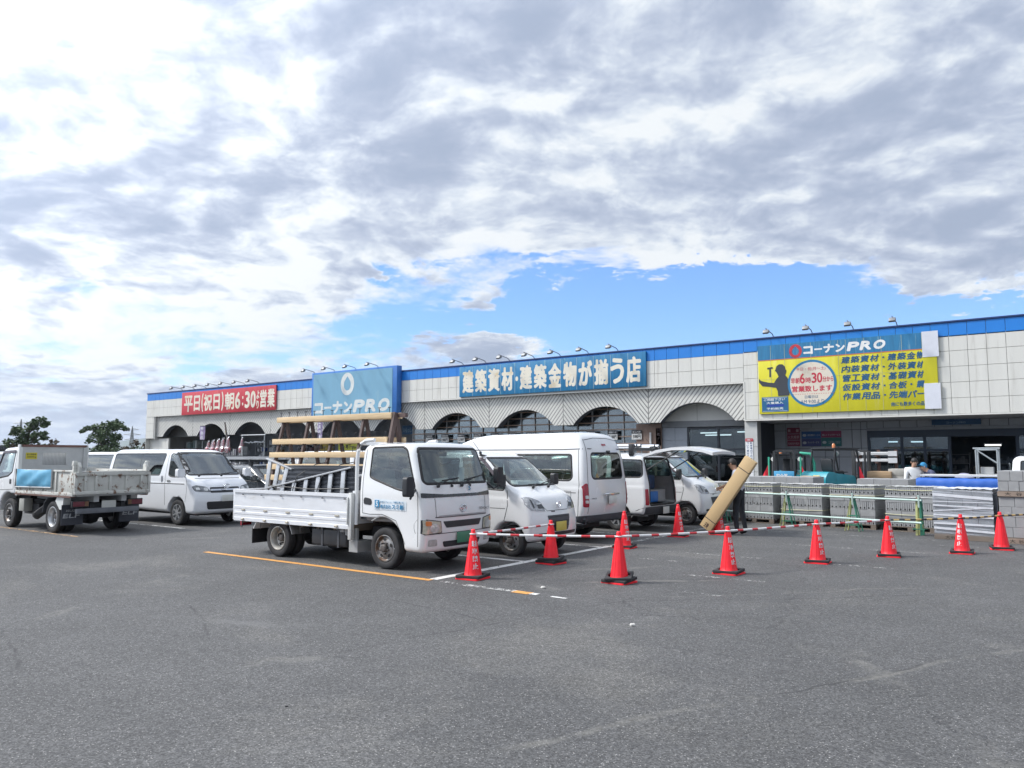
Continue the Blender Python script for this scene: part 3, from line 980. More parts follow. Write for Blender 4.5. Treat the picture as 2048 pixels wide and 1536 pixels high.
yelm = mat('yellow_sign', (0.62, 0.57, 0.022), 0.5, var=0.07, vs=1.5, stretch=(2, 1, 0.5), col2=(0.66, 0.62, 0.14), c2s=1.0)
seamm = mat('sign_seam', (0.42, 0.5, 0.52), 0.7)

# red sign
s = thing('red_shop_sign', 'weathered red sign board with cream opening hours lettering on the left of the shop', 'sign', (-51.1, YF - 0.05, 5.02))
box(-5.95, 5.85, -0.09, 0, 0, 1.76).build('board', redm, s, bevel=0.012)
L = MB()
q = [('平', -5.62, -4.42, 0.22, 1.5), ('日', -4.26, -3.42, 0.26, 1.46), ('(', -3.24, -2.98, 0.16, 1.6), ('祝', -2.92, -1.82, 0.22, 1.5), ('日', -1.66, -0.82, 0.26, 1.46), (')', -0.62, -0.34, 0.16, 1.6),
     ('朝', -0.2, 0.98, 0.22, 1.5), ('6', 1.08, 1.74, 0.24, 1.48), (':', 1.95, 2.10, 0.45, 1.15), ('3', 2.27, 2.88, 0.24, 1.48), ('0', 2.94, 3.56, 0.24, 1.48), ('よ', 3.64, 3.98, 0.86, 1.46), ('り', 3.66, 3.94, 0.16, 0.76),
     ('営', 4.06, 4.82, 0.22, 1.5), ('業', 4.90, 5.74, 0.2, 1.52)]
for c_, a, b, z0, z1 in q:
    text(L, c_, a, b, z0, z1, -0.094, 0.028)
L.build('lettering', cream, s, smooth=0)

# long blue sign
s = thing('long_blue_sign', 'long weathered blue sign with cream building material lettering at mid shop', 'sign', (-22.68, YF - 0.05, 5.15))
box(-5.86, 5.88, -0.09, 0, 0, 1.70).build('board', bsm, s, bevel=0.012)
L = MB()
for i in range(1, 12):
    x = -5.86 + i * 0.98
    L.box(x - 0.008, x + 0.008, -0.093, -0.088, 0.02, 1.68)
L.build('board_joint', seamm, s)
L = MB()
ch = '建築資材・建築金物が揃う店'
wid = [1, 1, 1, 1, 0.34, 1, 1, 1, 1, 1, 1, 0.95, 1]
x = -5.68
stp = 11.36 / sum(wid)
for c_, ww in zip(ch, wid):
    if c_ == '・':
        text(L, c_, x + 0.08, x + 0.27, 0.68, 0.94, -0.094, 0.03)
    else:
        text(L, c_, x + 0.05, x + stp * ww - 0.05, 0.2, 1.5, -0.094, 0.034)
    x += stp * ww
L.build('lettering', cream, s, smooth=0)


def ring_logo(mb, cx, cz, ro, y, hole=0.56, zk=1.0):
    """round mark with a drop-shaped hole whose point runs up to the rim"""
    n = 64
    vs, fs = [], []
    for i in range(n + 1):
        t = 2 * PI * i / n + PI / 2
        k = abs(((i / n) + 0.5) % 1 - 0.5) * 2            # 0 at the top
        r = hole * (1 + 0.42 * math.exp(-(k / 0.10) ** 1.2))
        dz = -0.06
        gapw = 0.0
        vs.append((cx + ro * math.cos(t), y, cz + ro * zk * math.sin(t)))
        vs.append((cx + ro * r * math.cos(t), y, cz + ro * zk * (r * math.sin(t) + dz)))
    for i in range(n):
        fs.append((2 * i, 2 * i + 1, 2 * i + 3, 2 * i + 2))
    mb.add(vs, fs)
    return mb


def konan(mb, x0, x1, z0, z1, y, split, gap, bold=0.05):
    """the four kana and PRO"""
    wk = (split - x0)
    kana = [('コ', 0.00, 0.235, 0.0, 0.92), ('ー', 0.27, 0.46, 0.40, 0.58), ('ナ', 0.49, 0.745, 0.0, 1.0), ('ン', 0.775, 1.0, 0.0, 0.92)]
    H = z1 - z0
    for c_, a, b, c, d in kana:
        text(mb, c_, x0 + a * wk, x0 + b * wk, z0 + c * H, z0 + d * H, y, bold, 0.0)
    wp = x1 - split - gap
    for i, c_ in enumerate('PRO'):
        text(mb, c_, split + gap + wp * i * 0.345, split + gap + wp * (i * 0.345 + 0.31), z0 + 0.0 * H, z0 + 1.0 * H, y, bold, 0.22)


# square faded blue sign box
s = thing('square_blue_sign', 'faded pale blue square sign box standing above the shop roofline', 'sign', (-37.1, YF - 0.05, 4.42))
box(-3.92, 3.92, -0.42, 0, 0, 2.86).build('sign_box', mat('sign_box_blue', (0.035, 0.17, 0.50), 0.5, var=0.08), s, bevel=0.015)
box(-3.75, 3.55, -0.435, -0.421, 0.02, 2.74).build('board', fbm, s)
L = MB()
ring_logo(L, -0.45, 1.96, 0.62, -0.44, 0.52, 1.16)
konan(L, -3.6, 3.35, 0.12, 0.92, -0.44, 0.05, 0.12, 0.055)
L.build('lettering', pale, s, smooth=0)

# yellow board
s = thing('yellow_trade_sign', 'large yellow and blue trade board with round opening hours badge and white patches', 'sign', (-7.9, YF - 0.05, 3.62))
box(-3.46, 3.52, -0.07, 0, 0, 3.0).build('board', yelm, s, bevel=0.01)
B = MB()
B.box(-3.46, 3.02, -0.075, -0.0701, 2.36, 3.0)
B.build('blue_header', mat('blue_header', (0.02, 0.17, 0.34), 0.55, var=0.2, vs=3, stretch=(4, 1, 0.3), col2=(0.12, 0.28, 0.4), c2s=2.5), s)
box(-3.46, 3.02, -0.075, -0.0701, 2.325, 2.359).build('orange_stripe', mat('orange_stripe', (0.6, 0.16, 0.04), 0.5), s)
wp = mat('white_patch', (0.62, 0.64, 0.70), 0.5, var=0.05)
box(3.03, 3.60, -0.085, -0.0705, 2.02, 3.03).build('white_patch', wp, s)
box(3.03, 3.60, -0.085, -0.0705, -0.01, 0.99).build('white_patch', wp, s)
L = MB()
for x in (-2.9, -2.3, -1.2, -0.1, 0.2, 0.9, 1.55, 2.3):
    L.box(x - 0.006, x + 0.006, -0.077, -0.0752, 0.02, 2.98)
L.box(-3.44, 3.0, -0.077, -0.0752, 1.5, 1.508)
L.build('board_joint', mat('yellow_joint', (0.45, 0.46, 0.28), 0.7), s)
L = MB()
ring_logo(L, -1.83, 2.66, 0.27, -0.079, 0.55, 1.08)
L.build('red_mark', redm, s, smooth=0)
L = MB()
konan(L, -1.5, 1.72, 2.48, 2.86, -0.079, 0.18, 0.1, 0.05)
L.build('header_lettering', whitem, s, smooth=0)
navy = mat('navy_letter', (0.012, 0.09, 0.20), 0.6, var=0.25, vs=6)
L = MB()
rows = [('建築資材', '建築金物', 3.02, 1.98), ('内装資材', '外装資材', 3.0, 1.60), ('管工資材', '基礎資材', 3.0, 1.22), ('仮設資材', '合板・鋼材', 3.0, 0.84), ('作業用品', '先端パーツ', 3.0, 0.46)]
for a, b, xe, z in rows:
    for i, c_ in enumerate(a):
        text(L, c_, 0.02 + i * 0.365, 0.02 + i * 0.365 + 0.33, z, z + 0.29, -0.079, 0.03, 0.18)
    text(L, '・', 1.58, 1.66, z + 0.11, z + 0.19, -0.079, 0.04)
    for i, c_ in enumerate(b):
        x = 1.78 + i * 0.345 * (4 / len(b)) ** 0.15
        if x > 3.02:
            continue
        hh = (0.29, 0.0)
        if c_ == '・':
            text(L, c_, x + 0.1, x + 0.18, z + 0.11, z + 0.19, -0.079, 0.04)
        elif c_ == 'ー':
            text(L, c_, x, min(3.02, x + 0.31), z + 0.12, z + 0.17, -0.079, 0.03, 0.1)
        else:
            text(L, c_, x, min(3.03, x + 0.315), z, z + 0.29, -0.079, 0.03, 0.18)
text(L, '他にも数多くの品', 1.82, 3.02, 0.14, 0.31, -0.079, 0.02, 0.1)
L.build('goods_lettering', navy, s, smooth=0)
# round badge
L = MB()
L.add([(-1.2 + 1.0 * math.cos(2 * PI * i / 64), -0.081, 1.24 + 1.0 * math.sin(2 * PI * i / 64)) for i in range(64)], [tuple(range(64))])
L.build('badge_rim', mat('badge_blue', (0.015, 0.17, 0.35), 0.55), s, smooth=0)
L = MB()
L.add([(-1.2 + 0.9 * math.cos(2 * PI * i / 64), -0.085, 1.24 + 0.9 * math.sin(2 * PI * i / 64)) for i in range(64)], [tuple(range(64))])
L.build('badge_face', mat('badge_face', (0.66, 0.60, 0.50), 0.6, var=0.06, col2=(0.55, 0.45, 0.32), c2s=1.2), s, smooth=0)
L = MB()
text(L, '平日・祝(月〜土)', -1.82, -0.62, 1.76, 1.93, -0.089, 0.01)
for c_, a, b, z0, z1 in (('早朝', -2.06, -1.70, 1.25, 1.5), ('6', -1.69, -1.47, 1.24, 1.68), ('時', -1.45, -1.22, 1.25, 1.5), ('3', -1.20, -0.99, 1.24, 1.68), ('0', -0.98, -0.76, 1.24, 1.68), ('分から', -0.75, -0.32, 1.27, 1.5)):
    text(L, c_, a, b, z0, z1, -0.089, 0.02)
text(L, '営業致します', -2.03, -0.38, 0.88, 1.15, -0.089, 0.03)
for i in range(18):
    L.box(-1.98 + i * 0.095, -1.94 + i * 0.095, -0.0885, -0.087, 0.78, 0.80)
L.build('red_lettering', mat('red_letter', (0.50, 0.03, 0.06), 0.6), s, smooth=0)
L = MB()
text(L, '日曜日は', -1.5, -0.95, 0.60, 0.73, -0.089, 0.015)
text(L, 'AM 9:00より', -1.68, -0.72, 0.38, 0.56, -0.089, 0.012)
L.build('navy_lettering', navy, s, smooth=0)
# dark silhouette of a helmeted worker raising a hammer
sil = [(-3.43, 1.56), (-3.36, 1.46), (-3.0, 1.36), (-2.78, 1.34), (-2.72, 1.44), (-2.66, 1.52), (-2.58, 1.60), (-2.62, 1.70), (-2.68, 1.82), (-2.73, 1.86), (-2.70, 1.93), (-2.66, 2.06), (-2.54, 2.14), (-2.40, 2.13), (-2.30, 2.03),
       (-2.28, 1.92), (-2.24, 1.84), (-2.26, 1.74), (-2.30, 1.66), (-2.22, 1.56), (-2.14, 1.40), (-2.1, 1.2), (-2.12, 0.9), (-2.16, 0.76), (-2.62, 0.76), (-2.64, 0.98), (-2.70, 1.12), (-3.0, 1.18), (-3.3, 1.22), (-3.44, 1.40)]
L = MB()
L.prism(sil, 'Y', -0.0795, -0.0715)
L.prism([(-3.06, 2.02), (-2.84, 2.04), (-2.80, 1.98), (-2.90, 1.96), (-2.91, 1.60), (-2.98, 1.60), (-2.97, 1.95), (-3.05, 1.94)], 'Y', -0.0795, -0.0715)
L.build('worker_silhouette', mat('silhouette_grey', (0.035, 0.042, 0.055), 0.6), s, smooth=0)
box(-3.34, -2.2, -0.079, -0.0705, 0.08, 0.73).build('small_notice', mat('notice_blue', (0.01, 0.11, 0.24), 0.5), s)
L = MB()
text(L, 'ご相談下さい', -3.24, -2.34, 0.56, 0.68, -0.081, 0.02, 0.1)
text(L, '大量購入', -3.14, -2.42, 0.42, 0.52, -0.081, 0.02)
text(L, '予約販売', -3.14, -2.42, 0.17, 0.27, -0.081, 0.02)
for a, b, z0, z1 in ((-3.3, -2.24, 0.69, 0.70), (-3.3, -2.24, 0.11, 0.12)):
    L.box(a, b, -0.081, -0.0795, z0, z1)
L.build('notice_lettering', whitem, s, smooth=0)
box(-3.12, -2.38, -0.081, -0.0792, 0.31, 0.40).build('notice_bar', mat('notice_bar', (0.01, 0.04, 0.3), 0.5), s)

# small signs in the porch
s = thing('maroon_notice', 'maroon fire warning notice on the grey porch wall', 'sign', (-11.12, YF + WY - 0.05, 2.24))
mm_ = mat('maroon', (0.22, 0.02, 0.06), 0.5)
for i, tx in enumerate(('喫煙所', '火気厳禁', '禁煙')):
    pass
mb = MB()
for z in (0.02, 0.32, 0.62):
    mb.box(-0.3, 0.3, -0.02, 0, z, z + 0.28)
mb.build('board', mm_, s)
L = MB()
text(L, '禁', -0.26, -0.13, 0.69, 0.83, -0.024, 0.02)
text(L, '煙', 0.12, 0.25, 0.69, 0.83, -0.024, 0.02)
text(L, '火気厳禁', -0.27, 0.27, 0.38, 0.53, -0.024, 0.015)
text(L, '危険物貯蔵所', -0.27, 0.27, 0.09, 0.2, -0.024, 0.015)
L.build('lettering', mat('pinkish_letter', (0.6, 0.5, 0.52), 0.6), s, smooth=0)
s = thing('service_board', 'board of four coloured service adverts on the grey porch wall', 'sign', (-9.85, YF + WY - 0.05, 2.24))
box(-0.9, 0.9, -0.02, 0, 0, 0.72).build('board', mat('adv_backing', (0.2, 0.2, 0.22), 0.5), s)
box(-0.9, 0.9, -0.02, 0, 0.74, 0.88).build('title_strip', mat('adv_title', (0.33, 0.33, 0.35), 0.5), s)
for nm, cc, a, b, c, d in (('blue_advert', (0.01, 0.09, 0.28), -0.89, -0.01, 0.37, 0.71), ('maroon_advert', (0.25, 0.02, 0.09), 0.0, 0.89, 0.42, 0.71), ('navy_advert', (0.03, 0.04, 0.16), -0.89, -0.01, 0.01, 0.36), ('teal_advert', (0.01, 0.14, 0.15), 0.0, 0.89, 0.01, 0.41)):
    box(a, b, -0.026, -0.0205, c, d).build(nm, mat(nm, cc, 0.5), s)
L = MB()
text(L, 'コーナンPROのサービスのご案内', -0.55, 0.6, 0.775, 0.85, -0.024, 0.01)
text(L, '資材運搬サービス', -0.62, -0.06, 0.49, 0.58, -0.03, 0.02)
text(L, '職人トラックサービス', 0.05, 0.85, 0.49, 0.58, -0.03, 0.02)
text(L, 'カットサービス', -0.62, -0.1, 0.15, 0.24, -0.03, 0.02)
text(L, '工具貸出・刃物研ぎ', 0.32, 0.85, 0.12, 0.26, -0.03, 0.015)
for cx, cz in ((-0.76, 0.53), (-0.76, 0.18), (0.14, 0.19)):
    L.add([(cx + 0.09 * math.cos(2 * PI * i / 20), -0.03, cz + 0.065 * math.sin(2 * PI * i / 20)) for i in range(20)], [tuple(range(20))])
L.build('lettering', mat('adv_letter', (0.45, 0.48, 0.5), 0.6), s, smooth=0)
s = thing('hanging_blue_sign', 'dark blue hanging sign cut off by the porch edge', 'sign', (-4.3, YF + WY - 0.12, 3.12))
box(-0.92, 0.92, -0.04, 0, 0, 0.62).build('board', mat('hang_blue', (0.012, 0.07, 0.17), 0.5), s)
L = MB()
text(L, '木材・引渡し場', -0.82, 0.85, 0.22, 0.5, -0.044, 0.02)
text(L, 'コーナンPRO', -0.36, 0.36, 0.05, 0.14, -0.044, 0.02)
L.build('lettering', mat('hang_letter', (0.25, 0.36, 0.45), 0.6), s, smooth=0)
s = thing('column_notice', 'tall white notice with a red heading on the corner column', 'notice', (-11.92, YF + 0.08, 0.9))
box(-0.16, 0.16, -0.01, 0, 0, 1.52).build('sheet', mat('notice_white', (0.7, 0.71, 0.72), 0.5), s)
box(-0.17, 0.17, -0.016, -0.0102, 1.54, 1.67).build('heading', mat('heading_red', (0.45, 0.03, 0.05), 0.5), s)
L = MB()
text(L, 'お願い', -0.11, 0.11, 1.57, 1.64, -0.019, 0.02)
L.build('heading_lettering', whitem, s, smooth=0)
L = MB()
for cx, cs in ((0.08, '駐車場内での事故盗難等に'), (-0.07, 'ついて責任は負いません')):
    for i, c_ in enumerate(cs):
        text(L, c_, cx - 0.045, cx + 0.045, 1.42 - i * 0.115, 1.42 - i * 0.115 + 0.09, -0.013, 0.02)
L.build('lettering', mat('ink_blue', (0.03, 0.08, 0.2), 0.6), s, smooth=0)
for nm, x, y, z0, z1, lab, tx in (('brown_nameplate', -16.7, YF + 0.93, 2.3, 3.16, 'tall brown name board on the tiled wall left of the entrance', 'コーナン'), ('brown_nameplate', -12.68, YF + WY - 0.1, 1.3, 3.3, 'tall brown name board beside the corner column', '資材館建築金物')):
    s = thing(nm, lab, 'sign', (x, y, z0))
    box(-0.13, 0.13, -0.03, 0, 0, z1 - z0).build('board', mat('brown_board', (0.16, 0.055, 0.035), 0.5), s)
    L = MB()
    n = len(tx)
    for i, c_ in enumerate(tx):
        h = (z1 - z0) / n
        text(L, c_, -0.07, 0.07, (n - 1 - i) * h + 0.05, (n - 1 - i) * h + 0.05 + min(0.15, h * 0.8), -0.034, 0.02)
    L.build('lettering', mat('board_ink', (0.04, 0.02, 0.02), 0.6), s, smooth=0)
s = thing('white_pipe', 'thin white downpipe on the tiled wall left of the entrance', 'pipe', (-17.1, YF + 0.85, 0))
MB().tube([(0, 0, 0), (0, 0, 2.95)], 0.05, 8).build('pipe', mat('white_plastic', (0.7, 0.7, 0.7), 0.4), s)
MB().box(-0.07, 0.07, -0.03, 0.05, 1.6, 1.64).build('clip', mat('white_plastic', (0.7, 0.7, 0.7), 0.4), s)

# price placards standing in front of the lattice
prx = [-31.7, -30.45, -29.2, -27.98, -26.74, -25.5, -24.3, -23.05, -21.8, -20.45, -19.2, -17.85]
words = ['leftmost of the black headed price placards on the lattice', 'second price placard from the left on the lattice', 'third price placard from the left on the lattice', 'fourth price placard from the left on the lattice', 'fifth price placard on the lattice, above the kei van', 'sixth price placard on the lattice, left above the high roof van', 'seventh price placard, half hidden by the high roof van', 'eighth price placard, half hidden by the high roof van', 'ninth price placard, above the middle of the high roof van', 'third price placard from the right on the lattice', 'second price placard from the right on the lattice', 'rightmost of the black headed price placards on the lattice']
for i, x in enumerate(prx):
    s = thing('price_placard', words[i], 'placard', (x, YF + 0.85, 2.62), 0, 'price placards along the lattice front')
    box(-0.27, 0.27, -0.01, 0, 0, 0.28).build('card', mat('card_white', (0.62, 0.62, 0.6), 0.5), s)
    box(-0.28, 0.28, -0.014, 0, 0.29, 0.46).build('header', mat('card_black', (0.03, 0.03, 0.035), 0.5), s)
    L = MB()
    text(L, ['合板特価', '構造用合板', '石膏ボード', 'コンパネ'][i % 4], -0.22, 0.22, 0.33, 0.42, -0.018, 0.02)
    L.build('header_lettering', whitem, s, smooth=0)
    L = MB()
    text(L, ['1,280円', '980円', '2,180円', '598円'][i % 4], -0.2, 0.22, 0.04, 0.24, -0.013, 0.03)
    L.build('price', mat('card_ink', (0.02, 0.02, 0.025), 0.5), s, smooth=0)

# floodlights on arms along the roof edge
lampm = mat('lamp_grey', (0.20, 0.21, 0.22), 0.5, 0.3)


def flood(label, x, z=7.0, dy=0.0):
    t = thing('floodlight', label, 'floodlight', (x, YF + dy - 0.02, z), 0, 'floodlights on arms along the roof edge')
    MB().tube([(0, 0.1, 0), (0, -0.1, 0.12), (0, -0.95, 0.24)], 0.02, 6).build('arm', mat('arm_dark', (0.12, 0.12, 0.13), 0.5), t)
    hd = MB()
    hd.prism([(-0.80, 0.15), (-0.94, 0.20), (-1.04, 0.06), (-1.0, 0.0), (-0.82, 0.07)], 'X', -0.12, 0.12)
    hd.build('lamp_head', lampm, t, bevel=0.01)
    MB().quad((-0.11, -1.0, -0.004), (0.11, -1.0, -0.004), (0.11, -0.83, 0.062), (-0.11, -0.83, 0.062)).build('lens', mat('lamp_lens', (0.6, 0.62, 0.62), 0.2), t)
    return t


ords = ['first', 'second', 'third', 'fourth', 'fifth', 'sixth', 'seventh']
for i, x in enumerate((-57.3, -55.65, -54.05, -52.4, -50.75, -49.1, -47.45)):
    flood('%s floodlight from the left above the red sign' % ords[i], x)
for i, x in enumerate((-41.0, -39.0, -37.0, -35.0)):
    flood('%s floodlight from the left on top of the square blue sign' % ords[i], x, 7.28, -0.3)
for i, x in enumerate((-28.4, -26.75, -25.1, -23.45, -21.8, -20.1, -18.4)):
    flood('%s floodlight from the left above the long blue sign' % ords[i], x)
for i, x in enumerate((-10.7, -9.05, -7.4, -5.75)):
    flood('%s floodlight from the left above the yellow trade board' % ords[i], x)


# ================================================================ vehicle bodies
# A body is the zero surface of a field: a side silhouette crossed with a width that varies
# along and up the car, rounded where the two meet, meshed on a fine grid; openings are then cut.
def poly_sdf(poly, X, Z):
    d = np.full(X.shape, 1e9)
    ins = np.zeros(X.shape, bool)
    n = len(poly)
    for i in range(n):
        ax, az_ = poly[i]
        bx, bz = poly[(i + 1) % n]
        ex, ez = bx - ax, bz - az_
        wx, wz = X - ax, Z - az_
        t = np.clip((wx * ex + wz * ez) / max(ex * ex + ez * ez, 1e-12), 0, 1)
        d = np.minimum(d, (wx - ex * t) ** 2 + (wz - ez * t) ** 2)
        c = (az_ > Z) != (bz > Z)
        if abs(ez) > 1e-12:
            ins ^= c & (X < ex * (Z - az_) / ez + ax)
    d = np.sqrt(d)
    return np.where(ins, -d, d)


def smax(a, b, k):
    h = np.maximum(k - np.abs(a - b), 0) / k
    return np.maximum(a, b) + h * h * k * 0.25


def surface_nets(V, org, h):
    nx, ny, nz = V.shape
    S = V < 0
    C = [(dx_, dy_, dz_) for dx_ in (0, 1) for dy_ in (0, 1) for dz_ in (0, 1)]

    def sub(A, c):
        return A[c[0]:nx - 1 + c[0], c[1]:ny - 1 + c[1], c[2]:nz - 1 + c[2]]
    acc = np.zeros((nx - 1, ny - 1, nz - 1, 3))
    cnt = np.zeros((nx - 1, ny - 1, nz - 1))
    for a in C:
        for ax in range(3):
            if a[ax] == 0:
                b = list(a)
                b[ax] = 1
                va, vb, sa, sb = sub(V, a), sub(V, b), sub(S, a), sub(S, b)
                cr_ = sa != sb
                t = np.where(cr_, va / np.where(cr_, va - vb, 1), 0)
                for k in range(3):
                    acc[..., k] += np.where(cr_, a[k] + (t if k == ax else 0), 0)
                cnt += cr_
    act = cnt > 0
    idx = -np.ones(act.shape, int)
    idx[act] = np.arange(act.sum())
    ii = np.argwhere(act)
    verts = (ii + acc[act] / cnt[act][:, None]) * h + np.array(org)
    faces = []
    for ax in range(3):
        u, v = (ax + 1) % 3, (ax + 2) % 3
        A = [slice(None)] * 3
        B = [slice(None)] * 3
        A[ax], B[ax] = slice(0, -1), slice(1, None)
        e = S[tuple(A)] != S[tuple(B)]
        p = np.argwhere(e)
        lim = act.shape
        ok = (p[:, u] > 0) & (p[:, v] > 0) & (p[:, u] < lim[u]) & (p[:, v] < lim[v])
        p = p[ok]
        flip = S[tuple(A)][tuple(p.T)]
        q = []
        for du, dv in ((-1, -1), (0, -1), (0, 0), (-1, 0)):
            c = p.copy()
            c[:, u] += du
            c[:, v] += dv
            q.append(idx[tuple(c.T)])
        q = np.stack(q, 1)
        q[~flip] = q[~flip][:, ::-1]
        faces.append(q)
    return verts, np.concatenate(faces)


def inside(poly, P):
    r = np.zeros(len(P), bool)
    x, y = P[:, 0], P[:, 1]
    n = len(poly)
    for i in range(n):
        ax, ay = poly[i]
        bx, by = poly[(i + 1) % n]
        c = (ay > y) != (by > y)
        if abs(by - ay) > 1e-12:
            r ^= c & (x < (bx - ax) * (y - ay) / (by - ay) + ax)
    return r


def snap(poly, P):
    best = np.full(len(P), 1e9)
    out = P.copy()
    n = len(poly)
    for i in range(n):
        a, b = np.array(poly[i]), np.array(poly[(i + 1) % n])
        e = b - a
        t = np.clip(((P - a) @ e) / max(e @ e, 1e-12), 0, 1)
        q = a + t[:, None] * e
        d = ((P - q) ** 2).sum(1)
        m = d < best
        best[m] = d[m]
        out[m] = q[m]
    return out


AX = {'R': ((0, -1, 0), 0, 2, 1), 'L': ((0, 1, 0), 0, 2, 1), 'F': ((1, 0, 0), 1, 2, 0), 'B': ((-1, 0, 0), 1, 2, 0), 'T': ((0, 0, 1), 0, 1, 2)}


class Body:
    def __init__(s, prof, half, res=0.03, tum=0.09, zbelt=1.15, ztop=1.95, bowf=0.12, bowr=0.05, taper=0.05, k=0.09, crown=0.03, arches=(), tuck=0.04, shoulder=0.012, cut=None, wheel_in=0.34):
        x0, x1 = min(p[0] for p in prof) - 0.08, max(p[0] for p in prof) + 0.08
        z0, z1 = min(p[1] for p in prof) - 0.08, max(p[1] for p in prof) + 0.08
        yh = half + 0.08
        nx, ny, nz = int((x1 - x0) / res) + 2, int(2 * yh / res) + 2, int((z1 - z0) / res) + 2
        X, Y, Z = np.meshgrid(x0 + np.arange(nx) * res, -yh + np.arange(ny) * res, z0 + np.arange(nz) * res, indexing='ij')
        yn = np.abs(Y) / half
        lo, hi = x0 + 0.08, x1 - 0.08
        mid = (lo + hi) / 2
        sf = np.clip((X - mid) / (hi - mid), 0, 1)
        sr = np.clip((mid - X) / (mid - lo), 0, 1)
        up = np.clip((Z - zbelt) / (ztop - zbelt), 0, 1.2)
        xe = X + bowf * sf * yn ** 3 - bowr * sr * yn ** 3
        ze = Z + crown * yn ** 2 * np.clip(up * 2, 0, 1)
        a = poly_sdf(prof, xe, ze)
        W = half - tum * up ** 1.25 - taper * sf ** 3 - taper * 0.4 * sr ** 4 - tuck * np.clip((0.55 - Z) / 0.35, 0, 1) ** 1.5
        W = W - shoulder * np.clip((Z - (zbelt - 0.12)) / 0.05, 0, 1)
        d = smax(a, (np.abs(Y) - W) * 0.97, k)
        for ax_, az_, ar in arches:
            c = np.maximum(np.hypot(X - ax_, Z - az_) - ar, (half - wheel_in) - np.abs(Y))
            d = np.maximum(d, -c)
        if cut is not None:
            d = np.maximum(d, -cut(X, Y, Z))
        s.v, s.f = surface_nets(d, (x0, -yh, z0), res)
        s.v0 = s.v.copy()
        s.bvh = BVHTree.FromPolygons([tuple(q) for q in s.v], [tuple(int(i) for i in q) for q in s.f])
        s.half = half

    def cast(s, P, axis, off=0.0):
        d, i, j, k = AX[axis]
        dv = Vector(d)
        out = np.zeros((len(P), 3))
        for n, (u, w_) in enumerate(P):
            o = [0, 0, 0]
            o[i], o[j] = float(u), float(w_)
            o[k] = 6.0 * d[k]
            hit = s.bvh.ray_cast(Vector(o), -dv)[0]
            if hit is None:
                o[k] = (s.half if k == 1 else 2.5) * d[k]
                hit = s.bvh.find_nearest(Vector(o))[0]
                hit = Vector([o[0] if k != 0 else hit[0], o[1] if k != 1 else hit[1], o[2] if k != 2 else hit[2]])
            out[n] = hit + dv * off
        return out

    def cut(s, poly, axis, nmin=0.2):
        d, i, j, k = AX[axis]
        q = s.v[s.f]
        cen = q.mean(1)
        nr = np.cross(q[:, 2] - q[:, 0], q[:, 3] - q[:, 1])
        nr /= np.linalg.norm(nr, axis=1)[:, None] + 1e-12
        m = inside(poly, cen[:, [i, j]]) & (nr @ np.array(d) > nmin)
        if k == 1:
            m &= cen[:, 1] * d[1] > s.half * 0.6
        else:
            m &= cen[:, 0] * d[0] > 0.0 if axis != 'T' else True
        gone = np.unique(s.f[m])
        s.f = s.f[~m]
        keep = np.unique(s.f)
        bd = np.intersect1d(gone, keep)
        if len(bd):
            sp = snap(poly, s.v[bd][:, [i, j]])
            s.v[bd] = s.cast(sp, axis)

    def patch(s, name, poly, axis, m, parent, off=0.004, g=None, depth=0.0, smooth=50):
        P = np.array(poly)
        mn, mx = P.min(0), P.max(0)
        if g is None:
            g = min(0.04, max(0.008, (mx - mn).min() / 5))
        n = np.ceil((mx - mn) / g).astype(int) + 1
        gx = mn[0] + np.arange(n[0] + 1) * g
        gy = mn[1] + np.arange(n[1] + 1) * g
        cx, cy = np.meshgrid(gx[:-1] + g / 2, gy[:-1] + g / 2, indexing='ij')
        mk = inside(poly, np.stack([cx.ravel(), cy.ravel()], 1)).reshape(cx.shape)
        ids, pts, fs, cntd = {}, [], [], {}
        for a, b in np.argwhere(mk):
            f = []
            for p, q in ((a, b), (a + 1, b), (a + 1, b + 1), (a, b + 1)):
                if (p, q) not in ids:
                    ids[(p, q)] = len(pts)
                    pts.append((gx[p], gy[q]))
                f.append(ids[(p, q)])
            fs.append(f)
            for u in range(4):
                e = tuple(sorted((f[u], f[(u + 1) % 4])))
                cntd[e] = cntd.get(e, 0) + 1
        pts = np.array(pts)
        bnd = sorted({v for e, c in cntd.items() if c == 1 for v in e})
        pts[bnd] = snap(poly, pts[bnd])
        out = s.cast(pts, axis, off)
        if axis in ('L', 'B'):
            fs = [f[::-1] for f in fs]
        if axis in ('R', 'F'):
            fs = [f for f in fs]
        vs = [tuple(v) for v in out]
        if depth:
            dv = np.array(AX[axis][0]) * depth
            k0 = {v: len(vs) + n_ for n_, v in enumerate(bnd)}
            vs += [tuple(out[v] - dv) for v in bnd]
            for e, c in cntd.items():
                if c == 1:
                    fs.append([e[0], e[1], k0[e[1]], k0[e[0]]])
        o = from_arrays(name, vs, fs, m, parent, smooth)
        bm = bmesh.new()
        bm.from_mesh(o.data)
        bmesh.ops.recalc_face_normals(bm, faces=bm.faces)
        dd = Vector(AX[axis][0])
        if sum((f.normal.dot(dd) * f.calc_area() for f in bm.faces)) < 0:
            bmesh.ops.reverse_faces(bm, faces=bm.faces)
        bm.to_mesh(o.data)
        bm.free()
        return o

    def ribbon(s, mb, pts, axis, w=0.012, off=0.003, closed=False, hgt=0.0):
        """a narrow strip that follows the body along a polyline; added to mb"""
        P = []
        n = len(pts)
        last = n if closed else n - 1
        for i in range(last):
            a, b = np.array(pts[i]), np.array(pts[(i + 1) % n])
            st = max(1, int(np.linalg.norm(b - a) / 0.06))
            for t in range(st):
                P.append(a + (b - a) * t / st)
        if not closed:
            P.append(np.array(pts[-1]))
        P = np.array(P)
        if closed:
            T = np.roll(P, -1, 0) - np.roll(P, 1, 0)
        else:
            T = np.gradient(P, axis=0)
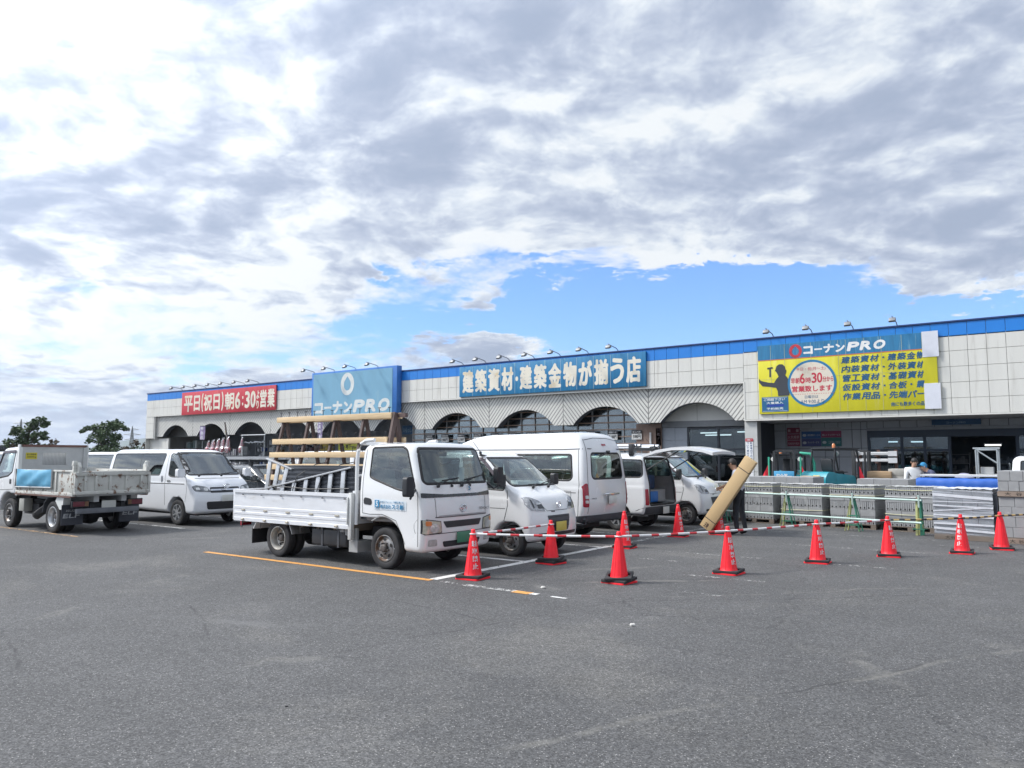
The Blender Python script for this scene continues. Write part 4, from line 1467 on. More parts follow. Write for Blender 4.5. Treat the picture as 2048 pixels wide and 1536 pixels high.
        T /= np.linalg.norm(T, axis=1)[:, None] + 1e-9
        N = np.stack([-T[:, 1], T[:, 0]], 1)
        A, B = s.cast(P + N * w / 2, axis, off), s.cast(P - N * w / 2, axis, off)
        m = len(P)
        if hgt:
            Cn = s.cast(P, axis, off + hgt)
            vs = [tuple(v) for v in np.concatenate([A, Cn, B])]
            fs = []
            for i in range(m if closed else m - 1):
                j = (i + 1) % m
                fs += [(i, j, m + j, m + i), (m + i, m + j, 2 * m + j, 2 * m + i)]
        else:
            vs = [tuple(v) for v in np.concatenate([A, B])]
            fs = [(i, (i + 1) % m, m + (i + 1) % m, m + i) for i in range(m if closed else m - 1)]
        mb.add(vs, fs)

    def finish(s, name, m, parent, liner=None):
        us = np.unique(s.f)
        mp = -np.ones(len(s.v), int)
        mp[us] = np.arange(len(us))
        v, f = s.v[us], mp[s.f]
        o = from_arrays(name, [tuple(q) for q in v], [tuple(int(i) for i in q) for q in f], m, parent, 60)
        if liner:
            q = v[f]
            nr = np.cross(q[:, 2] - q[:, 0], q[:, 3] - q[:, 1])
            vn = np.zeros_like(v)
            for c in range(4):
                np.add.at(vn, f[:, c], nr)
            vn /= np.linalg.norm(vn, axis=1)[:, None] + 1e-12
            from_arrays('interior_trim', [tuple(q) for q in v - vn * 0.025], [tuple(int(i) for i in q[::-1]) for q in f], liner, parent, 60)
        return o


# ---------------------------------------------------------------- vehicle materials
paintw = mat('white_car_paint', (0.75, 0.76, 0.765), 0.22, var=0.03, vs=1.5, coat=0.7, col2=(0.70, 0.695, 0.66), c2s=1.8, c2lo=0.58, c2hi=0.9)
paints = mat('pearl_car_paint', (0.76, 0.78, 0.81), 0.2, var=0.02, vs=1.5, coat=0.7)
paintg = mat('work_truck_paint', (0.63, 0.645, 0.63), 0.42, var=0.06, vs=2, coat=0.2, col2=(0.40, 0.36, 0.29), c2s=3.0, c2lo=0.62, c2hi=0.85, stretch=(1, 1, 0.5))
paintd = mat('dark_car_paint', (0.035, 0.042, 0.05), 0.25, coat=0.7)
rubber = mat('black_rubber', (0.018, 0.018, 0.02), 0.65, var=0.2)
tyrem = mat('tyre_rubber', (0.028, 0.028, 0.03), 0.8, var=0.35, vs=9, col2=(0.075, 0.07, 0.065), c2s=4, bump=0.004, bs=80)
plast = mat('black_plastic', (0.022, 0.024, 0.028), 0.5, var=0.15)
greypl = mat('dark_grey_plastic', (0.06, 0.065, 0.075), 0.55, var=0.1)
trimd = mat('cabin_trim', (0.33, 0.335, 0.34), 0.8)
seatm = mat('seat_cloth', (0.33, 0.335, 0.33), 0.9, var=0.15, vs=10)
chrome = mat('chrome', (0.75, 0.76, 0.78), 0.12, 1.0, var=0.03)
steel = mat('brushed_aluminium', (0.50, 0.51, 0.52), 0.42, 0.75, var=0.12, vs=6, stretch=(0.3, 3, 3))
rimst = mat('rusty_steel_rim', (0.26, 0.26, 0.26), 0.5, 0.5, var=0.2, vs=9, col2=(0.12, 0.075, 0.05), c2s=7, c2lo=0.5, c2hi=0.65)
rimsi = mat('silver_rim', (0.46, 0.47, 0.48), 0.35, 0.6, var=0.1)
holem = mat('rim_hole', (0.012, 0.012, 0.013), 0.8)
chass = mat('chassis_black', (0.022, 0.022, 0.025), 0.7, var=0.3, col2=(0.07, 0.055, 0.045), c2s=5, c2lo=0.6, c2hi=0.8)
gclear = glass('windscreen_glass', (0.74, 0.86, 0.84), 0.01, 1.7)
gsky = glass('tinted_windscreen', (0.55, 0.64, 0.66), 0.01, 2.4)
gdark = glass('privacy_glass', (0.06, 0.065, 0.075), 0.01, 1.3)
gtint = glass('tinted_glass', (0.46, 0.57, 0.54), 0.01, 1.5)
lampw = mat('lamp_reflector', (0.62, 0.63, 0.62), 0.15, 0.5, var=0.25, vs=14)
lampy = mat('aged_lamp', (0.52, 0.51, 0.42), 0.2, 0.3, var=0.3, vs=12)
lampd = mat('lamp_dark', (0.06, 0.065, 0.07), 0.2)
amber = mat('amber_lens', (0.60, 0.20, 0.06), 0.2, coat=0.5)
redl = mat('red_lens', (0.32, 0.012, 0.03), 0.15, coat=0.6, var=0.2, vs=10)
seam = mat('door_seam', (0.07, 0.07, 0.07), 0.7)
papr = mat('paper', (0.75, 0.78, 0.76), 0.6)
platem = mat('blank_plate', (0.62, 0.63, 0.6), 0.4)
plateg = mat('blank_green_plate', (0.05, 0.20, 0.12), 0.4)
platey = mat('blank_yellow_plate', (0.60, 0.50, 0.10), 0.4)
brass = mat('worn_latch', (0.46, 0.42, 0.34), 0.5, 0.3)


def wheel(root, x, y, r, wdt, out, style='steel', rimm=None, dual=False):
    """tyre with a rim; out = -1 or +1, the side the outer face looks to"""
    a = wdt / 2
    mb = MB()
    ri = r * 0.64
    n = 40
    mb.lathe([(ri, -a * 0.8), (ri + 0.02, -a * 0.92), (r * 0.86, -a), (r * 0.955, -a * 0.86), (r * 0.99, -a * 0.6), (r, -a * 0.3), (r * 0.985, -a * 0.28), (r * 0.985, -a * 0.22), (r, -a * 0.2), (r, a * 0.2), (r * 0.985, a * 0.22), (r * 0.985, a * 0.28), (r, a * 0.3),
              (r * 0.99, a * 0.6), (r * 0.955, a * 0.86), (r * 0.86, a), (ri + 0.02, a * 0.92), (ri, a * 0.8), (ri, -a * 0.8)], n, 'Y', caps=False)
    w_ = mb.build('wheel', tyrem, root)
    w_.location = (x, y, r)
    f = out
    mb = MB()
    if style == 'dish':
        mb.lathe([(ri, f * a * 0.92), (ri * 0.93, f * a * 0.94), (ri * 0.88, f * a * 0.75), (ri * 0.80, f * a * 0.2), (ri * 0.76, -f * a * 0.35), (ri * 0.62, -f * a * 0.55), (ri * 0.45, -f * a * 0.5), (ri * 0.42, -f * a * 0.5), (0, -f * a * 0.5)], 32, 'Y', caps=False)
    elif style == 'alloy':
        mb.lathe([(ri, f * a * 0.9), (ri * 0.93, f * a * 0.93), (ri * 0.88, f * a * 0.5), (ri * 0.86, -f * a * 0.2), (0, -f * a * 0.2)], 32, 'Y', caps=False)
    else:
        mb.lathe([(ri, f * a * 0.92), (ri * 0.94, f * a * 0.95), (ri * 0.88, f * a * 0.70), (ri * 0.80, f * a * 0.52), (ri * 0.62, f * a * 0.78), (ri * 0.40, f * a * 0.80), (ri * 0.36, f * a * 0.66), (0, f * a * 0.66)], 32, 'Y', caps=False)
    rm = mb.build('rim', rimm or rimst, w_)
    if style == 'alloy':
        sp = MB()
        for k in range(7):
            t = 2 * PI * k / 7
            c, d = math.cos(t), math.sin(t)
            sp.bar((0.03 * c, f * a * 0.75, 0.03 * d), (ri * 0.92 * c, f * a * 0.8, ri * 0.92 * d), 0.035, 0.04, (0, 1, 0))
        sp.lathe([(0.06, f * a * 0.6), (0.06, f * a * 0.95), (0, f * a * 0.98)], 18, 'Y')
        sp.build('spokes', rimsi, w_)
        return w_
    hl = MB()
    k5 = 5
    for k in range(k5):
        t = 2 * PI * (k + 0.3) / k5
        cx, cz = ri * 0.66 * math.cos(t), ri * 0.66 * math.sin(t)
        yo = f * a * (0.815 if style != 'dish' else -0.40)
        pts = []
        for q in range(14):
            u = 2 * PI * q / 14
            pa, pb = math.cos(u) * ri * 0.11, math.sin(u) * ri * 0.16
            pts.append((cx + pa * math.cos(t) - pb * math.sin(t), yo, cz + pa * math.sin(t) + pb * math.cos(t)))
        hl.add(pts, [tuple(range(14))])
    hl.build('rim_openings', holem, w_, smooth=0)
    hb = MB()
    yb = f * a * (0.66 if style != 'dish' else -0.5)
    hb.lathe([(ri * 0.30, yb), (ri * 0.30, yb + f * 0.05), (ri * 0.22, yb + f * 0.07), (0, yb + f * 0.075)], 18, 'Y')
    for k in range(5):
        t = 2 * PI * (k + 0.8) / 5
        hb.lathe([(0.014, yb), (0.014, yb + f * 0.05), (0, yb + f * 0.052)], 6, 'Y', (ri * 0.42 * math.cos(t), 0, ri * 0.42 * math.sin(t)))
    hb.build('hub', mat('hub_dark', (0.10, 0.09, 0.085), 0.6, 0.4, var=0.2), w_)
    return w_


def seat(root, x, y, z, w=0.46):
    s_ = MB()
    s_.box(x - 0.25, x + 0.28, y - w / 2, y + w / 2, z, z + 0.16)
    s_.prism([(x - 0.28, z + 0.1), (x - 0.14, z + 0.1), (x - 0.26, z + 0.70), (x - 0.36, z + 0.70)], 'Y', y - w / 2, y + w / 2)
    s_.box(x - 0.38, x - 0.29, y - w * 0.28, y + w * 0.28, z + 0.72, z + 0.90)
    return s_.build('seat', seatm, root, bevel=0.04, segs=3)


def steering(root, x, y, z):
    m_ = MB()
    pts = []
    for i in range(25):
        t = 2 * PI * i / 24
        pts.append((x - 0.10 * math.sin(t), y + 0.19 * math.cos(t), z + 0.16 * math.sin(t)))
    m_.tube(pts, 0.014, 6, caps=False)
    m_.bar((x, y - 0.18, z), (x, y + 0.18, z), 0.03, 0.03)
    m_.tube([(x, y, z), (x + 0.25, y, z - 0.3)], 0.025, 6)
    return m_.build('steering_wheel', plast, root)


def windows(b, root, side=(), front=None, rear=None, sideg=None, frontg=None, rearg=None, gasket=0.035):
    gk = MB()
    for ax in 'RL':
        for p, gm in side:
            b.cut(p, ax)
    if front:
        b.cut(front, 'F', 0.12)
    if rear:
        b.cut(rear, 'B', 0.12)
    for ax in 'RL':
        for p, gm in side:
            b.patch('side_window', p, ax, gm, root, 0.0)
            b.ribbon(gk, p, ax, gasket, 0.0, True, 0.008)
    if front:
        b.patch('windscreen', front, 'F', frontg or gclear, root, 0.0)
        b.ribbon(gk, front, 'F', gasket * 1.25, 0.0, True, 0.01)
    if rear:
        b.patch('rear_window', rear, 'B', rearg or gtint, root, 0.0)
        b.ribbon(gk, rear, 'B', gasket, 0.0, True, 0.01)
    gk.build('window_seal', rubber, root, fix=False)


def plate(root, x, y, z, face, m, w=0.33, h=0.165):
    o = MB()
    o.box(x - 0.006, x + 0.006, y - w / 2, y + w / 2, z - h / 2, z + h / 2)
    return o.build('number_plate', m, root, bevel=0.004)


def wiper(root, x, pts):
    o = MB()
    for a, p, q in pts:
        o.tube([a, p], 0.011, 6)
        o.tube([q[0], q[1]], 0.010, 6)
        o.lathe([(0.028, 0), (0.028, 0.03), (0, 0.035)], 10, 'X', (a[0] - 0.01, a[1], a[2]))
    return o.build('wiper', plast, root)


def mirror(root, side, stalk, c, w=0.17, h=0.26, d=0.09, m=None):
    o = MB()
    o.tube(stalk, 0.017, 8)
    sh = rnd([(c[1] - w / 2, c[2] - h / 2), (c[1] + w / 2, c[2] - h / 2), (c[1] + w / 2, c[2] + h / 2), (c[1] - w / 2, c[2] + h / 2)], 0.05)
    k = MB()
    k.prism(sh, 'X', c[0] - d / 2, c[0] + d / 2)
    mo = k.build('wing_mirror', m or plast, root, bevel=0.02, segs=3)
    o.build('mirror_arm', plast, mo)
    g = MB()
    s2 = [(c[1] + (p - c[1]) * 0.86, c[2] + (q - c[2]) * 0.9) for p, q in sh]
    g.prism(s2, 'X', c[0] - d / 2 - 0.004, c[0] - d / 2 - 0.0005)
    g.build('mirror_glass', chrome, mo)
    return mo


def oval_emblem(root, x, y, z, w, h, kind_='three'):
    o = MB()

    def ell(cy, cz, a, b, r, n=28):
        o.tube([(x, cy + a * math.cos(2 * PI * i / n), cz + b * math.sin(2 * PI * i / n)) for i in range(n + 1)], r, 6, caps=False)
    if kind_ == 'three':
        ell(y, z, w / 2, h / 2, 0.008)
        ell(y, z + h * 0.02, w * 0.16, h * 0.44, 0.006)
        ell(y, z + h * 0.24, w * 0.36, h * 0.17, 0.006)
    else:
        ell(y, z, w / 2, h / 2, 0.008)
        o.tube([(x, y - w * 0.3, z + h * 0.28), (x, y + w * 0.25, z + h * 0.28), (x, y + w * 0.12, z - h * 0.05), (x, y - w * 0.3, z - h * 0.05)], 0.007, 6)
        o.tube([(x, y - w * 0.3, z - h * 0.28), (x, y + w * 0.25, z - h * 0.28)], 0.007, 6)
    return o.build('emblem', chrome, root)


# ================================================================ flatbed truck (hero)
def flatbed():
    t = thing('flatbed_truck', 'white flatbed truck with dropside bed, blue door decal and black band under the windscreen', 'truck', (-10.4, 9.58, 0))
    prof = rnd([(0.93, 0.34), (2.33, 0.30), (2.39, 0.34), (2.43, 0.62), (2.42, 0.98), (2.37, 1.28), (2.13, 1.90), (2.00, 1.98), (1.05, 1.99), (0.95, 1.90), (0.92, 1.4)], [0.02, 0.05, 0.05, 0.1, 0.2, 0.1, 0.12, 0.15, 0.1, 0.1, 0.02])

    def low(X, Y, Z):
        return np.maximum(np.maximum(X - 1.42, Z - 0.79), 0.62 - np.abs(Y) - 1.2)
    b = Body(prof, 0.85, 0.024, tum=0.075, zbelt=1.15, ztop=1.98, bowf=0.10, bowr=0.0, taper=0.02, k=0.09, crown=0.03, arches=[(1.48, 0.33, 0.475)], tuck=0.0, shoulder=0.0, cut=low, wheel_in=0.42)
    dw = rnd([(1.17, 1.44), (1.19, 1.90), (1.86, 1.91), (1.95, 1.86), (2.16, 1.30), (2.15, 1.22), (1.84, 1.24), (1.27, 1.40)], [0.04, 0.05, 0.06, 0.06, 0.03, 0.03, 0.1, 0.06])
    ws = rnd([(-0.775, 1.34), (0.775, 1.34), (0.715, 1.885), (-0.715, 1.885)], [0.09, 0.09, 0.07, 0.07])
    rw = rnd([(-0.6, 1.38), (0.6, 1.38), (0.6, 1.80), (-0.6, 1.80)], 0.06)
    windows(b, t, [(dw, gclear)], ws, None, gasket=0.034)
    # rear window of the cab
    q = b.v[b.f].mean(1)
    m_ = inside(rw, q[:, [1, 2]]) & (q[:, 0] < 1.05)
    b.f = b.f[~m_]
    b.finish('cab', paintw, t, trimd)
    MB().prism(rw, 'X', 0.925, 0.935).build('rear_window', gclear, t)
    rr = MB()
    rr.tube([(0.92, p[0], p[1]) for p in rw + [rw[0]]], 0.022, 6, caps=False)
    rr.build('rear_window_seal', rubber, t)
    sm = MB()
    for ax in 'RL':
        b.ribbon(sm, [(1.03, 0.86), (1.02, 1.4), (1.06, 1.93), (1.5, 1.955), (1.95, 1.95), (2.03, 1.9)], ax, 0.010, 0.002)
        b.ribbon(sm, [(1.03, 0.86), (1.2, 0.845), (1.48, 0.855), (1.78, 0.77), (1.98, 0.42)], ax, 0.010, 0.002)
        b.ribbon(sm, [(2.22, 1.22), (2.235, 0.9), (2.235, 0.40)], ax, 0.010, 0.002)
    b.ribbon(sm, [(-0.80, 0.58), (-0.3, 0.585), (0.3, 0.585), (0.80, 0.58)], 'F', 0.012, 0.002)
    b.ribbon(sm, [(-0.62, 0.83), (-0.3, 0.83), (0, 0.828), (0.3, 0.83), (0.62, 0.83)], 'F', 0.016, 0.003)
    b.ribbon(sm, [(-0.60, 0.83), (-0.61, 1.12)], 'F', 0.010, 0.002)
    b.ribbon(sm, [(0.60, 0.83), (0.61, 1.12)], 'F', 0.010, 0.002)
    sm.build('panel_seam', seam, t, fix=False)
    b.patch('front_band', rnd([(-0.83, 1.13), (0.83, 1.13), (0.83, 1.205), (0.4, 1.175), (-0.4, 1.175), (-0.83, 1.205)], 0.01), 'F', mat('band_black', (0.015, 0.017, 0.022), 0.25, coat=0.5), t, 0.006)
    b.patch('grille', rnd([(-0.40, 0.665), (0.40, 0.665), (0.47, 0.765), (-0.47, 0.765)], 0.015), 'F', plast, t, 0.004)
    b.patch('grille_trim', rnd([(-0.56, 0.835), (0.56, 0.835), (0.56, 0.858), (-0.56, 0.858)], 0.01), 'F', mat('trim_grey', (0.34, 0.35, 0.36), 0.4, 0.3), t, 0.016)
    b.patch('lower_intake', rnd([(-0.42, 0.37), (0.42, 0.37), (0.46, 0.46), (-0.46, 0.46)], 0.03), 'F', plast, t, 0.004)
    for sg in (-1, 1):
        def P(pts):
            return [(sg * p[0], p[1]) for p in (pts if sg > 0 else pts[::-1])]
        hl = b.patch('headlight', P(rnd([(0.50, 0.60), (0.80, 0.585), (0.835, 0.60), (0.835, 0.80), (0.78, 0.80), (0.52, 0.765)], 0.02)), 'F', lampy, t, 0.012, depth=0.03)
        b.patch('lamp_lens', P([(0.53 + 0.115 + 0.09 * math.cos(2 * PI * i / 20), 0.67 + 0.075 * math.sin(2 * PI * i / 20)) for i in range(20)]), 'F', lampw, hl, 0.018)
        b.patch('turn_signal', P(rnd([(0.70, 0.71), (0.80, 0.71), (0.80, 0.785), (0.70, 0.775)], 0.02)), 'F', amber, hl, 0.018)
        gb = MB()
        b.ribbon(gb, P([(0.50, 0.60), (0.80, 0.585), (0.835, 0.60), (0.835, 0.80), (0.78, 0.80), (0.52, 0.765)]), 'F', 0.02, 0.008, True, 0.006)
        gb.build('lamp_seal', plast, hl, fix=False)
        b.patch('fog_lamp', P(rnd([(0.56, 0.40), (0.74, 0.40), (0.74, 0.50), (0.58, 0.50)], 0.02)), 'F', lampw, t, 0.008)
        wl = MB()
        pts = [(1.48 + 0.475 * math.cos(a), 0.33 + 0.475 * math.sin(a)) for a in np.linspace(0.12, 2.1, 18)]
        b.ribbon(wl, pts, 'R' if sg < 0 else 'L', 0.02, 0.002, False, 0.008)
        wl.build('arch_lip', mat('lip_grey', (0.35, 0.36, 0.36), 0.5), t, fix=False)
    oval_emblem(t, 2.425, 0.0, 0.945, 0.15, 0.105)
    L = MB()
    text(L, 'TOYOACE', 0.40, 0.66, 0.905, 0.945, 2.425, 0.02, 0.2, '+X', 5)
    L.build('model_lettering', mat('badge_grey', (0.12, 0.12, 0.13), 0.4), t, smooth=0)
    st = MB()
    st.add([(float(b.cast(np.array([[0.2, 1.255]]), 'F')[0][0]) + 0.012, 0.20 + 0.055 * math.cos(2 * PI * i / 24), 1.255 + 0.05 * math.sin(2 * PI * i / 24)) for i in range(24)], [tuple(range(24))])
    st.build('round_sticker', mat('sticker_white', (0.7, 0.72, 0.74), 0.4), t, smooth=0)
    L = MB()
    text(L, 'S', 0.17, 0.23, 1.22, 1.29, float(b.cast(np.array([[0.2, 1.255]]), 'F')[0][0]) + 0.016, 0.03, 0.0, '+X')
    L.build('sticker_letter', mat('sticker_blue', (0.06, 0.28, 0.45), 0.4), t, smooth=0)
    # door decal
    b.patch('door_decal', [(1.30, 0.925), (2.0, 0.925), (2.0, 1.07), (1.30, 1.10)], 'R', mat('decal_white', (0.68, 0.74, 0.78), 0.4), t, 0.004)
    bl = mat('decal_blue', (0.03, 0.22, 0.42), 0.4)
    L = MB()
    yd = float(b.cast(np.array([[1.65, 1.0]]), 'R')[0][1]) - 0.016
    L.box(1.325, 1.425, yd, yd + 0.001, 0.965, 1.075)
    text(L, '株式会社', 1.45, 1.68, 0.945, 1.01, yd, 0.02)
    text(L, 'スミ創', 1.70, 1.95, 0.94, 1.02, yd, 0.035)
    text(L, '住宅リフォーム・外構工事一式', 1.45, 1.95, 1.035, 1.065, yd, 0.016)
    text(L, 'SUMISO', 1.325, 1.425, 0.94, 0.956, yd, 0.016)
    L.build('decal_lettering', bl, t, smooth=0)
    L = MB()
    text(L, 'S', 1.35, 1.40, 0.975, 1.065, yd - 0.002, 0.03)
    L.build('decal_mark', mat('decal_white', (0, 0, 0)), t, smooth=0)
    for ax in 'RL':
        b.patch('door_handle', rnd([(1.06, 1.0), (1.23, 0.99), (1.25, 1.03), (1.23, 1.09), (1.08, 1.11), (1.055, 1.07)], 0.03), ax, plast, t, 0.005)
    mirror(t, -1, [(2.16, -0.80, 1.28), (2.2, -0.92, 1.20), (2.22, -1.0, 1.12)], (2.18, -1.0, 1.30), 0.17, 0.30)
    mirror(t, 1, [(2.2, 0.80, 1.36), (2.3, 0.95, 1.22), (2.32, 1.05, 1.26)], (2.30, 1.08, 1.44), 0.17, 0.28)
    wiper(t, 0, [((2.375, -0.55, 1.305), (2.335, -0.25, 1.40), ((2.345, -0.42, 1.385), (2.335, -0.02, 1.42))), ((2.385, 0.0, 1.305), (2.345, 0.32, 1.41), ((2.35, 0.12, 1.39), (2.315, 0.60, 1.45)))])
    for yy in (-0.22, 0.22):
        MB().lathe([(0.022, 2.36), (0.018, 2.39), (0, 2.393)], 10, 'X', (0, yy, 1.30)).build('washer_nozzle', plast, t)
    plate(t, 2.44, 0.0, 0.50, 1, plateg)
    # cabin
    c = MB()
    c.box(1.75, 2.26, -0.74, 0.74, 0.9, 1.27)
    c.box(0.98, 2.2, -0.74, 0.74, 0.72, 0.82)
    c.build('dashboard', trimd, t, bevel=0.05)
    seat(t, 1.36, -0.42, 0.85)
    seat(t, 1.36, 0.38, 0.85, 0.7)
    steering(t, 1.80, -0.42, 1.30)
    o = MB()
    o.add([(2.03, -0.30, 1.40), (2.22, -0.22, 1.29), (2.22, 0.10, 1.29), (2.03, 0.06, 1.42)], [(0, 1, 2, 3)])
    o.build('paper_sheet', papr, t)
    box(2.08, 2.09, 0.30, 0.42, 1.28, 1.58).build('paper_sheet', papr, t)
    MB().prism(rnd([(-0.11, 1.76), (0.11, 1.76), (0.11, 1.83), (-0.11, 1.83)], 0.02), 'X', 1.93, 1.97).build('rear_view_mirror', plast, t)
    an = MB()
    an.tube([(1.9, 0.70, 1.98), (1.75, 0.74, 2.25)], 0.004, 5)
    an.build('aerial', plast, t)
    # chassis
    ch = MB()
    for y in (-0.34, 0.34):
        ch.box(-2.3, 1.95, y - 0.05, y + 0.05, 0.44, 0.58)
    for x in (-2.2, -1.6, -0.7, 0.1, 0.85):
        ch.box(x - 0.05, x + 0.05, -0.28, 0.28, 0.45, 0.57)
    ch.box(-1.3, -1.0, -0.6, 0.6, 0.26, 0.38)
    ch.lathe([(0.16, -0.12), (0.19, 0), (0.16, 0.12)], 14, 'Y', (-1.15, 0, 0.32))
    ch.box(0.9, 2.1, -0.5, 0.5, 0.3, 0.62)
    ch.build('chassis', chass, t, bevel=0.01)
    tk = MB()
    tk.box(-0.27, 0.62, -0.80, -0.42, 0.27, 0.56)
    tk.build('fuel_tank', plast, t, bevel=0.04, segs=3)
    for i, (x, z) in enumerate(((-0.06, 0.55),)):
        MB().lathe([(0.05, z), (0.05, z + 0.06), (0.045, z + 0.07), (0, z + 0.072)], 14, 'Z', (x, -0.66, 0)).build('fuel_cap', plast, t)
    for x in (0.02, 0.42):
        box(x - 0.02, x + 0.02, -0.808, -0.41, 0.262, 0.568).build('tank_strap', greypl, t)
    br = MB()
    br.prism([(0.72, 0.40), (0.86, 0.40), (0.86, 0.60), (0.30, 0.60), (0.38, 0.55), (0.66, 0.46)], 'Y', -0.80, -0.76)
    br.box(0.70, 0.90, -0.82, -0.5, 0.22, 0.40)
    br.build('step_bracket', mat('bracket_grey', (0.30, 0.31, 0.31), 0.6, var=0.2), t)
    for sg, lst in ((-1, 'R'), (1, 'L')):
        wheel(t, 1.48, sg * 0.70, 0.325, 0.19, sg, 'steel')
        wheel(t, -1.15, sg * 0.735, 0.325, 0.17, sg, 'dish', mat('worn_dish_rim', (0.42, 0.41, 0.38), 0.45, 0.5, var=0.2, vs=9, col2=(0.2, 0.15, 0.1), c2s=6, c2lo=0.55, c2hi=0.7))
        wheel(t, -1.15, sg * 0.53, 0.325, 0.17, sg, 'dish')
        fd = MB()
        pl = [(-1.80, 0.46), (-1.70, 0.60), (-1.58, 0.69), (-1.42, 0.715), (-0.92, 0.71)]
        for p, q in zip(pl[:-1], pl[1:]):
            fd.bar((p[0], sg * 0.66, p[1]), (q[0], sg * 0.66, q[1]), 0.40, 0.012)
        fd.build('rear_fender', paintw, t)
        fd = MB()
        for p, q in zip([(-0.92, 0.71), (-0.80, 0.62), (-0.70, 0.42)][:-1], [(-0.80, 0.62), (-0.70, 0.42)]):
            fd.bar((p[0], sg * 0.66, p[1]), (q[0], sg * 0.66, q[1]), 0.40, 0.01)
        fd.build('front_mudguard', steel, t)
        box(-1.83, -1.815, min(sg * 0.46, sg * 0.86), max(sg * 0.46, sg * 0.86), 0.20, 0.47).build('mud_flap', rubber, t)
    # bed
    bd = MB()
    bd.box(-2.36, 0.80, -0.82, 0.82, 0.60, 0.665)
    for x in np.arange(-2.2, 0.8, 0.42):
        bd.box(x - 0.03, x + 0.03, -0.8, 0.8, 0.545, 0.599)
    bd.build('bed_floor', mat('bed_floor', (0.16, 0.13, 0.10), 0.8, var=0.2), t)
    alu = mat('worn_alloy_board', (0.70, 0.715, 0.74), 0.42, 0.1, var=0.08, vs=3, stretch=(0.6, 2, 2), col2=(0.54, 0.53, 0.52), c2s=2.5, c2lo=0.55, c2hi=0.8)
    for sg in (-1, 1):
        pr = [(0.82, 0.585), (0.872, 0.585), (0.872, 0.645), (0.866, 0.65), (0.866, 0.705), (0.872, 0.71), (0.872, 0.75), (0.866, 0.755), (0.866, 0.805), (0.870, 0.81), (0.870, 0.85), (0.864, 0.855), (0.864, 1.10), (0.885, 1.10), (0.885, 1.155), (0.82, 1.155)]
        sd_ = MB()
        sd_.prism([(sg * p[0], p[1]) for p in pr], 'X', -2.38, 0.74)
        so_ = sd_.build('side_board', alu, t)
        for x in (-2.1, -1.45, -0.82, -0.2, 0.45):
            box(x - 0.05, x + 0.05, sg * 0.862 - 0.02, sg * 0.862 + 0.02, 0.775, 0.80).build('latch_plate', brass, so_, bevel=0.004)
            MB().tube([(x - 0.03, sg * 0.885, 0.62), (x + 0.03, sg * 0.885, 0.62)], 0.018, 8).build('hinge', brass, so_)
        for x in np.arange(-2.1, 0.7, 0.55):
            box(x - 0.008, x + 0.008, sg * 0.886 - 0.004, sg * 0.886 + 0.004, 0.47, 0.585).build('hook_pin', chass, so_)
            box(x - 0.02, x + 0.02, sg * 0.886 - 0.006, sg * 0.886 + 0.006, 1.06, 1.075).build('rail_slot', chass, so_)
        po = MB()
        po.box(0.745, 0.82, sg * 0.86 - 0.035, sg * 0.86 + 0.035, 0.42, 1.17)
        po.box(0.73, 0.755, sg * 0.905 - 0.012, sg * 0.905 + 0.012, 0.66, 1.1)
        po.build('corner_post', mat('post_white', (0.55, 0.56, 0.55), 0.5, var=0.15, col2=(0.3, 0.22, 0.15), c2s=6, c2lo=0.6, c2hi=0.75), t, bevel=0.006)
    tg = MB()
    tg.box(-2.43, -2.385, -0.86, 0.86, 0.60, 1.15)
    tg.box(-2.45, -2.43, -0.86, 0.86, 1.09, 1.155)
    tg.build('tailgate', alu, t, bevel=0.006)
    box(0.765, 0.81, -0.82, 0.82, 0.666, 1.2).build('front_board', alu, t)
    gf = MB()
    for sg in (-1, 1):
        gf.tube([(0.84, sg * 0.80, 0.66), (0.84, sg * 0.80, 1.72), (0.855, sg * 0.79, 1.86), (0.90, sg * 0.775, 1.96), (1.0, sg * 0.76, 2.015), (1.18, sg * 0.75, 2.025)], 0.032, 10)
    gf.tube([(0.84, -0.8, 1.45), (0.84, 0.8, 1.45)], 0.022, 8)
    gf.tube([(0.92, -0.775, 1.97), (0.92, 0.775, 1.97)], 0.03, 8)
    gf.build('guard_frame', paintw, t)
    rl = MB()
    rl.box(-2.42, -2.36, -0.7, -0.5, 0.48, 0.56)
    rl.box(-2.42, -2.36, 0.5, 0.7, 0.48, 0.56)
    rl.build('tail_lamp', redl, t)
    return t


truck = flatbed()

# ---- glass rack standing in the bed
woodm = mat('pine_plank', (0.64, 0.48, 0.29), 0.65, var=0.14, vs=5, stretch=(0.5, 4, 9), col2=(0.46, 0.29, 0.14), c2s=2.2, c2lo=0.58, c2hi=0.75)
brownm = mat('brown_post', (0.085, 0.055, 0.05), 0.6, var=0.25, vs=6)
rk = thing('glass_rack', 'tall A shaped glass carrying rack of brown posts and pine planks in the truck bed', 'rack', (-10.4, 9.58, 0.665))


def face_y(z, sg):
    return sg * (0.06 + (2.50 - z) / 1.84 * 0.42)


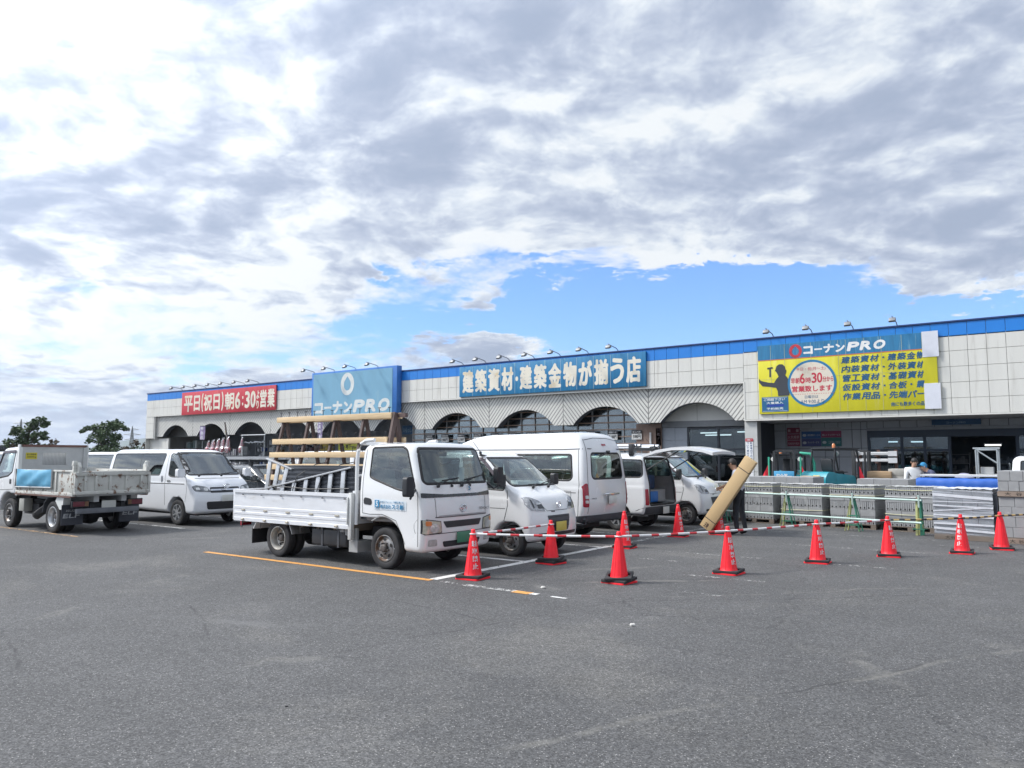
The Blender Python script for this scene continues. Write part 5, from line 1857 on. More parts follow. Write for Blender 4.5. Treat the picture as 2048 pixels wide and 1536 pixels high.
for i, x in enumerate((-2.08, -1.34, -0.60, 0.15, 0.90)):
    for sg in (-1, 1):
        p = MB()
        w_ = 0.055 if i < 4 else 0.09
        xl = x - sg * 0.06
        p.bar((xl, sg * 0.48, 0.0), (xl, sg * 0.06, 1.84), w_, 0.05, (1, 0, 0))
        p.build('post', brownm, rk)
tb = MB()
tb.box(-2.24, 1.16, -0.03, 0.03, 1.76, 1.83)
tb.build('ridge_beam', brownm, rk)
for sg in (-1, 1):
    for z, a, b_ in ((2.46, -2.16, 0.93), (2.04, -2.16, 0.93), (1.79, -2.16, 0.78), (1.57, -2.16, 0.74), (1.37, -2.16, 0.74)):
        p = MB()
        y = face_y(z, sg) + sg * 0.05
        p.bar((a, y, z - 0.665), (b_, y, z - 0.665), 0.045, 0.10)
        p.build('plank', woodm, rk, bevel=0.004)
for z in (2.51, 2.09, 1.84):
    for k in range(13):
        x = -2.1 + k * 0.245
        if z < 2.0 and x > 0.7:
            continue
        for sg in (-1,):
            p = MB()
            y = face_y(z, sg) + sg * 0.03
            p.tube([(x, y, z - 0.665), (x, y, z - 0.575)], 0.006, 5)
            p.bar((x - 0.035, y, z - 0.575), (x + 0.035, y, z - 0.575), 0.012, 0.012)
            p.build('rack_hook', plast, rk)

# ---- dark boards, ladders and rope in the bed
bdm = mat('dark_sheet', (0.03, 0.035, 0.045), 0.45, var=0.25, vs=3)
for k in range(12):
    z = 0.667 + k * 0.078
    o = MB()
    o.box(-1.1, 0.95, -0.12, 0.12, 0.0, 0.05)
    o.box(-1.08, 0.93, -0.11, 0.11, 0.05, 0.077)
    o = o.build('dark_board', bdm, None, bevel=0.004)
    o.location = (-10.55 + (k % 3) * 0.015, 9.03, z)
    o.rotation_euler = (0, 0, 0)
    tag(o, 'dark ridged board in the stack lying behind the ladder in the truck bed', 'board', 'dark boards stacked in the truck bed')


def ladder(label, up, lo, y, steps, slab):
    t = thing('ladder', label, 'ladder', (-10.4, 9.58, 0.665))
    for (a, b_) in (up, lo):
        p = MB()
        p.bar((a[0], y, a[1] - 0.665), (b_[0], y, b_[1] - 0.665), 0.07, 0.028)
        p.build('rail', steel, t, bevel=0.004)
    for k in range(steps):
        f = (k + 0.4) / steps
        A = Vector((up[0][0] + (up[1][0] - up[0][0]) * f, y, up[0][1] + (up[1][1] - up[0][1]) * f - 0.68))
        B = Vector((lo[0][0] + (lo[1][0] - lo[0][0]) * f, y, lo[0][1] + (lo[1][1] - lo[0][1]) * f - 0.65))
        p = MB()
        p.bar(A, B, slab, 0.03, (0, 1, 0))
        p.build('step', steel, t, bevel=0.004)
    return t


ladder('aluminium step ladder lying on edge across the truck bed, rising to the cab', ((-1.62, 1.19), (0.60, 1.575)), ((-1.80, 0.70), (0.55, 0.72)), -0.70, 7, 0.10)
ladder('short aluminium ladder leaning at the tail end of the truck bed', ((-1.72, 1.72), (-0.98, 1.53)), ((-1.86, 0.72), (-1.30, 0.72)), -0.66, 3, 0.10)
rp_ = MB()
for x in (-0.75, -0.1):
    rp_.tube([(x - 0.1, -0.76, 1.16), (x, -0.74, 1.42), (x + 0.25, -0.55, 1.62), (x + 0.3, -0.3, 1.66)], 0.008, 5)
rp_.tube([(-1.55, -0.755, 1.24), (-0.4, -0.755, 1.2), (0.6, -0.755, 1.23)], 0.008, 5)
o = rp_.build('rope', plast, None)
o.location = (-10.4, 9.58, 0)
tag(o, 'thin black rope lashing the ladder and boards in the truck bed', 'rope')


# ================================================================ dump truck (local x forward, parked nose to the left)
def dump():
    t = thing('dump_truck', 'weathered off white dump truck seen from behind with blue tarp pouch on its side gate', 'truck', (-20.4, 9.23, 0), PI)
    rust = mat('rusty_bed_paint', (0.56, 0.56, 0.52), 0.7, var=0.2, vs=3, col2=(0.19, 0.11, 0.07), c2s=5.5, c2lo=0.545, c2hi=0.63, bump=0.006, bs=20)
    rust2 = mat('grey_headboard_paint', (0.44, 0.45, 0.45), 0.7, var=0.15, vs=3, col2=(0.22, 0.13, 0.08), c2s=3.0, c2lo=0.60, c2hi=0.75, bump=0.004, bs=25)
    rustr = mat('rust_trim', (0.16, 0.085, 0.07), 0.8, var=0.3)
    prof = rnd([(1.10, 0.42), (2.3, 0.40), (2.50, 0.45), (2.52, 0.9), (2.45, 1.2), (2.12, 1.90), (2.0, 2.0), (1.2, 2.03), (1.08, 1.95), (1.05, 1.2)], [0.03, 0.05, 0.05, 0.1, 0.1, 0.15, 0.15, 0.1, 0.08, 0.02])
    b = Body(prof, 0.84, 0.03, tum=0.08, zbelt=1.2, ztop=2.0, bowf=0.12, bowr=0, taper=0.03, k=0.09, arches=[(1.45, 0.37, 0.50)], tuck=0.0, shoulder=0.0, wheel_in=0.4,
             cut=lambda X, Y, Z: np.maximum(X - 1.45, Z - 0.85))
    dw = rnd([(1.30, 1.38), (1.28, 1.90), (2.0, 1.86), (2.26, 1.33), (2.2, 1.2), (1.5, 1.28)], 0.05)
    windows(b, t, [(dw, gclear)], rnd([(-0.7, 1.33), (0.7, 1.33), (0.64, 1.86), (-0.64, 1.86)], 0.07), None, gasket=0.045)
    b.finish('cab', paintw, t, trimd)
    sm = MB()
    for ax in 'RL':
        b.ribbon(sm, [(1.18, 0.95), (1.18, 1.4), (1.2, 1.96)], ax, 0.012, 0.002)
        b.ribbon(sm, [(1.18, 0.95), (1.95, 0.92)], ax, 0.012, 0.002)
        b.patch('door_handle', rnd([(1.30, 1.08), (1.40, 1.08), (1.40, 1.20), (1.30, 1.20)], 0.02), ax, plast, t, 0.005)
        b.patch('window_visor', rnd([(1.25, 1.86), (1.25, 1.93), (2.02, 1.90), (2.3, 1.36), (2.24, 1.34), (1.97, 1.84)], 0.01), ax, mat('smoke_visor', (0.05, 0.035, 0.045), 0.3), t, 0.02)
    sm.build('panel_seam', seam, t, fix=False)
    seat(t, 1.55, -0.4, 0.9)
    seat(t, 1.55, 0.4, 0.9, 0.6)
    steering(t, 1.98, -0.4, 1.36)
    # bed
    fl = MB()
    fl.box(-2.08, 0.94, -0.80, 0.80, 0.86, 0.92)
    fl.box(-2.0, 0.9, -0.38, -0.26, 0.72, 0.859)
    fl.box(-2.0, 0.9, 0.26, 0.38, 0.72, 0.859)
    fl.build('bed_floor', rust2, t)
    for sg in (-1, 1):
        g = MB()
        g.box(-1.98, 0.92, sg * 0.83 - 0.02, sg * 0.83 + 0.02, 0.95, 1.40)
        g.box(-2.0, 0.93, sg * 0.845 - 0.035, sg * 0.845 + 0.035, 0.865, 0.945)
        for x in (-1.95, -1.2, -0.5, 0.2, 0.89):
            g.box(x - 0.03, x + 0.03, sg * 0.865 - 0.018, sg * 0.865 + 0.018, 0.946, 1.40)
        g.box(-2.0, 0.93, sg * 0.845 - 0.03, sg * 0.845 + 0.03, 1.401, 1.45)
        g.build('side_gate', rust, t, bevel=0.008)
        p = MB()
        p.box(-2.06, -2.0, sg * 0.845 - 0.04, sg * 0.845 + 0.04, 0.86, 1.55)
        p.prism([(-2.06, 1.55), (-1.94, 1.55), (-1.99, 1.66), (-2.05, 1.66)], 'Y', sg * 0.845 - 0.04, sg * 0.845 + 0.04)
        p.build('gate_post', rust, t, bevel=0.008)
        p = MB()
        p.box(0.93, 1.03, sg * 0.80 - 0.04, sg * 0.80 + 0.04, 0.80, 2.06)
        p.build('headboard_post', paintg, t, bevel=0.01)
    tr = MB()
    tr.box(-2.0, 0.93, 0.79, 0.90, 0.835, 0.862)
    tr.box(-2.0, 0.93, -0.90, -0.79, 0.835, 0.862)
    tr.build('rust_rail', rustr, t)
    # tailgate with framed panels
    g = MB()
    g.box(-2.11, -2.07, -0.88, 0.88, 0.90, 1.40)
    g.box(-2.15, -2.112, -0.88, 0.88, 0.90, 0.98)
    g.box(-2.15, -2.112, -0.88, 0.88, 1.32, 1.40)
    for y in (-0.85, -0.66, -0.3, 0.08, 0.40, 0.64, 0.85):
        g.box(-2.145, -2.112, y - 0.032, y + 0.032, 0.981, 1.319)
    g.build('tailgate', rust, t, bevel=0.01)
    hk = MB()
    for sg in (-1, 1):
        hk.prism([(-2.16, 1.38), (-2.0, 1.38), (-2.0, 1.56), (-2.08, 1.63), (-2.16, 1.52)], 'Y', sg * 0.78 - 0.03, sg * 0.78 + 0.03)
    hk.tube([(-2.13, -0.8, 1.41), (-2.13, 0.8, 1.41)], 0.02, 8)
    hk.build('gate_hinge', rust, t)
    # headboard with a slotted opening
    hb = MB()
    hb.box(0.95, 0.985, -0.76, 0.76, 1.35, 1.55)
    hb.box(0.95, 0.985, -0.76, 0.76, 1.86, 2.0)
    hb.box(0.95, 0.985, -0.76, -0.28, 1.551, 1.859)
    hb.box(0.95, 0.985, 0.42 - 0.14, 0.76, 1.551, 1.859)
    hb.box(0.95, 0.985, -0.76, 0.76, 0.92, 1.29)
    for k in range(17):
        y = -0.26 + k * 0.033
        hb.box(0.958, 0.978, y - 0.005, y + 0.005, 1.551, 1.859)
    hb.build('headboard', rust2, t)
    hr = MB()
    hr.box(0.935, 1.0, -0.80, 0.80, 1.291, 1.349)
    hr.box(0.93, 1.0, -0.80, 0.80, 2.001, 2.06)
    hr.build('headboard_trim', rustr, t)
    s2 = MB()
    s2.prism([(0.30, 1.35), (0.95, 1.35), (0.95, 2.0), (0.86, 2.0)], 'Y', -0.82, -0.79)
    MB().box(0.90, 0.95, -0.80, -0.70, 1.46, 1.99).build('headboard_wing', rust2, t)
    box(0.9395, 0.9495, 0.42, 0.68, 1.70, 1.86).build('yellow_plate', mat('plate_yellow', (0.52, 0.45, 0.03), 0.5), t)
    L = MB()
    text(L, '最大積載量', -0.66, -0.44, 1.79, 1.84, 0.9385, 0.02, 0, '-X')
    text(L, '2000kg', -0.66, -0.44, 1.72, 1.775, 0.9385, 0.03, 0, '-X')
    L.build('plate_lettering', mat('plate_ink', (0.05, 0.05, 0.03), 0.6), t, smooth=0)
    # tarp pouch
    tp = MB()
    rg = random.Random(3)
    nx, nz = 24, 10
    vs = []
    for i in range(nx + 1):
        for j in range(nz + 1):
            x = -1.02 + 1.88 * i / nx
            z = 1.05 + 0.41 * j / nz
            bulge = math.sin(PI * i / nx) ** 0.4 * math.sin(PI * j / nz) ** 0.5
            vs.append((x, 0.893 + 0.045 * bulge + 0.020 * math.sin(7 * x + 13 * z) * bulge + 0.010 * math.sin(19 * x - 11 * z) * bulge + rg.uniform(-0.003, 0.003), z - 0.02 * math.sin(PI * i / nx)))
    tp.add(vs, [(i * (nz + 1) + j, (i + 1) * (nz + 1) + j, (i + 1) * (nz + 1) + j + 1, i * (nz + 1) + j + 1) for i in range(nx) for j in range(nz)])
    tp.build('tarp_pouch', mat('blue_tarp', (0.10, 0.33, 0.50), 0.5, var=0.1, vs=3), t, smooth=80, fix=False)
    tf = MB()
    tf.tube([(-1.05, 0.90, 1.46), (-1.05, 0.90, 1.04), (0.9, 0.90, 1.02), (0.9, 0.90, 1.46)], 0.02, 6)
    tf.build('tarp_hem', rust2, t)
    # chassis and rear end
    ch = MB()
    for y in (-0.36, 0.36):
        ch.box(-1.9, 2.2, y - 0.05, y + 0.05, 0.52, 0.70)
    for x in (-1.8, -0.9, 0.0, 0.8):
        ch.box(x - 0.06, x + 0.06, -0.31, 0.31, 0.53, 0.69)
    ch.box(-1.2, -0.9, -0.62, 0.62, 0.30, 0.44)
    ch.lathe([(0.2, -0.14), (0.23, 0), (0.2, 0.14)], 14, 'Y', (-1.05, 0, 0.38))
    ch.box(-0.3, 0.75, -0.66, -0.40, 0.40, 0.70)
    ch.box(0.1, 0.9, 0.40, 0.66, 0.36, 0.62)
    ch.box(1.0, 2.3, -0.5, 0.5, 0.38, 0.8)
    ch.build('chassis', chass, t, bevel=0.012)
    for sg in (-1, 1):
        wheel(t, 1.45, sg * 0.70, 0.36, 0.20, sg, 'steel')
        wheel(t, -1.05, sg * 0.76, 0.37, 0.18, sg, 'dish', mat('bright_dish_rim', (0.55, 0.56, 0.57), 0.35, 0.6, var=0.12, vs=9, col2=(0.25, 0.2, 0.16), c2s=6, c2lo=0.6, c2hi=0.75))
        wheel(t, -1.05, sg * 0.54, 0.37, 0.18, sg, 'dish')
        box(-1.62, -1.605, min(sg * 0.42, sg * 0.90), max(sg * 0.42, sg * 0.90), 0.20, 0.66).build('mud_flap', mat('flap_navy', (0.045, 0.05, 0.065), 0.6), t)
        fd = MB()
        fd.prism([(-1.60, 0.85), (-1.28, 0.85), (-1.20, 0.74), (-1.42, 0.55), (-1.56, 0.55)], 'Y', sg * 0.78 - 0.08, sg * 0.78 + 0.08)
        fd.build('fender_bracket', paintg, t)
        fd = MB()
        for p, q in (((-0.62, 0.45), (-0.70, 0.68)), ((-0.70, 0.68), (-0.86, 0.80))):
            fd.bar((p[0], sg * 0.68, p[1]), (q[0], sg * 0.68, q[1]), 0.42, 0.012)
        fd.build('front_mudguard', greypl, t)
    L = MB()
    # rear face looks to -x locally; the near flap is on +y
    text(L, 'ISUZU', -0.80, -0.52, 0.50, 0.55, -1.623, 0.02, 0.2, '-X')
    text(L, 'ELF', -0.86, -0.50, 0.36, 0.46, -1.623, 0.03, 0.2, '-X')
    text(L, 'ISUZU', 0.52, 0.80, 0.50, 0.55, -1.623, 0.02, 0.2, '-X')
    text(L, 'ELF', 0.50, 0.86, 0.36, 0.46, -1.623, 0.03, 0.2, '-X')
    L.build('flap_lettering', mat('flap_white', (0.42, 0.44, 0.46), 0.6), t, smooth=0)
    rb = MB()
    rb.box(-1.95, -1.86, -0.72, 0.72, 0.46, 0.58)
    rb.build('rear_bumper', mat('bumper_grey', (0.15, 0.16, 0.18), 0.5, var=0.2), t, bevel=0.012)
    for sg in (-1, 1):
        lp = MB()
        lp.box(-1.93, -1.86, min(sg * 0.44, sg * 0.82), max(sg * 0.44, sg * 0.82), 0.61, 0.76)
        lb = lp.build('tail_lamp', plast, t, bevel=0.01)
        box(-1.942, -1.931, min(sg * 0.55, sg * 0.80), max(sg * 0.55, sg * 0.80), 0.63, 0.74).build('lens', mat('dull_red_lens', (0.16, 0.025, 0.04), 0.4), lb)
        box(-1.942, -1.931, min(sg * 0.46, sg * 0.54), max(sg * 0.46, sg * 0.54), 0.63, 0.74).build('amber_lens', mat('dull_amber_lens', (0.20, 0.10, 0.05), 0.4), lb)
    plate(t, -1.94, 0.0, 0.66, -1, platem)
    sp = MB()
    sp.lathe([(0.2, -0.09), (0.34, -0.09), (0.37, -0.04), (0.37, 0.04), (0.34, 0.09), (0.2, 0.09)], 28, 'Z', (0, 0, 0))
    so_ = sp.build('spare_wheel', tyrem, t)
    so_.location = (-0.22, 0.60, 0.56)
    so_.rotation_euler = (R(-38), R(20), 0)
    bx = MB()
    bx.box(0.45, 0.72, 0.66, 0.86, 0.44, 0.74)
    bx.build('battery_box', mat('battery_box', (0.32, 0.32, 0.29), 0.6, var=0.2), t, bevel=0.01)
    return t


dump()


# ================================================================ vans and cars
def arch_lips(b, t, arches, m, a0=0.0, a1=PI):
    for ax in 'RL':
        for x, z, r in arches:
            o = MB()
            b.ribbon(o, [(x + r * math.cos(a), z + r * math.sin(a)) for a in np.linspace(a0, a1, 18)], ax, 0.03, 0.001, False, 0.008)
            o.build('arch_lip', m, t, fix=False)


def floor_box(t, x0, x1, half, z=0.42):
    o = MB()
    o.box(x0, x1, -half, half, z, z + 0.06)
    o.box(x0 + 0.3, x1 - 0.3, -half + 0.25, half - 0.25, z - 0.18, z - 0.001)
    o.build('underbody', chass, t)


def hiace(label, loc, rz, paint, glassm=None, detail=True, group=None):
    t = thing('delivery_van', label, 'van', loc, rz, group)
    prof = rnd([(-2.25, 0.36), (2.2, 0.30), (2.33, 0.36), (2.37, 0.62), (2.33, 0.85), (2.16, 1.10), (1.90, 1.24), (1.12, 1.90), (0.70, 1.965), (-1.9, 1.975), (-2.18, 1.88), (-2.34, 1.2), (-2.36, 0.7)], [0.05, 0.06, 0.05, 0.1, 0.1, 0.15, 0.1, 0.2, 0.3, 0.3, 0.2, 0.2, 0.1])
    ar = [(1.42, 0.33, 0.40), (-1.15, 0.33, 0.40)]
    b = Body(prof, 0.85, 0.03 if detail else 0.05, tum=0.12, zbelt=1.18, ztop=1.95, bowf=0.13, bowr=0.06, taper=0.04, k=0.10, arches=ar, tuck=0.02)
    big_ = rnd([(-2.0, 1.36), (-1.93, 1.84), (0.72, 1.84), (0.55, 1.27), (-1.9, 1.27)], 0.07)
    fr = rnd([(0.98, 1.28), (0.95, 1.84), (1.14, 1.84), (1.70, 1.36), (1.72, 1.27), (1.5, 1.23), (1.1, 1.24)], [0.04, 0.05, 0.05, 0.03, 0.03, 0.1, 0.06])
    ws = rnd([(-0.76, 1.29), (0.76, 1.29), (0.66, 1.865), (-0.66, 1.865)], 0.07)
    windows(b, t, [(big_, glassm or gdark), (fr, gclear)], ws, frontg=gsky, rear=rnd([(-0.62, 1.3), (0.62, 1.3), (0.58, 1.8), (-0.58, 1.8)], 0.08), rearg=gdark, gasket=0.03)
    b.finish('body', paint, t, trimd)
    sm = MB()
    for ax in 'RL':
        b.ribbon(sm, [(0.88, 0.5), (0.84, 1.2), (0.86, 1.88)], ax, 0.012, 0.002)
        b.ribbon(sm, [(1.80, 1.22), (1.86, 0.9), (1.80, 0.6)], ax, 0.010, 0.002)
        b.ribbon(sm, [(-2.2, 1.045), (0.8, 1.06), (1.75, 1.06)], ax, 0.022, 0.003)
        b.ribbon(sm, [(-0.5, 0.45), (-0.5, 1.85)], ax, 0.010, 0.002)
        b.ribbon(sm, [(-2.1, 1.905), (0.9, 1.905)], ax, 0.012, 0.002)
        for a, c in ((0.95, 1.10), (0.66, 0.72)):
            b.patch('door_handle', rnd([(a, 1.10), (c if a > 0.9 else a + 0.06, 1.10), (c if a > 0.9 else a + 0.06, 1.15 if a > 0.9 else 1.26), (a, 1.15 if a > 0.9 else 1.26)], 0.02), ax, chrome, t, 0.012)
    b.ribbon(sm, [(-0.66, 1.20), (-0.3, 1.20), (0.3, 1.20), (0.66, 1.20)], 'F', 0.012, 0.002)
    sm.build('panel_seam', seam, t, fix=False)
    for sg in (-1, 1):
        def P(pts):
            return [(sg * p[0], p[1]) for p in (pts if sg > 0 else pts[::-1])]
        hl = b.patch('headlight', P(rnd([(0.42, 0.86), (0.80, 0.88), (0.82, 1.01), (0.74, 1.04), (0.50, 0.99)], 0.03)), 'F', mat('smoked_lamp', (0.20, 0.21, 0.22), 0.12, 0.4, var=0.5, vs=16), t, 0.010, depth=0.03)
        b.patch('lamp_lens', P([(0.54 + 0.06 * math.cos(2 * PI * i / 18), 0.935 + 0.045 * math.sin(2 * PI * i / 18)) for i in range(18)]), 'F', lampw, hl, 0.016)
        b.patch('turn_signal', P(rnd([(0.68, 0.92), (0.77, 0.92), (0.77, 0.98), (0.69, 0.98)], 0.02)), 'F', lampw, hl, 0.016)
        b.patch('tail_lamp', P(rnd([(0.68, 0.75), (0.80, 0.75), (0.80, 1.15), (0.70, 1.15)], 0.03)), 'B', redl, t, 0.010, depth=0.03)
        wheel(t, 1.42, sg * 0.72, 0.33, 0.20, sg, 'alloy', rimsi)
        wheel(t, -1.15, sg * 0.72, 0.33, 0.20, sg, 'alloy', rimsi)
        mirror(t, sg, [(1.72, sg * 0.80, 1.24), (1.78, sg * 0.93, 1.28)], (1.78, sg * 0.98, 1.34), 0.20, 0.22, 0.12, paint)
    b.patch('grille', rnd([(-0.44, 0.84), (0.44, 0.84), (0.42, 0.98), (-0.42, 0.98)], 0.02), 'F', plast, t, 0.006)
    b.patch('grille_bar', rnd([(-0.43, 0.895), (0.43, 0.895), (0.42, 0.935), (-0.42, 0.935)], 0.01), 'F', chrome, t, 0.016)
    b.patch('lower_intake', rnd([(-0.52, 0.42), (0.52, 0.42), (0.56, 0.62), (-0.56, 0.62)], 0.05), 'F', plast, t, 0.006)
    oval_emblem(t, 2.345, 0.0, 1.005, 0.16, 0.11)
    plate(t, 2.40, 0, 0.70, 1, platem)
    wiper(t, 0, [((1.98, -0.58, 1.27), (1.90, -0.25, 1.32), ((1.92, -0.5, 1.31), (1.90, 0.0, 1.315))), ((2.0, 0.05, 1.27), (1.93, 0.35, 1.33), ((1.94, 0.1, 1.31), (1.86, 0.60, 1.36)))])
    c = MB()
    c.box(1.15, 1.85, -0.66, 0.66, 0.9, 1.20)
    c.build('dashboard', trimd, t, bevel=0.06)
    for y in (-0.42, 0.42):
        seat(t, 0.85, y, 0.72)
    box(0.40, 0.46, -0.72, 0.72, 0.5, 1.75).build('partition', trimd, t)
    steering(t, 1.32, -0.42, 1.22)
    arch_lips(b, t, ar, paint, 0.05, PI - 0.05)
    floor_box(t, -2.1, 2.1, 0.7)
    return t


hiace('pearl white delivery van with black privacy glass parked beyond the dump truck', (-20.33, 12.02, 0), 0, paints)


def hiroof():
    t = thing('high_roof_van', 'white high roof van seen from behind with red tail lamps and dark bumper', 'van', (-10.8, 14.60, 0), PI)
    prof = rnd([(-2.58, 0.40), (2.5, 0.34), (2.64, 0.45), (2.62, 0.85), (2.40, 1.15), (2.05, 1.30), (1.30, 1.86), (0.72, 2.14), (0.15, 2.26), (-2.2, 2.285), (-2.42, 2.20), (-2.58, 1.90), (-2.66, 1.2), (-2.68, 0.75)], [0.05, 0.06, 0.05, 0.1, 0.1, 0.1, 0.2, 0.3, 0.4, 0.2, 0.15, 0.3, 0.3, 0.1])
    ar = [(1.62, 0.34, 0.41), (-1.49, 0.34, 0.41)]
    b = Body(prof, 0.94, 0.026, tum=0.18, zbelt=1.22, ztop=2.28, bowf=0.17, bowr=0.07, taper=0.04, k=0.11, arches=ar, tuck=0.02, crown=0.045)
    w1 = rnd([(-2.30, 1.33), (-2.24, 1.80), (-0.62, 1.80), (-0.62, 1.27), (-2.24, 1.27)], 0.06)
    w2 = rnd([(-0.50, 1.27), (-0.50, 1.80), (0.85, 1.80), (0.85, 1.27)], 0.06)
    w3 = rnd([(1.05, 1.27), (1.05, 1.80), (1.30, 1.80), (1.88, 1.34), (1.85, 1.25)], 0.04)
    rw = rnd([(-0.66, 1.30), (0.66, 1.30), (0.60, 1.83), (-0.60, 1.83)], [0.12, 0.12, 0.09, 0.09])
    windows(b, t, [(w1, gtint), (w2, gtint), (w3, gclear)], rnd([(-0.74, 1.36), (0.74, 1.36), (0.64, 1.84), (-0.64, 1.84)], 0.07), rw, rearg=gtint, gasket=0.04)
    b.finish('body', paintw, t, trimd)
    sm = MB()
    for ax in 'RL':
        b.ribbon(sm, [(-2.60, 1.92), (-2.0, 1.905), (0.9, 1.905), (1.2, 1.86)], ax, 0.018, 0.003)
        b.ribbon(sm, [(-2.44, 0.55), (-2.47, 1.2), (-2.40, 1.9)], ax, 0.012, 0.002)
        b.ribbon(sm, [(-2.4, 1.02), (1.6, 1.04)], ax, 0.014, 0.002)
        b.ribbon(sm, [(-0.55, 0.5), (-0.55, 1.85)], ax, 0.012, 0.002)
        b.ribbon(sm, [(0.95, 0.5), (0.95, 1.85)], ax, 0.012, 0.002)
        b.ribbon(sm, [(-2.28, 1.05), (-1.95, 1.05), (-1.95, 0.93), (-2.28, 0.93)], ax, 0.010, 0.002, True)
    for q in (-0.80, 0.80):
        b.ribbon(sm, [(q, 0.60), (q, 1.3), (q * 0.93, 1.8), (q * 0.86, 2.12)], 'B', 0.012, 0.003)
    b.ribbon(sm, [(-0.70, 2.10), (-0.3, 2.15), (0.3, 2.15), (0.70, 2.10)], 'B', 0.012, 0.003)
    sm.build('panel_seam', seam, t, fix=False)
    for sg in (-1, 1):
        def P(pts):
            return [(sg * p[0], p[1]) for p in (pts if sg < 0 else pts[::-1])]
        tl = b.patch('tail_lamp', P(rnd([(0.80, 0.73), (0.915, 0.73), (0.915, 1.16), (0.86, 1.22), (0.82, 1.20)], 0.03)), 'B', redl, t, 0.012, depth=0.05)
        b.patch('reversing_lens', P(rnd([(0.825, 0.90), (0.895, 0.90), (0.895, 0.97), (0.825, 0.97)], 0.015)), 'B', lampw, tl, 0.020)
        b.patch('reversing_lens', P(rnd([(0.825, 0.81), (0.895, 0.81), (0.895, 0.87), (0.825, 0.87)], 0.015)), 'B', lampw, tl, 0.020)
        wheel(t, 1.62, sg * 0.80, 0.335, 0.20, sg, 'steel', rimsi)
        wheel(t, -1.49, sg * 0.80, 0.335, 0.20, sg, 'steel', rimsi)
        mirror(t, sg, [(1.95, sg * 0.88, 1.26), (2.0, sg * 1.02, 1.3)], (2.0, sg * 1.08, 1.38), 0.20, 0.24, 0.12)
    bp = b.patch('rear_bumper', rnd([(-0.93, 0.36), (0.93, 0.36), (0.93, 0.56), (-0.93, 0.56)], 0.03), 'B', greypl, t, 0.045, depth=0.10)
    b.patch('bumper_side', rnd([(-2.60, 0.38), (-2.30, 0.40), (-2.30, 0.54), (-2.60, 0.56)], 0.02), 'L', greypl, t, 0.02, depth=0.04)
    b.patch('bumper_side', rnd([(-2.60, 0.38), (-2.30, 0.40), (-2.30, 0.54), (-2.60, 0.56)], 0.02), 'R', greypl, t, 0.02, depth=0.04)
    b.patch('brake_light', rnd([(-0.08, 1.99), (0.08, 1.99), (0.08, 2.03), (-0.08, 2.03)], 0.01), 'B', redl, t, 0.012, depth=0.02)
    wp_ = MB()
    wp_.tube([(-2.63, 0.0, 1.86), (-2.655, 0.22, 1.79), (-2.67, 0.45, 1.75)], 0.012, 6)
    wp_.lathe([(0.03, -2.67), (0.03, -2.60), (0, -2.60)], 10, 'X', (0, 0, 1.86))
    wp_.build('rear_wiper', plast, t)
    L = MB()
    xl = float(b.cast(np.array([[0.6, 0.9]]), 'B')[0][0]) - 0.008
    text(L, 'HIACE', -0.72, -0.54, 0.885, 0.915, xl, 0.02, 0.1, '-X', 5)
    L.build('model_lettering', mat('badge_grey', (0, 0, 0)), t, smooth=0)
    plate(t, -2.745, 0.0, 0.86, -1, platem)
    hn = MB()
    hn.box(-2.745, -2.70, -0.3, 0.3, 0.96, 1.0)
    hn.build('gate_handle', chrome, t, bevel=0.01)
    # load seen through the windows
    ld = MB()
    ld.box(-2.3, 0.6, 0.15, 0.78, 1.42, 1.50)
    ld.box(-2.3, 0.6, 0.55, 0.80, 0.6, 1.40)
    ld.box(-2.3, -0.2, -0.75, -0.45, 0.6, 1.25)
    ld.build('inner_shelf', mat('plywood', (0.42, 0.30, 0.15), 0.7, var=0.12), t)
    gd = MB()
    rg = random.Random(8)
    x = -2.25
    while x < 0.5:
        w_ = rg.uniform(0.15, 0.3)
        gd.box(x, x + w_ - 0.02, 0.45, 0.74, 1.50, 1.50 + rg.uniform(0.12, 0.28))
        x += w_
    gd.build('tool_cases', mat('tool_case', (0.10, 0.12, 0.09), 0.7, var=0.4, vs=5), t)
    arch_lips(b, t, ar, paintw, 0.05, PI - 0.05)
    floor_box(t, -2.4, 2.3, 0.78)
    return t


hiroof()


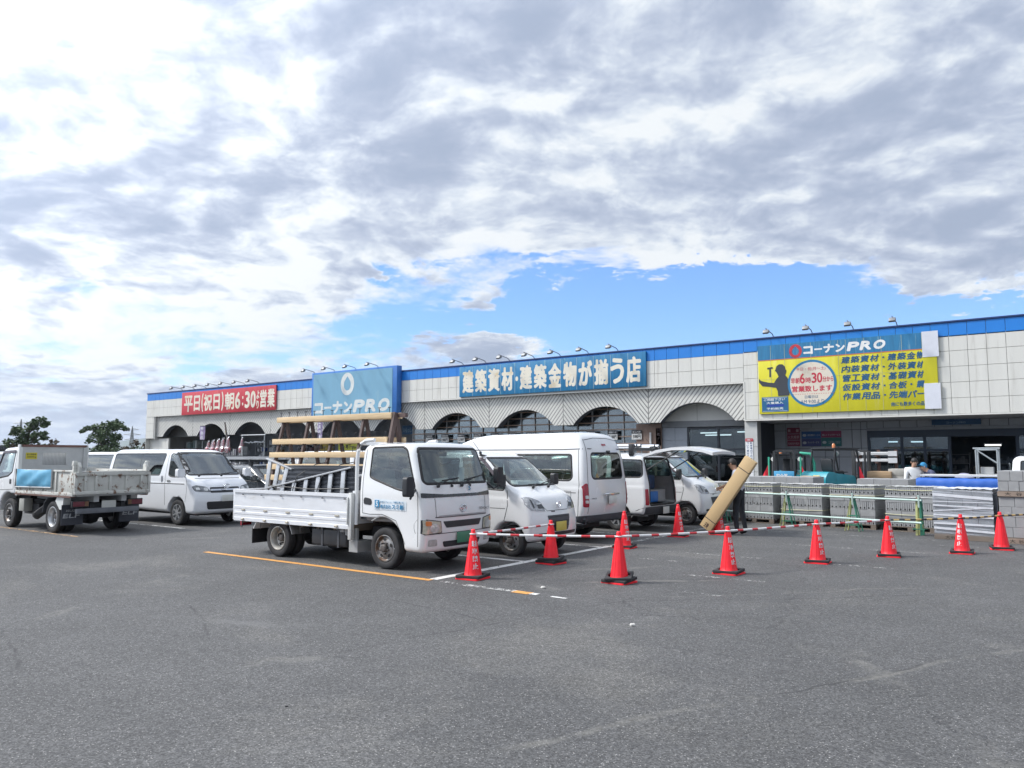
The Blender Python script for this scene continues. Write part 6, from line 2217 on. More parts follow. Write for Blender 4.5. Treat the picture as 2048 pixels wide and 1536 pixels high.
def keivan():
    t = thing('kei_van', 'small white kei van with black mirror parked between the flatbed truck and high roof van', 'van', (-9.36, 11.92, 0))
    prof = rnd([(-1.62, 0.36), (1.58, 0.27), (1.68, 0.33), (1.70, 0.58), (1.66, 0.78), (1.56, 1.02), (1.22, 1.21), (0.52, 1.76), (0.20, 1.85), (-1.3, 1.88), (-1.55, 1.78), (-1.66, 1.1), (-1.67, 0.6)], [0.05, 0.05, 0.05, 0.1, 0.1, 0.12, 0.1, 0.2, 0.3, 0.2, 0.2, 0.2, 0.1])
    ar = [(1.12, 0.28, 0.34), (-1.25, 0.28, 0.34)]
    b = Body(prof, 0.79, 0.024, tum=0.11, zbelt=1.12, ztop=1.86, bowf=0.12, bowr=0.05, taper=0.04, k=0.09, arches=ar, tuck=0.02, wheel_in=0.30)
    d1 = rnd([(0.02, 1.20), (0.02, 1.72), (0.46, 1.72), (1.02, 1.22), (1.0, 1.16), (0.5, 1.18)], 0.05)
    d2 = rnd([(-0.75, 1.2), (-0.75, 1.72), (-0.08, 1.72), (-0.08, 1.2)], 0.05)
    d3 = rnd([(-1.5, 1.22), (-1.42, 1.72), (-0.86, 1.72), (-0.86, 1.2)], 0.05)
    ws = rnd([(-0.69, 1.235), (0.69, 1.235), (0.61, 1.735), (-0.61, 1.735)], 0.06)
    windows(b, t, [(d1, gclear), (d2, gtint), (d3, gdark)], ws, rnd([(-0.55, 1.2), (0.55, 1.2), (0.5, 1.7), (-0.5, 1.7)], 0.08), rearg=gdark, gasket=0.028)
    b.finish('body', paintw, t, trimd)
    sm = MB()
    for ax in 'RL':
        b.ribbon(sm, [(1.08, 1.16), (1.10, 0.9), (1.02, 0.62)], ax, 0.012, 0.002)
        b.ribbon(sm, [(-0.03, 0.45), (-0.03, 1.78)], ax, 0.012, 0.002)
        b.ribbon(sm, [(-1.4, 0.86), (1.05, 0.84)], ax, 0.010, 0.002)
        b.ribbon(sm, [(-1.5, 1.79), (0.45, 1.79)], ax, 0.012, 0.002)
        b.patch('window_visor', rnd([(0.0, 1.68), (0.0, 1.745), (0.47, 1.745), (1.02, 1.25), (0.98, 1.22), (0.45, 1.69)], 0.01), ax, mat('smoke_visor', (0, 0, 0)), t, 0.018)
    b.ribbon(sm, [(-0.60, 1.10), (-0.55, 1.0), (-0.33, 0.80), (0.33, 0.80), (0.55, 1.0), (0.60, 1.10)], 'F', 0.010, 0.002)
    sm.build('panel_seam', seam, t, fix=False)
    for sg in (-1, 1):
        def P(pts):
            return [(sg * p[0], p[1]) for p in (pts if sg > 0 else pts[::-1])]
        hl = b.patch('headlight', P(rnd([(0.38, 0.80), (0.71, 0.82), (0.76, 0.90), (0.75, 1.05), (0.64, 1.05), (0.46, 0.98)], 0.025)), 'F', mat('grey_lamp', (0.40, 0.41, 0.42), 0.12, 0.4, var=0.5, vs=18), t, 0.010, depth=0.04)
        b.patch('lamp_lens', P(rnd([(0.40, 0.85), (0.55, 0.85), (0.55, 0.93), (0.46, 0.955)], 0.01)), 'F', lampd, hl, 0.016)
        b.patch('lamp_bar', P(rnd([(0.43, 0.925), (0.58, 0.915), (0.58, 0.935), (0.45, 0.955)], 0.005)), 'F', lampw, hl, 0.022)
        b.patch('lamp_edge', P(rnd([(0.63, 0.86), (0.66, 0.86), (0.675, 1.01), (0.645, 1.01)], 0.008)), 'F', lampd, hl, 0.016)
        wheel(t, 1.12, sg * 0.64, 0.275, 0.15, sg, 'steel', rimst)
        wheel(t, -1.25, sg * 0.64, 0.275, 0.15, sg, 'steel', rimst)
        mirror(t, sg, [(1.0, sg * 0.72, 1.2), (1.02, sg * 0.80, 1.24)], (1.02, sg * 0.86, 1.33), 0.16, 0.22, 0.09)
    b.patch('grille', rnd([(-0.28, 0.44), (0.28, 0.44), (0.36, 0.72), (-0.36, 0.72)], 0.02), 'F', greypl, t, 0.006)
    for z in (0.52, 0.60, 0.68):
        b.patch('grille_bar', rnd([(-0.30, z), (0.30, z), (0.30, z + 0.018), (-0.30, z + 0.018)], 0.004), 'F', plast, t, 0.012)
    b.patch('intake_slot', rnd([(-0.22, 0.775), (-0.10, 0.775), (-0.10, 0.79), (-0.22, 0.79)], 0.004), 'F', plast, t, 0.004)
    b.patch('lower_intake', rnd([(-0.60, 0.36), (0.60, 0.36), (0.60, 0.42), (-0.60, 0.42)], 0.02), 'F', plast, t, 0.006)
    oval_emblem(t, 1.675, 0.0, 0.90, 0.12, 0.10, 'd')
    plate(t, 1.73, 0.0, 0.52, 1, platey)
    wiper(t, 0, [((1.28, -0.25, 1.21), (1.20, 0.0, 1.26), ((1.22, -0.3, 1.255), (1.19, 0.22, 1.25))), ((1.28, 0.25, 1.21), (1.18, 0.45, 1.28), ((1.21, 0.1, 1.25), (1.12, 0.55, 1.31)))])
    c = MB()
    c.box(0.62, 1.2, -0.60, 0.60, 0.85, 1.14)
    c.build('dashboard', trimd, t, bevel=0.05)
    c = MB()
    c.add([(1.06, -0.25, 1.16), (1.12, 0.35, 1.16), (0.98, 0.35, 1.30), (0.92, -0.25, 1.30)], [(0, 1, 2, 3)])
    c.build('paper_sheet', papr, t)
    for y in (-0.35, 0.35):
        seat(t, 0.25, y, 0.66, 0.42)
    steering(t, 0.72, -0.35, 1.14)
    a_ = MB()
    a_.tube([(0.30, -0.55, 1.84), (-0.05, -0.58, 2.25)], 0.005, 5)
    a_.lathe([(0.03, 1.80), (0.022, 1.85), (0, 1.86)], 8, 'Z', (0.30, -0.55, 0))
    a_.build('aerial', plast, t)
    arch_lips(b, t, ar, paintw, 0.05, PI - 0.05)
    floor_box(t, -1.5, 1.4, 0.58, 0.36)
    return t


kv = keivan()


def openvan():
    t = thing('open_tailgate_van', 'white van with its tailgate raised and chrome tubes on the roof', 'van', (-10.4, 17.5, 0), PI)
    prof = rnd([(-2.05, 0.38), (2.1, 0.32), (2.22, 0.42), (2.22, 0.8), (2.05, 1.05), (1.60, 1.20), (0.95, 1.72), (0.5, 1.82), (-1.8, 1.85), (-1.98, 1.74), (-2.13, 1.1), (-2.15, 0.6)], [0.05, 0.05, 0.05, 0.1, 0.15, 0.1, 0.2, 0.2, 0.15, 0.15, 0.1, 0.1])
    ar = [(1.4, 0.31, 0.38), (-1.3, 0.31, 0.38)]
    b = Body(prof, 0.85, 0.028, tum=0.12, zbelt=1.15, ztop=1.85, bowf=0.15, bowr=0.05, taper=0.04, k=0.10, arches=ar, tuck=0.02)
    w1 = rnd([(-1.98, 1.32), (-1.93, 1.68), (-1.15, 1.70), (-1.15, 1.26), (-1.92, 1.27)], 0.07)
    w2 = rnd([(-1.0, 1.26), (-1.0, 1.70), (0.0, 1.70), (0.0, 1.26)], 0.06)
    w3 = rnd([(0.15, 1.26), (0.15, 1.70), (0.85, 1.68), (1.42, 1.28), (1.4, 1.2)], 0.05)
    op = rnd([(-0.70, 0.62), (0.70, 0.62), (0.66, 1.72), (-0.66, 1.72)], 0.08)
    windows(b, t, [(w1, gtint), (w2, gtint), (w3, gclear)], rnd([(-0.66, 1.25), (0.66, 1.25), (0.58, 1.70), (-0.58, 1.70)], 0.07), None, gasket=0.03)
    b.cut(op, 'B', 0.1)
    b.finish('body', paintw, t, trimd)
    sl_ = MB()
    b.ribbon(sl_, op, 'B', 0.05, 0.0, True, 0.012)
    sl_.build('gate_opening_seal', rubber, t, fix=False)
    for sg in (-1, 1):
        def P(pts):
            return [(sg * p[0], p[1]) for p in (pts if sg < 0 else pts[::-1])]
        b.patch('tail_lamp', P(rnd([(0.74, 0.62), (0.82, 0.62), (0.82, 1.0), (0.75, 1.0)], 0.02)), 'B', redl, t, 0.010, depth=0.04)
        wheel(t, 1.4, sg * 0.72, 0.315, 0.18, sg, 'steel', rimsi)
        wheel(t, -1.3, sg * 0.72, 0.315, 0.18, sg, 'alloy', rimsi)
        mirror(t, sg, [(1.4, sg * 0.8, 1.2), (1.45, sg * 0.92, 1.26)], (1.45, sg * 0.98, 1.33), 0.2, 0.2, 0.1, paintw)
    b.patch('rear_bumper', rnd([(-0.84, 0.36), (0.84, 0.36), (0.84, 0.58), (-0.84, 0.58)], 0.04), 'B', greypl, t, 0.04, depth=0.09)
    plate(t, -2.2, 0.0, 0.48, -1, platem)
    # raised tailgate: curved shell with glass
    sec = [(-2.0, 1.83), (-2.30, 1.94), (-2.70, 2.00), (-3.10, 2.00), (-3.45, 1.95), (-3.68, 1.88)]
    g = MB()
    n = len(sec)
    ys = np.linspace(-0.74, 0.74, 9)
    vs = []
    for off in (0, 1):
        for i, (x, z) in enumerate(sec):
            for y in ys:
                vs.append((x + 0.05 * off * (1 if i in (0,) else 0), y * (1 - 0.05 * (i / n)), z - 0.03 * (abs(y) / 0.74) ** 2 - 0.065 * off))
    m_ = len(ys)
    fs = []
    for off in (0, 1):
        for i in range(n - 1):
            for j in range(m_ - 1):
                a = off * n * m_ + i * m_ + j
                f = (a, a + 1, a + m_ + 1, a + m_)
                fs.append(f if off else f[::-1])
    for i in range(n - 1):
        for j in (0, m_ - 1):
            a, c = i * m_ + j, n * m_ + i * m_ + j
            fs.append((a, a + m_, c + m_, c))
    for j in range(m_ - 1):
        for i in (0, n - 1):
            a, c = i * m_ + j, n * m_ + i * m_ + j
            fs.append((a, a + 1, c + 1, c))
    g.add(vs, fs)
    gt = g.build('raised_tailgate', paintw, t, smooth=50)
    u = MB()
    for i in range(1, n - 1):
        (x0, z0), (x1, z1) = sec[i], sec[i + 1]
        u.quad((x0, -0.62, z0 - 0.075), (x1, -0.60, z1 - 0.075), (x1, 0.60, z1 - 0.075), (x0, 0.62, z0 - 0.075))
    u.build('gate_inner_trim', mat('gate_trim', (0.20, 0.21, 0.22), 0.6, var=0.1), gt)
    u = MB()
    u.quad((-2.40, -0.5, 1.86), (-2.95, -0.5, 1.905), (-2.95, 0.5, 1.905), (-2.40, 0.5, 1.86))
    u.build('gate_glass', gdark, gt)
    u = MB()
    for y in (-0.35, 0.35):
        u.box(-3.42, -3.3, y - 0.05, y + 0.05, 1.85, 1.89)
    u.build('gate_latch', plast, gt)
    st = MB()
    for sg in (-1, 1):
        st.tube([(-2.06, sg * 0.72, 1.45), (-2.95, sg * 0.66, 1.95)], 0.014, 8)
    st.build('gas_strut', plast, t)
    # cargo
    cg = MB()
    cg.box(-1.9, -0.6, -0.6, 0.6, 0.66, 0.95)
    cg.build('cargo_floor', trimd, t)
    o = MB()
    rg = random.Random(6)
    for i in range(6):
        x, y = -1.7 + 0.25 * (i % 3), -0.45 + 0.45 * (i // 3)
        o.box(x, x + 0.23, y, y + 0.4, 0.96, 0.96 + rg.uniform(0.15, 0.4))
    o.build('tool_bags', mat('tool_bag', (0.03, 0.06, 0.14), 0.8, var=0.4), t, bevel=0.04)
    for i in range(1):
        o = MB()
        o.box(-1.95, -1.6, -0.1, 0.35, 0.66, 0.92)
        o.build('blue_crate', mat('crate_blue', (0.01, 0.15, 0.52), 0.4), t, bevel=0.02)
    rr = MB()
    for y in (0.62, 0.40, -0.35, -0.6):
        rr.tube([(-1.75, y, 2.02), (1.2, y, 2.02)], 0.045, 10)
    rr.build('roof_tubes', chrome, t)
    rb = MB()
    for x in (-1.65, -0.2, 1.0):
        rb.box(x - 0.04, x + 0.04, -0.74, 0.74, 1.90, 1.975)
        for y in (-0.7, 0.7):
            rb.box(x - 0.06, x + 0.06, y - 0.05, y + 0.05, 1.78, 2.06)
    rb.build('roof_rack', plast, t, bevel=0.01)
    for y in (-0.4, 0.4):
        seat(t, 0.6, y, 0.66)
    arch_lips(b, t, ar, paintw, 0.05, PI - 0.05)
    floor_box(t, -1.95, 1.9, 0.7, 0.38)
    return t


openvan()


def minivan(name, label, loc, rz, paint, cat='car', L=2.1, roof=1.68, alloy=True, half=0.84, group=None, res=0.03, hood=0.0):
    t = thing(name, label, cat, loc, rz, group)
    k = roof / 1.68
    prof = rnd([(-L + 0.08, 0.36), (L - 0.12, 0.28), (L, 0.36), (L + 0.02, 0.65), (L - 0.1, 0.86), (L - 0.62 - hood, 1.06), (L - 1.35 - hood, 1.56 * k), (L - 1.9, 1.66 * k), (-L + 0.35, 1.66 * k), (-L + 0.12, 1.5 * k), (-L, 0.95), (-L, 0.6)], [0.05, 0.05, 0.05, 0.1, 0.15, 0.1, 0.2, 0.3, 0.2, 0.2, 0.1, 0.1])
    ar = [(L - 0.85, 0.31, 0.38), (-L + 0.75, 0.31, 0.38)]
    b = Body(prof, half, res, tum=0.14, zbelt=1.0, ztop=roof, bowf=0.2, bowr=0.08, taper=0.06, k=0.11, arches=ar, tuck=0.03)
    zt = 1.50 * k
    d1 = rnd([(0.05, 1.06), (0.05, zt), (L - 1.55 - hood, zt), (L - 0.85 - hood, 1.10), (L - 0.95 - hood, 1.04)], 0.05)
    d2 = rnd([(-0.95, 1.06), (-0.95, zt), (-0.07, zt), (-0.07, 1.06)], 0.05)
    d3 = rnd([(-L + 0.18, 1.1), (-L + 0.3, zt), (-1.05, zt), (-1.05, 1.06)], 0.06)
    ws = rnd([(-0.66, 1.10), (0.66, 1.10), (0.56, 1.54 * k), (-0.56, 1.54 * k)], 0.07)
    windows(b, t, [(d1, gclear), (d2, gtint), (d3, gdark)], ws, rnd([(-0.6, 1.08), (0.6, 1.08), (0.52, 1.46 * k), (-0.52, 1.46 * k)], 0.08), rearg=gdark, gasket=0.03)
    b.finish('body', paint, t, trimd)
    sm = MB()
    for ax in 'RL':
        b.ribbon(sm, [(L - 0.9 - hood, 1.0), (L - 1.2, 0.5)], ax, 0.012, 0.002)
        b.ribbon(sm, [(0.0, 0.45), (0.0, zt)], ax, 0.012, 0.002)
        b.ribbon(sm, [(-1.0, 0.5), (-1.0, zt)], ax, 0.012, 0.002)
    sm.build('panel_seam', seam, t, fix=False)
    for sg in (-1, 1):
        def P(pts):
            return [(sg * p[0], p[1]) for p in (pts if sg > 0 else pts[::-1])]
        b.patch('headlight', P(rnd([(0.42, 0.68), (0.70, 0.70), (0.72, 0.85), (0.48, 0.80)], 0.03)), 'F', lampw, t, 0.01, depth=0.03)
        b.patch('tail_lamp', P(rnd([(0.62, 0.7), (0.74, 0.7), (0.74, 1.05), (0.64, 1.05)], 0.03)), 'B', redl, t, 0.01, depth=0.03)
        for x in (L - 0.85, -L + 0.75):
            wheel(t, x, sg * (half - 0.12), 0.315, 0.19, sg, 'alloy' if alloy else 'steel', rimsi)
        mirror(t, sg, [(L - 1.0 - hood, sg * 0.78, 1.05), (L - 0.98 - hood, sg * 0.9, 1.1)], (L - 0.98 - hood, sg * 0.95, 1.14), 0.19, 0.16, 0.1, paint)
    b.patch('grille', rnd([(-0.36, 0.66), (0.36, 0.66), (0.36, 0.76), (-0.36, 0.76)], 0.02), 'F', plast, t, 0.006)
    b.patch('lower_intake', rnd([(-0.5, 0.38), (0.5, 0.38), (0.54, 0.52), (-0.54, 0.52)], 0.04), 'F', plast, t, 0.006)
    plate(t, L + 0.05, 0.0, 0.58, 1, platem)
    c = MB()
    c.box(L - 1.3 - hood, L - 0.75 - hood, -0.66, 0.66, 0.75, 1.0)
    c.build('dashboard', trimd, t, bevel=0.05)
    for y in (-0.38, 0.38):
        seat(t, 0.3, y, 0.5)
        seat(t, -0.6, y, 0.5)
    arch_lips(b, t, ar, paint, 0.05, PI - 0.05)
    floor_box(t, -L + 0.2, L - 0.3, half - 0.14, 0.32)
    return t


c = copy_tree(kv)
c.location = (-9.50, 19.75, 0)
c['label'] = 'white kei van facing right, seen past the van with the raised tailgate'
dk = minivan('dark_wagon', 'dark wagon with a silver ladder rack on its roof behind the pearl van', (-20.2, 14.7, 0), 0, paintd, L=2.2, roof=1.55, hood=0.3)
rr = MB()
for y in (-0.6, 0.6):
    rr.bar((-1.9, y, 1.72), (1.4, y, 1.72), 0.05, 0.09)
for x in np.arange(-1.8, 1.4, 0.36):
    rr.bar((x, -0.6, 1.72), (x, 0.6, 1.72), 0.05, 0.03)
rr.build('ladder_rack', steel, dk)
rb = MB()
for x in (-1.1, 0.3):
    rb.box(x - 0.03, x + 0.03, -0.68, 0.68, 1.60, 1.67)
    for y in (-0.62, 0.62):
        rb.box(x - 0.05, x + 0.05, y - 0.04, y + 0.04, 1.44, 1.68)
rb.build('rack_foot', plast, dk)
far = hiace('white van in the far row seen between the dump truck and the pearl van', (-33.5, 17.3, 0), 0, paintw, gtint, False, 'vans parked in the far row')
for loc, lab, rz in (((-22.2, 19.0, 0), 'white van behind the ladder rack, seen between the planks of the glass rack', PI), ((-35.0, 13.4, 0), 'white van in the far row half hidden by the dump truck headboard', PI), ((-33.2, 20.5, 0), 'rearmost white van of the far row left of the shop', 0), ((-40.5, 9.8, 0), 'white van far beyond the dump truck cab at the left edge', 0), ((-21.6, 22.2, 0), 'white van parked before the open arches, roof just showing above the plank', 0)):
    c = copy_tree(far)
    c.location, c.rotation_euler = loc, (0, 0, rz)
    c['label'] = lab


def keitruck():
    t = thing('kei_truck', 'small white kei truck cab peeking over the tall block stack at the right edge', 'truck', (-1.86, 24.2, 0), 0)
    prof = rnd([(0.35, 0.5), (1.55, 0.3), (1.66, 0.4), (1.64, 0.9), (1.5, 1.15), (0.98, 1.70), (0.85, 1.77), (0.5, 1.78), (0.40, 1.70), (0.33, 1.0)], 0.06)
    b = Body(prof, 0.73, 0.03, tum=0.09, zbelt=1.1, ztop=1.77, bowf=0.12, bowr=0, taper=0.03, k=0.08, arches=[(1.2, 0.28, 0.33)], tuck=0, shoulder=0)
    windows(b, t, [(rnd([(0.55, 1.15), (0.58, 1.65), (0.95, 1.63), (1.32, 1.2), (1.3, 1.12)], 0.04), gclear)], rnd([(-0.6, 1.2), (0.6, 1.2), (0.54, 1.62), (-0.54, 1.62)], 0.05), None, gasket=0.03)
    b.finish('cab', paintw, t, trimd)
    o = MB()
    o.box(-1.6, 0.3, -0.70, 0.70, 0.6, 0.66)
    for y in (-0.71, 0.71):
        o.box(-1.6, 0.3, y - 0.02, y + 0.02, 0.66, 0.95)
    o.box(-1.63, -1.601, -0.72, 0.72, 0.6, 0.95)
    o.build('cargo_bed', paintw, t)
    MB().prism(rnd([(-0.5, 1.2), (0.5, 1.2), (0.5, 1.6), (-0.5, 1.6)], 0.05), 'X', 0.30, 0.325).build('rear_window', gdark, t)
    for sg in (-1, 1):
        wheel(t, 1.2, sg * 0.62, 0.27, 0.14, sg, 'steel')
        wheel(t, -1.0, sg * 0.62, 0.27, 0.14, sg, 'steel')
    box(-1.5, 1.4, -0.5, 0.5, 0.4, 0.55).build('chassis', chass, t)
    return t


keitruck()


# ================================================================ cones and bars
conem = mat('cone_red', (0.95, 0.016, 0.03), 0.45, var=0.10, vs=5, col2=(0.68, 0.05, 0.045), c2s=4, c2lo=0.6, c2hi=0.8)
wtm = mat('cone_weight', (0.03, 0.03, 0.032), 0.8, var=0.25, vs=8)
HCONE = 0.70


def cone_r(z):
    return 0.032 + (0.135 - 0.032) * (HCONE - z) / HCONE


def cone(label, x, y, rz, weights=1, tilt=0.0, sticker=0.0, base=True):
    t = thing('traffic_cone', label, 'traffic cone', (x, y, 0), rz, 'red traffic cones fencing the loading area')
    mb = MB()
    pr = [(0.150, 0.022), (0.142, 0.04), (cone_r(0.06), 0.06)]
    for k in range(1, 12):
        z = 0.06 + (HCONE - 0.10) * k / 12
        pr.append((cone_r(z), z))
    pr += [(cone_r(0.66), 0.655), (0.030, 0.66), (0.030, 0.695), (0.022, 0.705), (0, 0.706)]
    mb.lathe(pr, 28, 'Z')
    for k in range(8):
        a = 2 * PI * k / 8
        c, d = math.cos(a), math.sin(a)
        mb.tube([(c * cone_r(0.07), d * cone_r(0.07), 0.07), (c * cone_r(0.58), d * cone_r(0.58), 0.58)], 0.005, 5)
    mb.build('cone_body', conem, t, smooth=50)
    bs = MB()
    bs.prism(rnd([(-0.19, -0.19), (0.19, -0.19), (0.19, 0.19), (-0.19, 0.19)], 0.03), 'Z', 0.0, 0.022)
    bs.build('cone_base', conem, t, bevel=0.006)
    for k in range(weights):
        w_ = MB()
        pts = rnd([(-0.185, -0.185), (0.185, -0.185), (0.185, 0.185), (-0.185, 0.185)], 0.02)
        out = [(p[0], p[1]) for p in pts]
        n = 32
        ring = [(0.155 * math.cos(2 * PI * i / n), 0.155 * math.sin(2 * PI * i / n)) for i in range(n)]
        # square plate with a round hole: match angles
        sq = []
        for i in range(n):
            a = 2 * PI * i / n
            m_ = max(abs(math.cos(a)), abs(math.sin(a)))
            sq.append((0.187 * math.cos(a) / m_, 0.187 * math.sin(a) / m_))
        vs, fs = [], []
        for z in (0.0, 0.042):
            vs += [(p[0], p[1], z) for p in sq] + [(p[0], p[1], z) for p in ring]
        for i in range(n):
            j = (i + 1) % n
            fs += [(i, j, n + j, n + i), (2 * n + i, 3 * n + i, 3 * n + j, 2 * n + j), (i, 2 * n + i, 2 * n + j, j), (n + i, n + j, 3 * n + j, 3 * n + i)]
        w_.add(vs, fs)
        o = w_.build('rubber_weight', wtm, t, bevel=0.006)
        o.location = (0, 0, 0.024 + k * 0.046)
        o.rotation_euler = (R(tilt * (k + 1)), R(-tilt * 0.6 * k), R(5 + 22 * k))
    L = MB()
    for i, c_ in enumerate('駐車禁止'):
        z1 = 0.545 - i * 0.105
        q = MB()
        text(q, c_, -0.042, 0.042, z1 - 0.085, z1, 0, 0.035, turns=5)
        vs = []
        for n_, (p, yy, z) in enumerate(q.v):
            r = cone_r(z) + 0.0025 - yy
            a = -PI / 2 + p / cone_r(z) + sticker
            vs.append((r * math.cos(a), r * math.sin(a), z))
        L.add(vs, q.f)
    L.build('lettering', mat('cone_letter', (0.72, 0.72, 0.72), 0.5), t, smooth=0)
    return t


cn = {}
# name: x, y, weights, tilt, which way the lettering turns, label
for k, x, y, wn, ti, stk, lab in (
    ('a', -7.22, 8.90, 1, 1, 0.75, 'red cone nearest the flatbed truck bumper, on the white line corner'),
    ('b', -7.20, 10.92, 2, 1, 2.6, 'red cone with stacked rubber weights right before the front of the kei van'),
    ('c', -5.34, 9.83, 2, 4, 2.6, 'nearest red cone on open tarmac, with two tilted rubber weights and blank front'),
    ('d', -4.41, 11.55, 1, 2, 0.95, 'red cone in front of the person carrying the box, joining two striped bars'),
    ('e', -3.66, 13.60, 1, 1, 0.75, 'red cone on open tarmac before the green barrier, lettering facing the viewer'),
    ('f', -2.87, 15.20, 1, 3, 0.75, 'red cone where the red and white bars meet the black and yellow ones'),
    ('g', -1.88, 16.46, 1, 2, -0.45, 'red cone before the plastic wrapped block stack'),
    ('h', -1.35, 17.60, 1, 2, 2.6, 'red cone at the right edge before the tall block stack'),
    ('i', -7.26, 13.60, 1, 3, 0.9, 'red cone behind the striped bar, before the high roof van bumper'),
    ('j', -7.32, 16.22, 1, 2, 0.9, 'red cone before the van with the raised tailgate'),
    ('k', -6.77, 17.20, 1, 2, 0.8, 'red cone half hidden behind the carried cardboard box'),
):
    cn[k] = (x, y)
    cone(lab, x, y, R(36 + 8 * math.sin(x * 7 + y)) - R(36), wn, ti, stk + R(10))
cn['z'] = (-0.75, 18.8)
cone('red cone just outside the right edge of the picture', -0.75, 18.8, 0.2)


def stripe_mat(name, ca, cb, per, duty):
    m = bpy.data.materials.new(name)
    m.use_nodes = True
    t = NT(m.node_tree)
    ob = t.n('TexCoord').outputs['Object']
    x = t.xyz(ob)[0]
    f = t.m('GREATER_THAN', t.m('FLOORED_MODULO', t.m('DIVIDE', x, per), 1.0), duty)
    k = t.lin(t.noise(ob, 14, 4), 0.3, 0.7, 0.88, 1.08)
    c = t.mix(1.0, t.mix(f, (*ca, 1), (*cb, 1)), t.n('CombineColor', {0: k, 1: k, 2: k}).outputs[0], 'MULTIPLY')
    t.n('OutputMaterial', {0: t.n('BsdfPrincipled', {'Base Color': c, 'Roughness': 0.4})})
    return m


rwm = stripe_mat('red_white_bar', (0.74, 0.74, 0.73), (0.55, 0.03, 0.04), 0.34, 0.62)
bym = stripe_mat('black_yellow_bar', (0.025, 0.025, 0.03), (0.60, 0.40, 0.13), 0.24, 0.5)


def bar(a, b_, m, label, z=0.635, gap=0.0):
    (x0, y0), (x1, y1) = cn[a], cn[b_]
    L = math.hypot(x1 - x0, y1 - y0)
    t = thing('cone_bar', label, 'barrier bar', (x0, y0, z), math.atan2(y1 - y0, x1 - x0), 'striped bars between the cones')
    MB().tube([(0.05, 0, 0), (L * 0.33, 0, -0.006), (L * 0.66, 0, -0.006), (L - 0.05, 0, 0)], 0.017, 10).build('tube', m, t)
    for x in (0.0, L):
        r = MB()
        n = 20
        rr = 0.046
        r.tube([(x + rr * math.cos(2 * PI * i / n), rr * math.sin(2 * PI * i / n), 0.004) for i in range(n + 1)], 0.010, 6, caps=False)
        r.build('end_ring', mat('white_ring', (0.7, 0.7, 0.7), 0.4) if m is rwm else plast, t)
    return t


bar('a', 'b', rwm, 'red and white bar from the truck side cone to the kei van cone')
bar('a', 'c', rwm, 'red and white bar running from the truck side cone to the nearest open cone')
bar('c', 'd', rwm, 'red and white bar between the nearest open cone and the cone before the person')
bar('d', 'e', rwm, 'red and white bar right of the cone before the person')
bar('e', 'f', rwm, 'red and white bar ending where the black and yellow bars begin')
bar('f', 'g', bym, 'black and yellow bar before the green barrier stand and wrapped stack')
bar('g', 'h', bym, 'black and yellow bar before the wrapped block stack')
bar('h', 'z', bym, 'black and yellow bar leaving the picture at the right edge')

# ================================================================ block stacks
blockm = mat('concrete_block', (0.29, 0.295, 0.30), 0.9, var=0.12, vs=5, col2=(0.38, 0.385, 0.385), c2s=3, bump=0.004, bs=60)
blockd = mat('concrete_block_dark', (0.225, 0.23, 0.235), 0.9, var=0.12, vs=5, bump=0.004, bs=60)
holed = mat('block_hollow', (0.018, 0.019, 0.02), 0.9)
palm = mat('old_pallet_wood', (0.17, 0.14, 0.115), 0.85, var=0.25, vs=6, stretch=(0.4, 2, 2))
strapm = mat('yellow_strap', (0.62, 0.60, 0.36), 0.5)
strapw = mat('white_strap', (0.66, 0.67, 0.66), 0.5)


def pallet(t, w, d, z=0.0, h=0.12):
    p = MB()
    for y in (0.03, d / 2, d - 0.03):
        for x in (-w / 2 + 0.06, 0, w / 2 - 0.06):
            p.box(x - 0.06, x + 0.06, y - 0.04, y + 0.04, z + 0.022, z + h - 0.022)
    for y in (0.03, d / 2, d - 0.03):
        p.box(-w / 2, w / 2, y - 0.05, y + 0.05, z, z + 0.02)
    n = 7
    for k in range(n):
        y = 0.0 + (d - 0.1) * k / (n - 1)
        p.box(-w / 2, w / 2, y, y + 0.095, z + h - 0.02, z + h)
    return p.build('pallet', palm, t)


def grooved_tier(t, w, d, z, h, n, rg):
    p, hl = MB(), MB()
    s_ = w / n
    for k in range(n):
        x = -w / 2 + s_ * k
        y0 = rg.uniform(0, 0.012)
        a, b_ = x + 0.002, x + s_ - 0.002
        m_ = (a + b_) / 2
        # end of a hollow block: two ribs with a groove between them
        g = 0.010
        p.prism([(a, y0 + 0.008), (a + 0.006, y0), (m_ - g, y0), (m_ - g * 0.5, y0 + 0.010), (m_ + g * 0.5, y0 + 0.010), (m_ + g, y0), (b_ - 0.006, y0), (b_, y0 + 0.008), (b_, d - 0.02), (a, d - 0.02)], 'Z', z + 0.002, z + h - 0.002)
        hl.lathe([(0.019, y0 - 0.0015), (0.019, y0 + 0.004), (0, y0 + 0.0042)], 12, 'Y', (m_, 0, z + 0.035))
    o = p.build('block_tier', blockm, t)
    hl.build('block_hollows', holed, o)
    return o


def plain_tier(t, w, d, z, h, n, rg, rows=1):
    p = MB()
    for r in range(rows):
        for k in range(n):
            x0, x1 = -w / 2 + w / n * k, -w / 2 + w / n * (k + 1)
            dy = rg.uniform(0.0, 0.012)
            for q in range(3):
                p.box(x0 + 0.003, x1 - 0.003, dy + d / 3 * q + 0.003, dy + d / 3 * (q + 1) - 0.004, z + h / rows * r + 0.002, z + h / rows * (r + 1) - 0.002)
    return p.build('block_tier', blockm, t, bevel=0.004, segs=1)


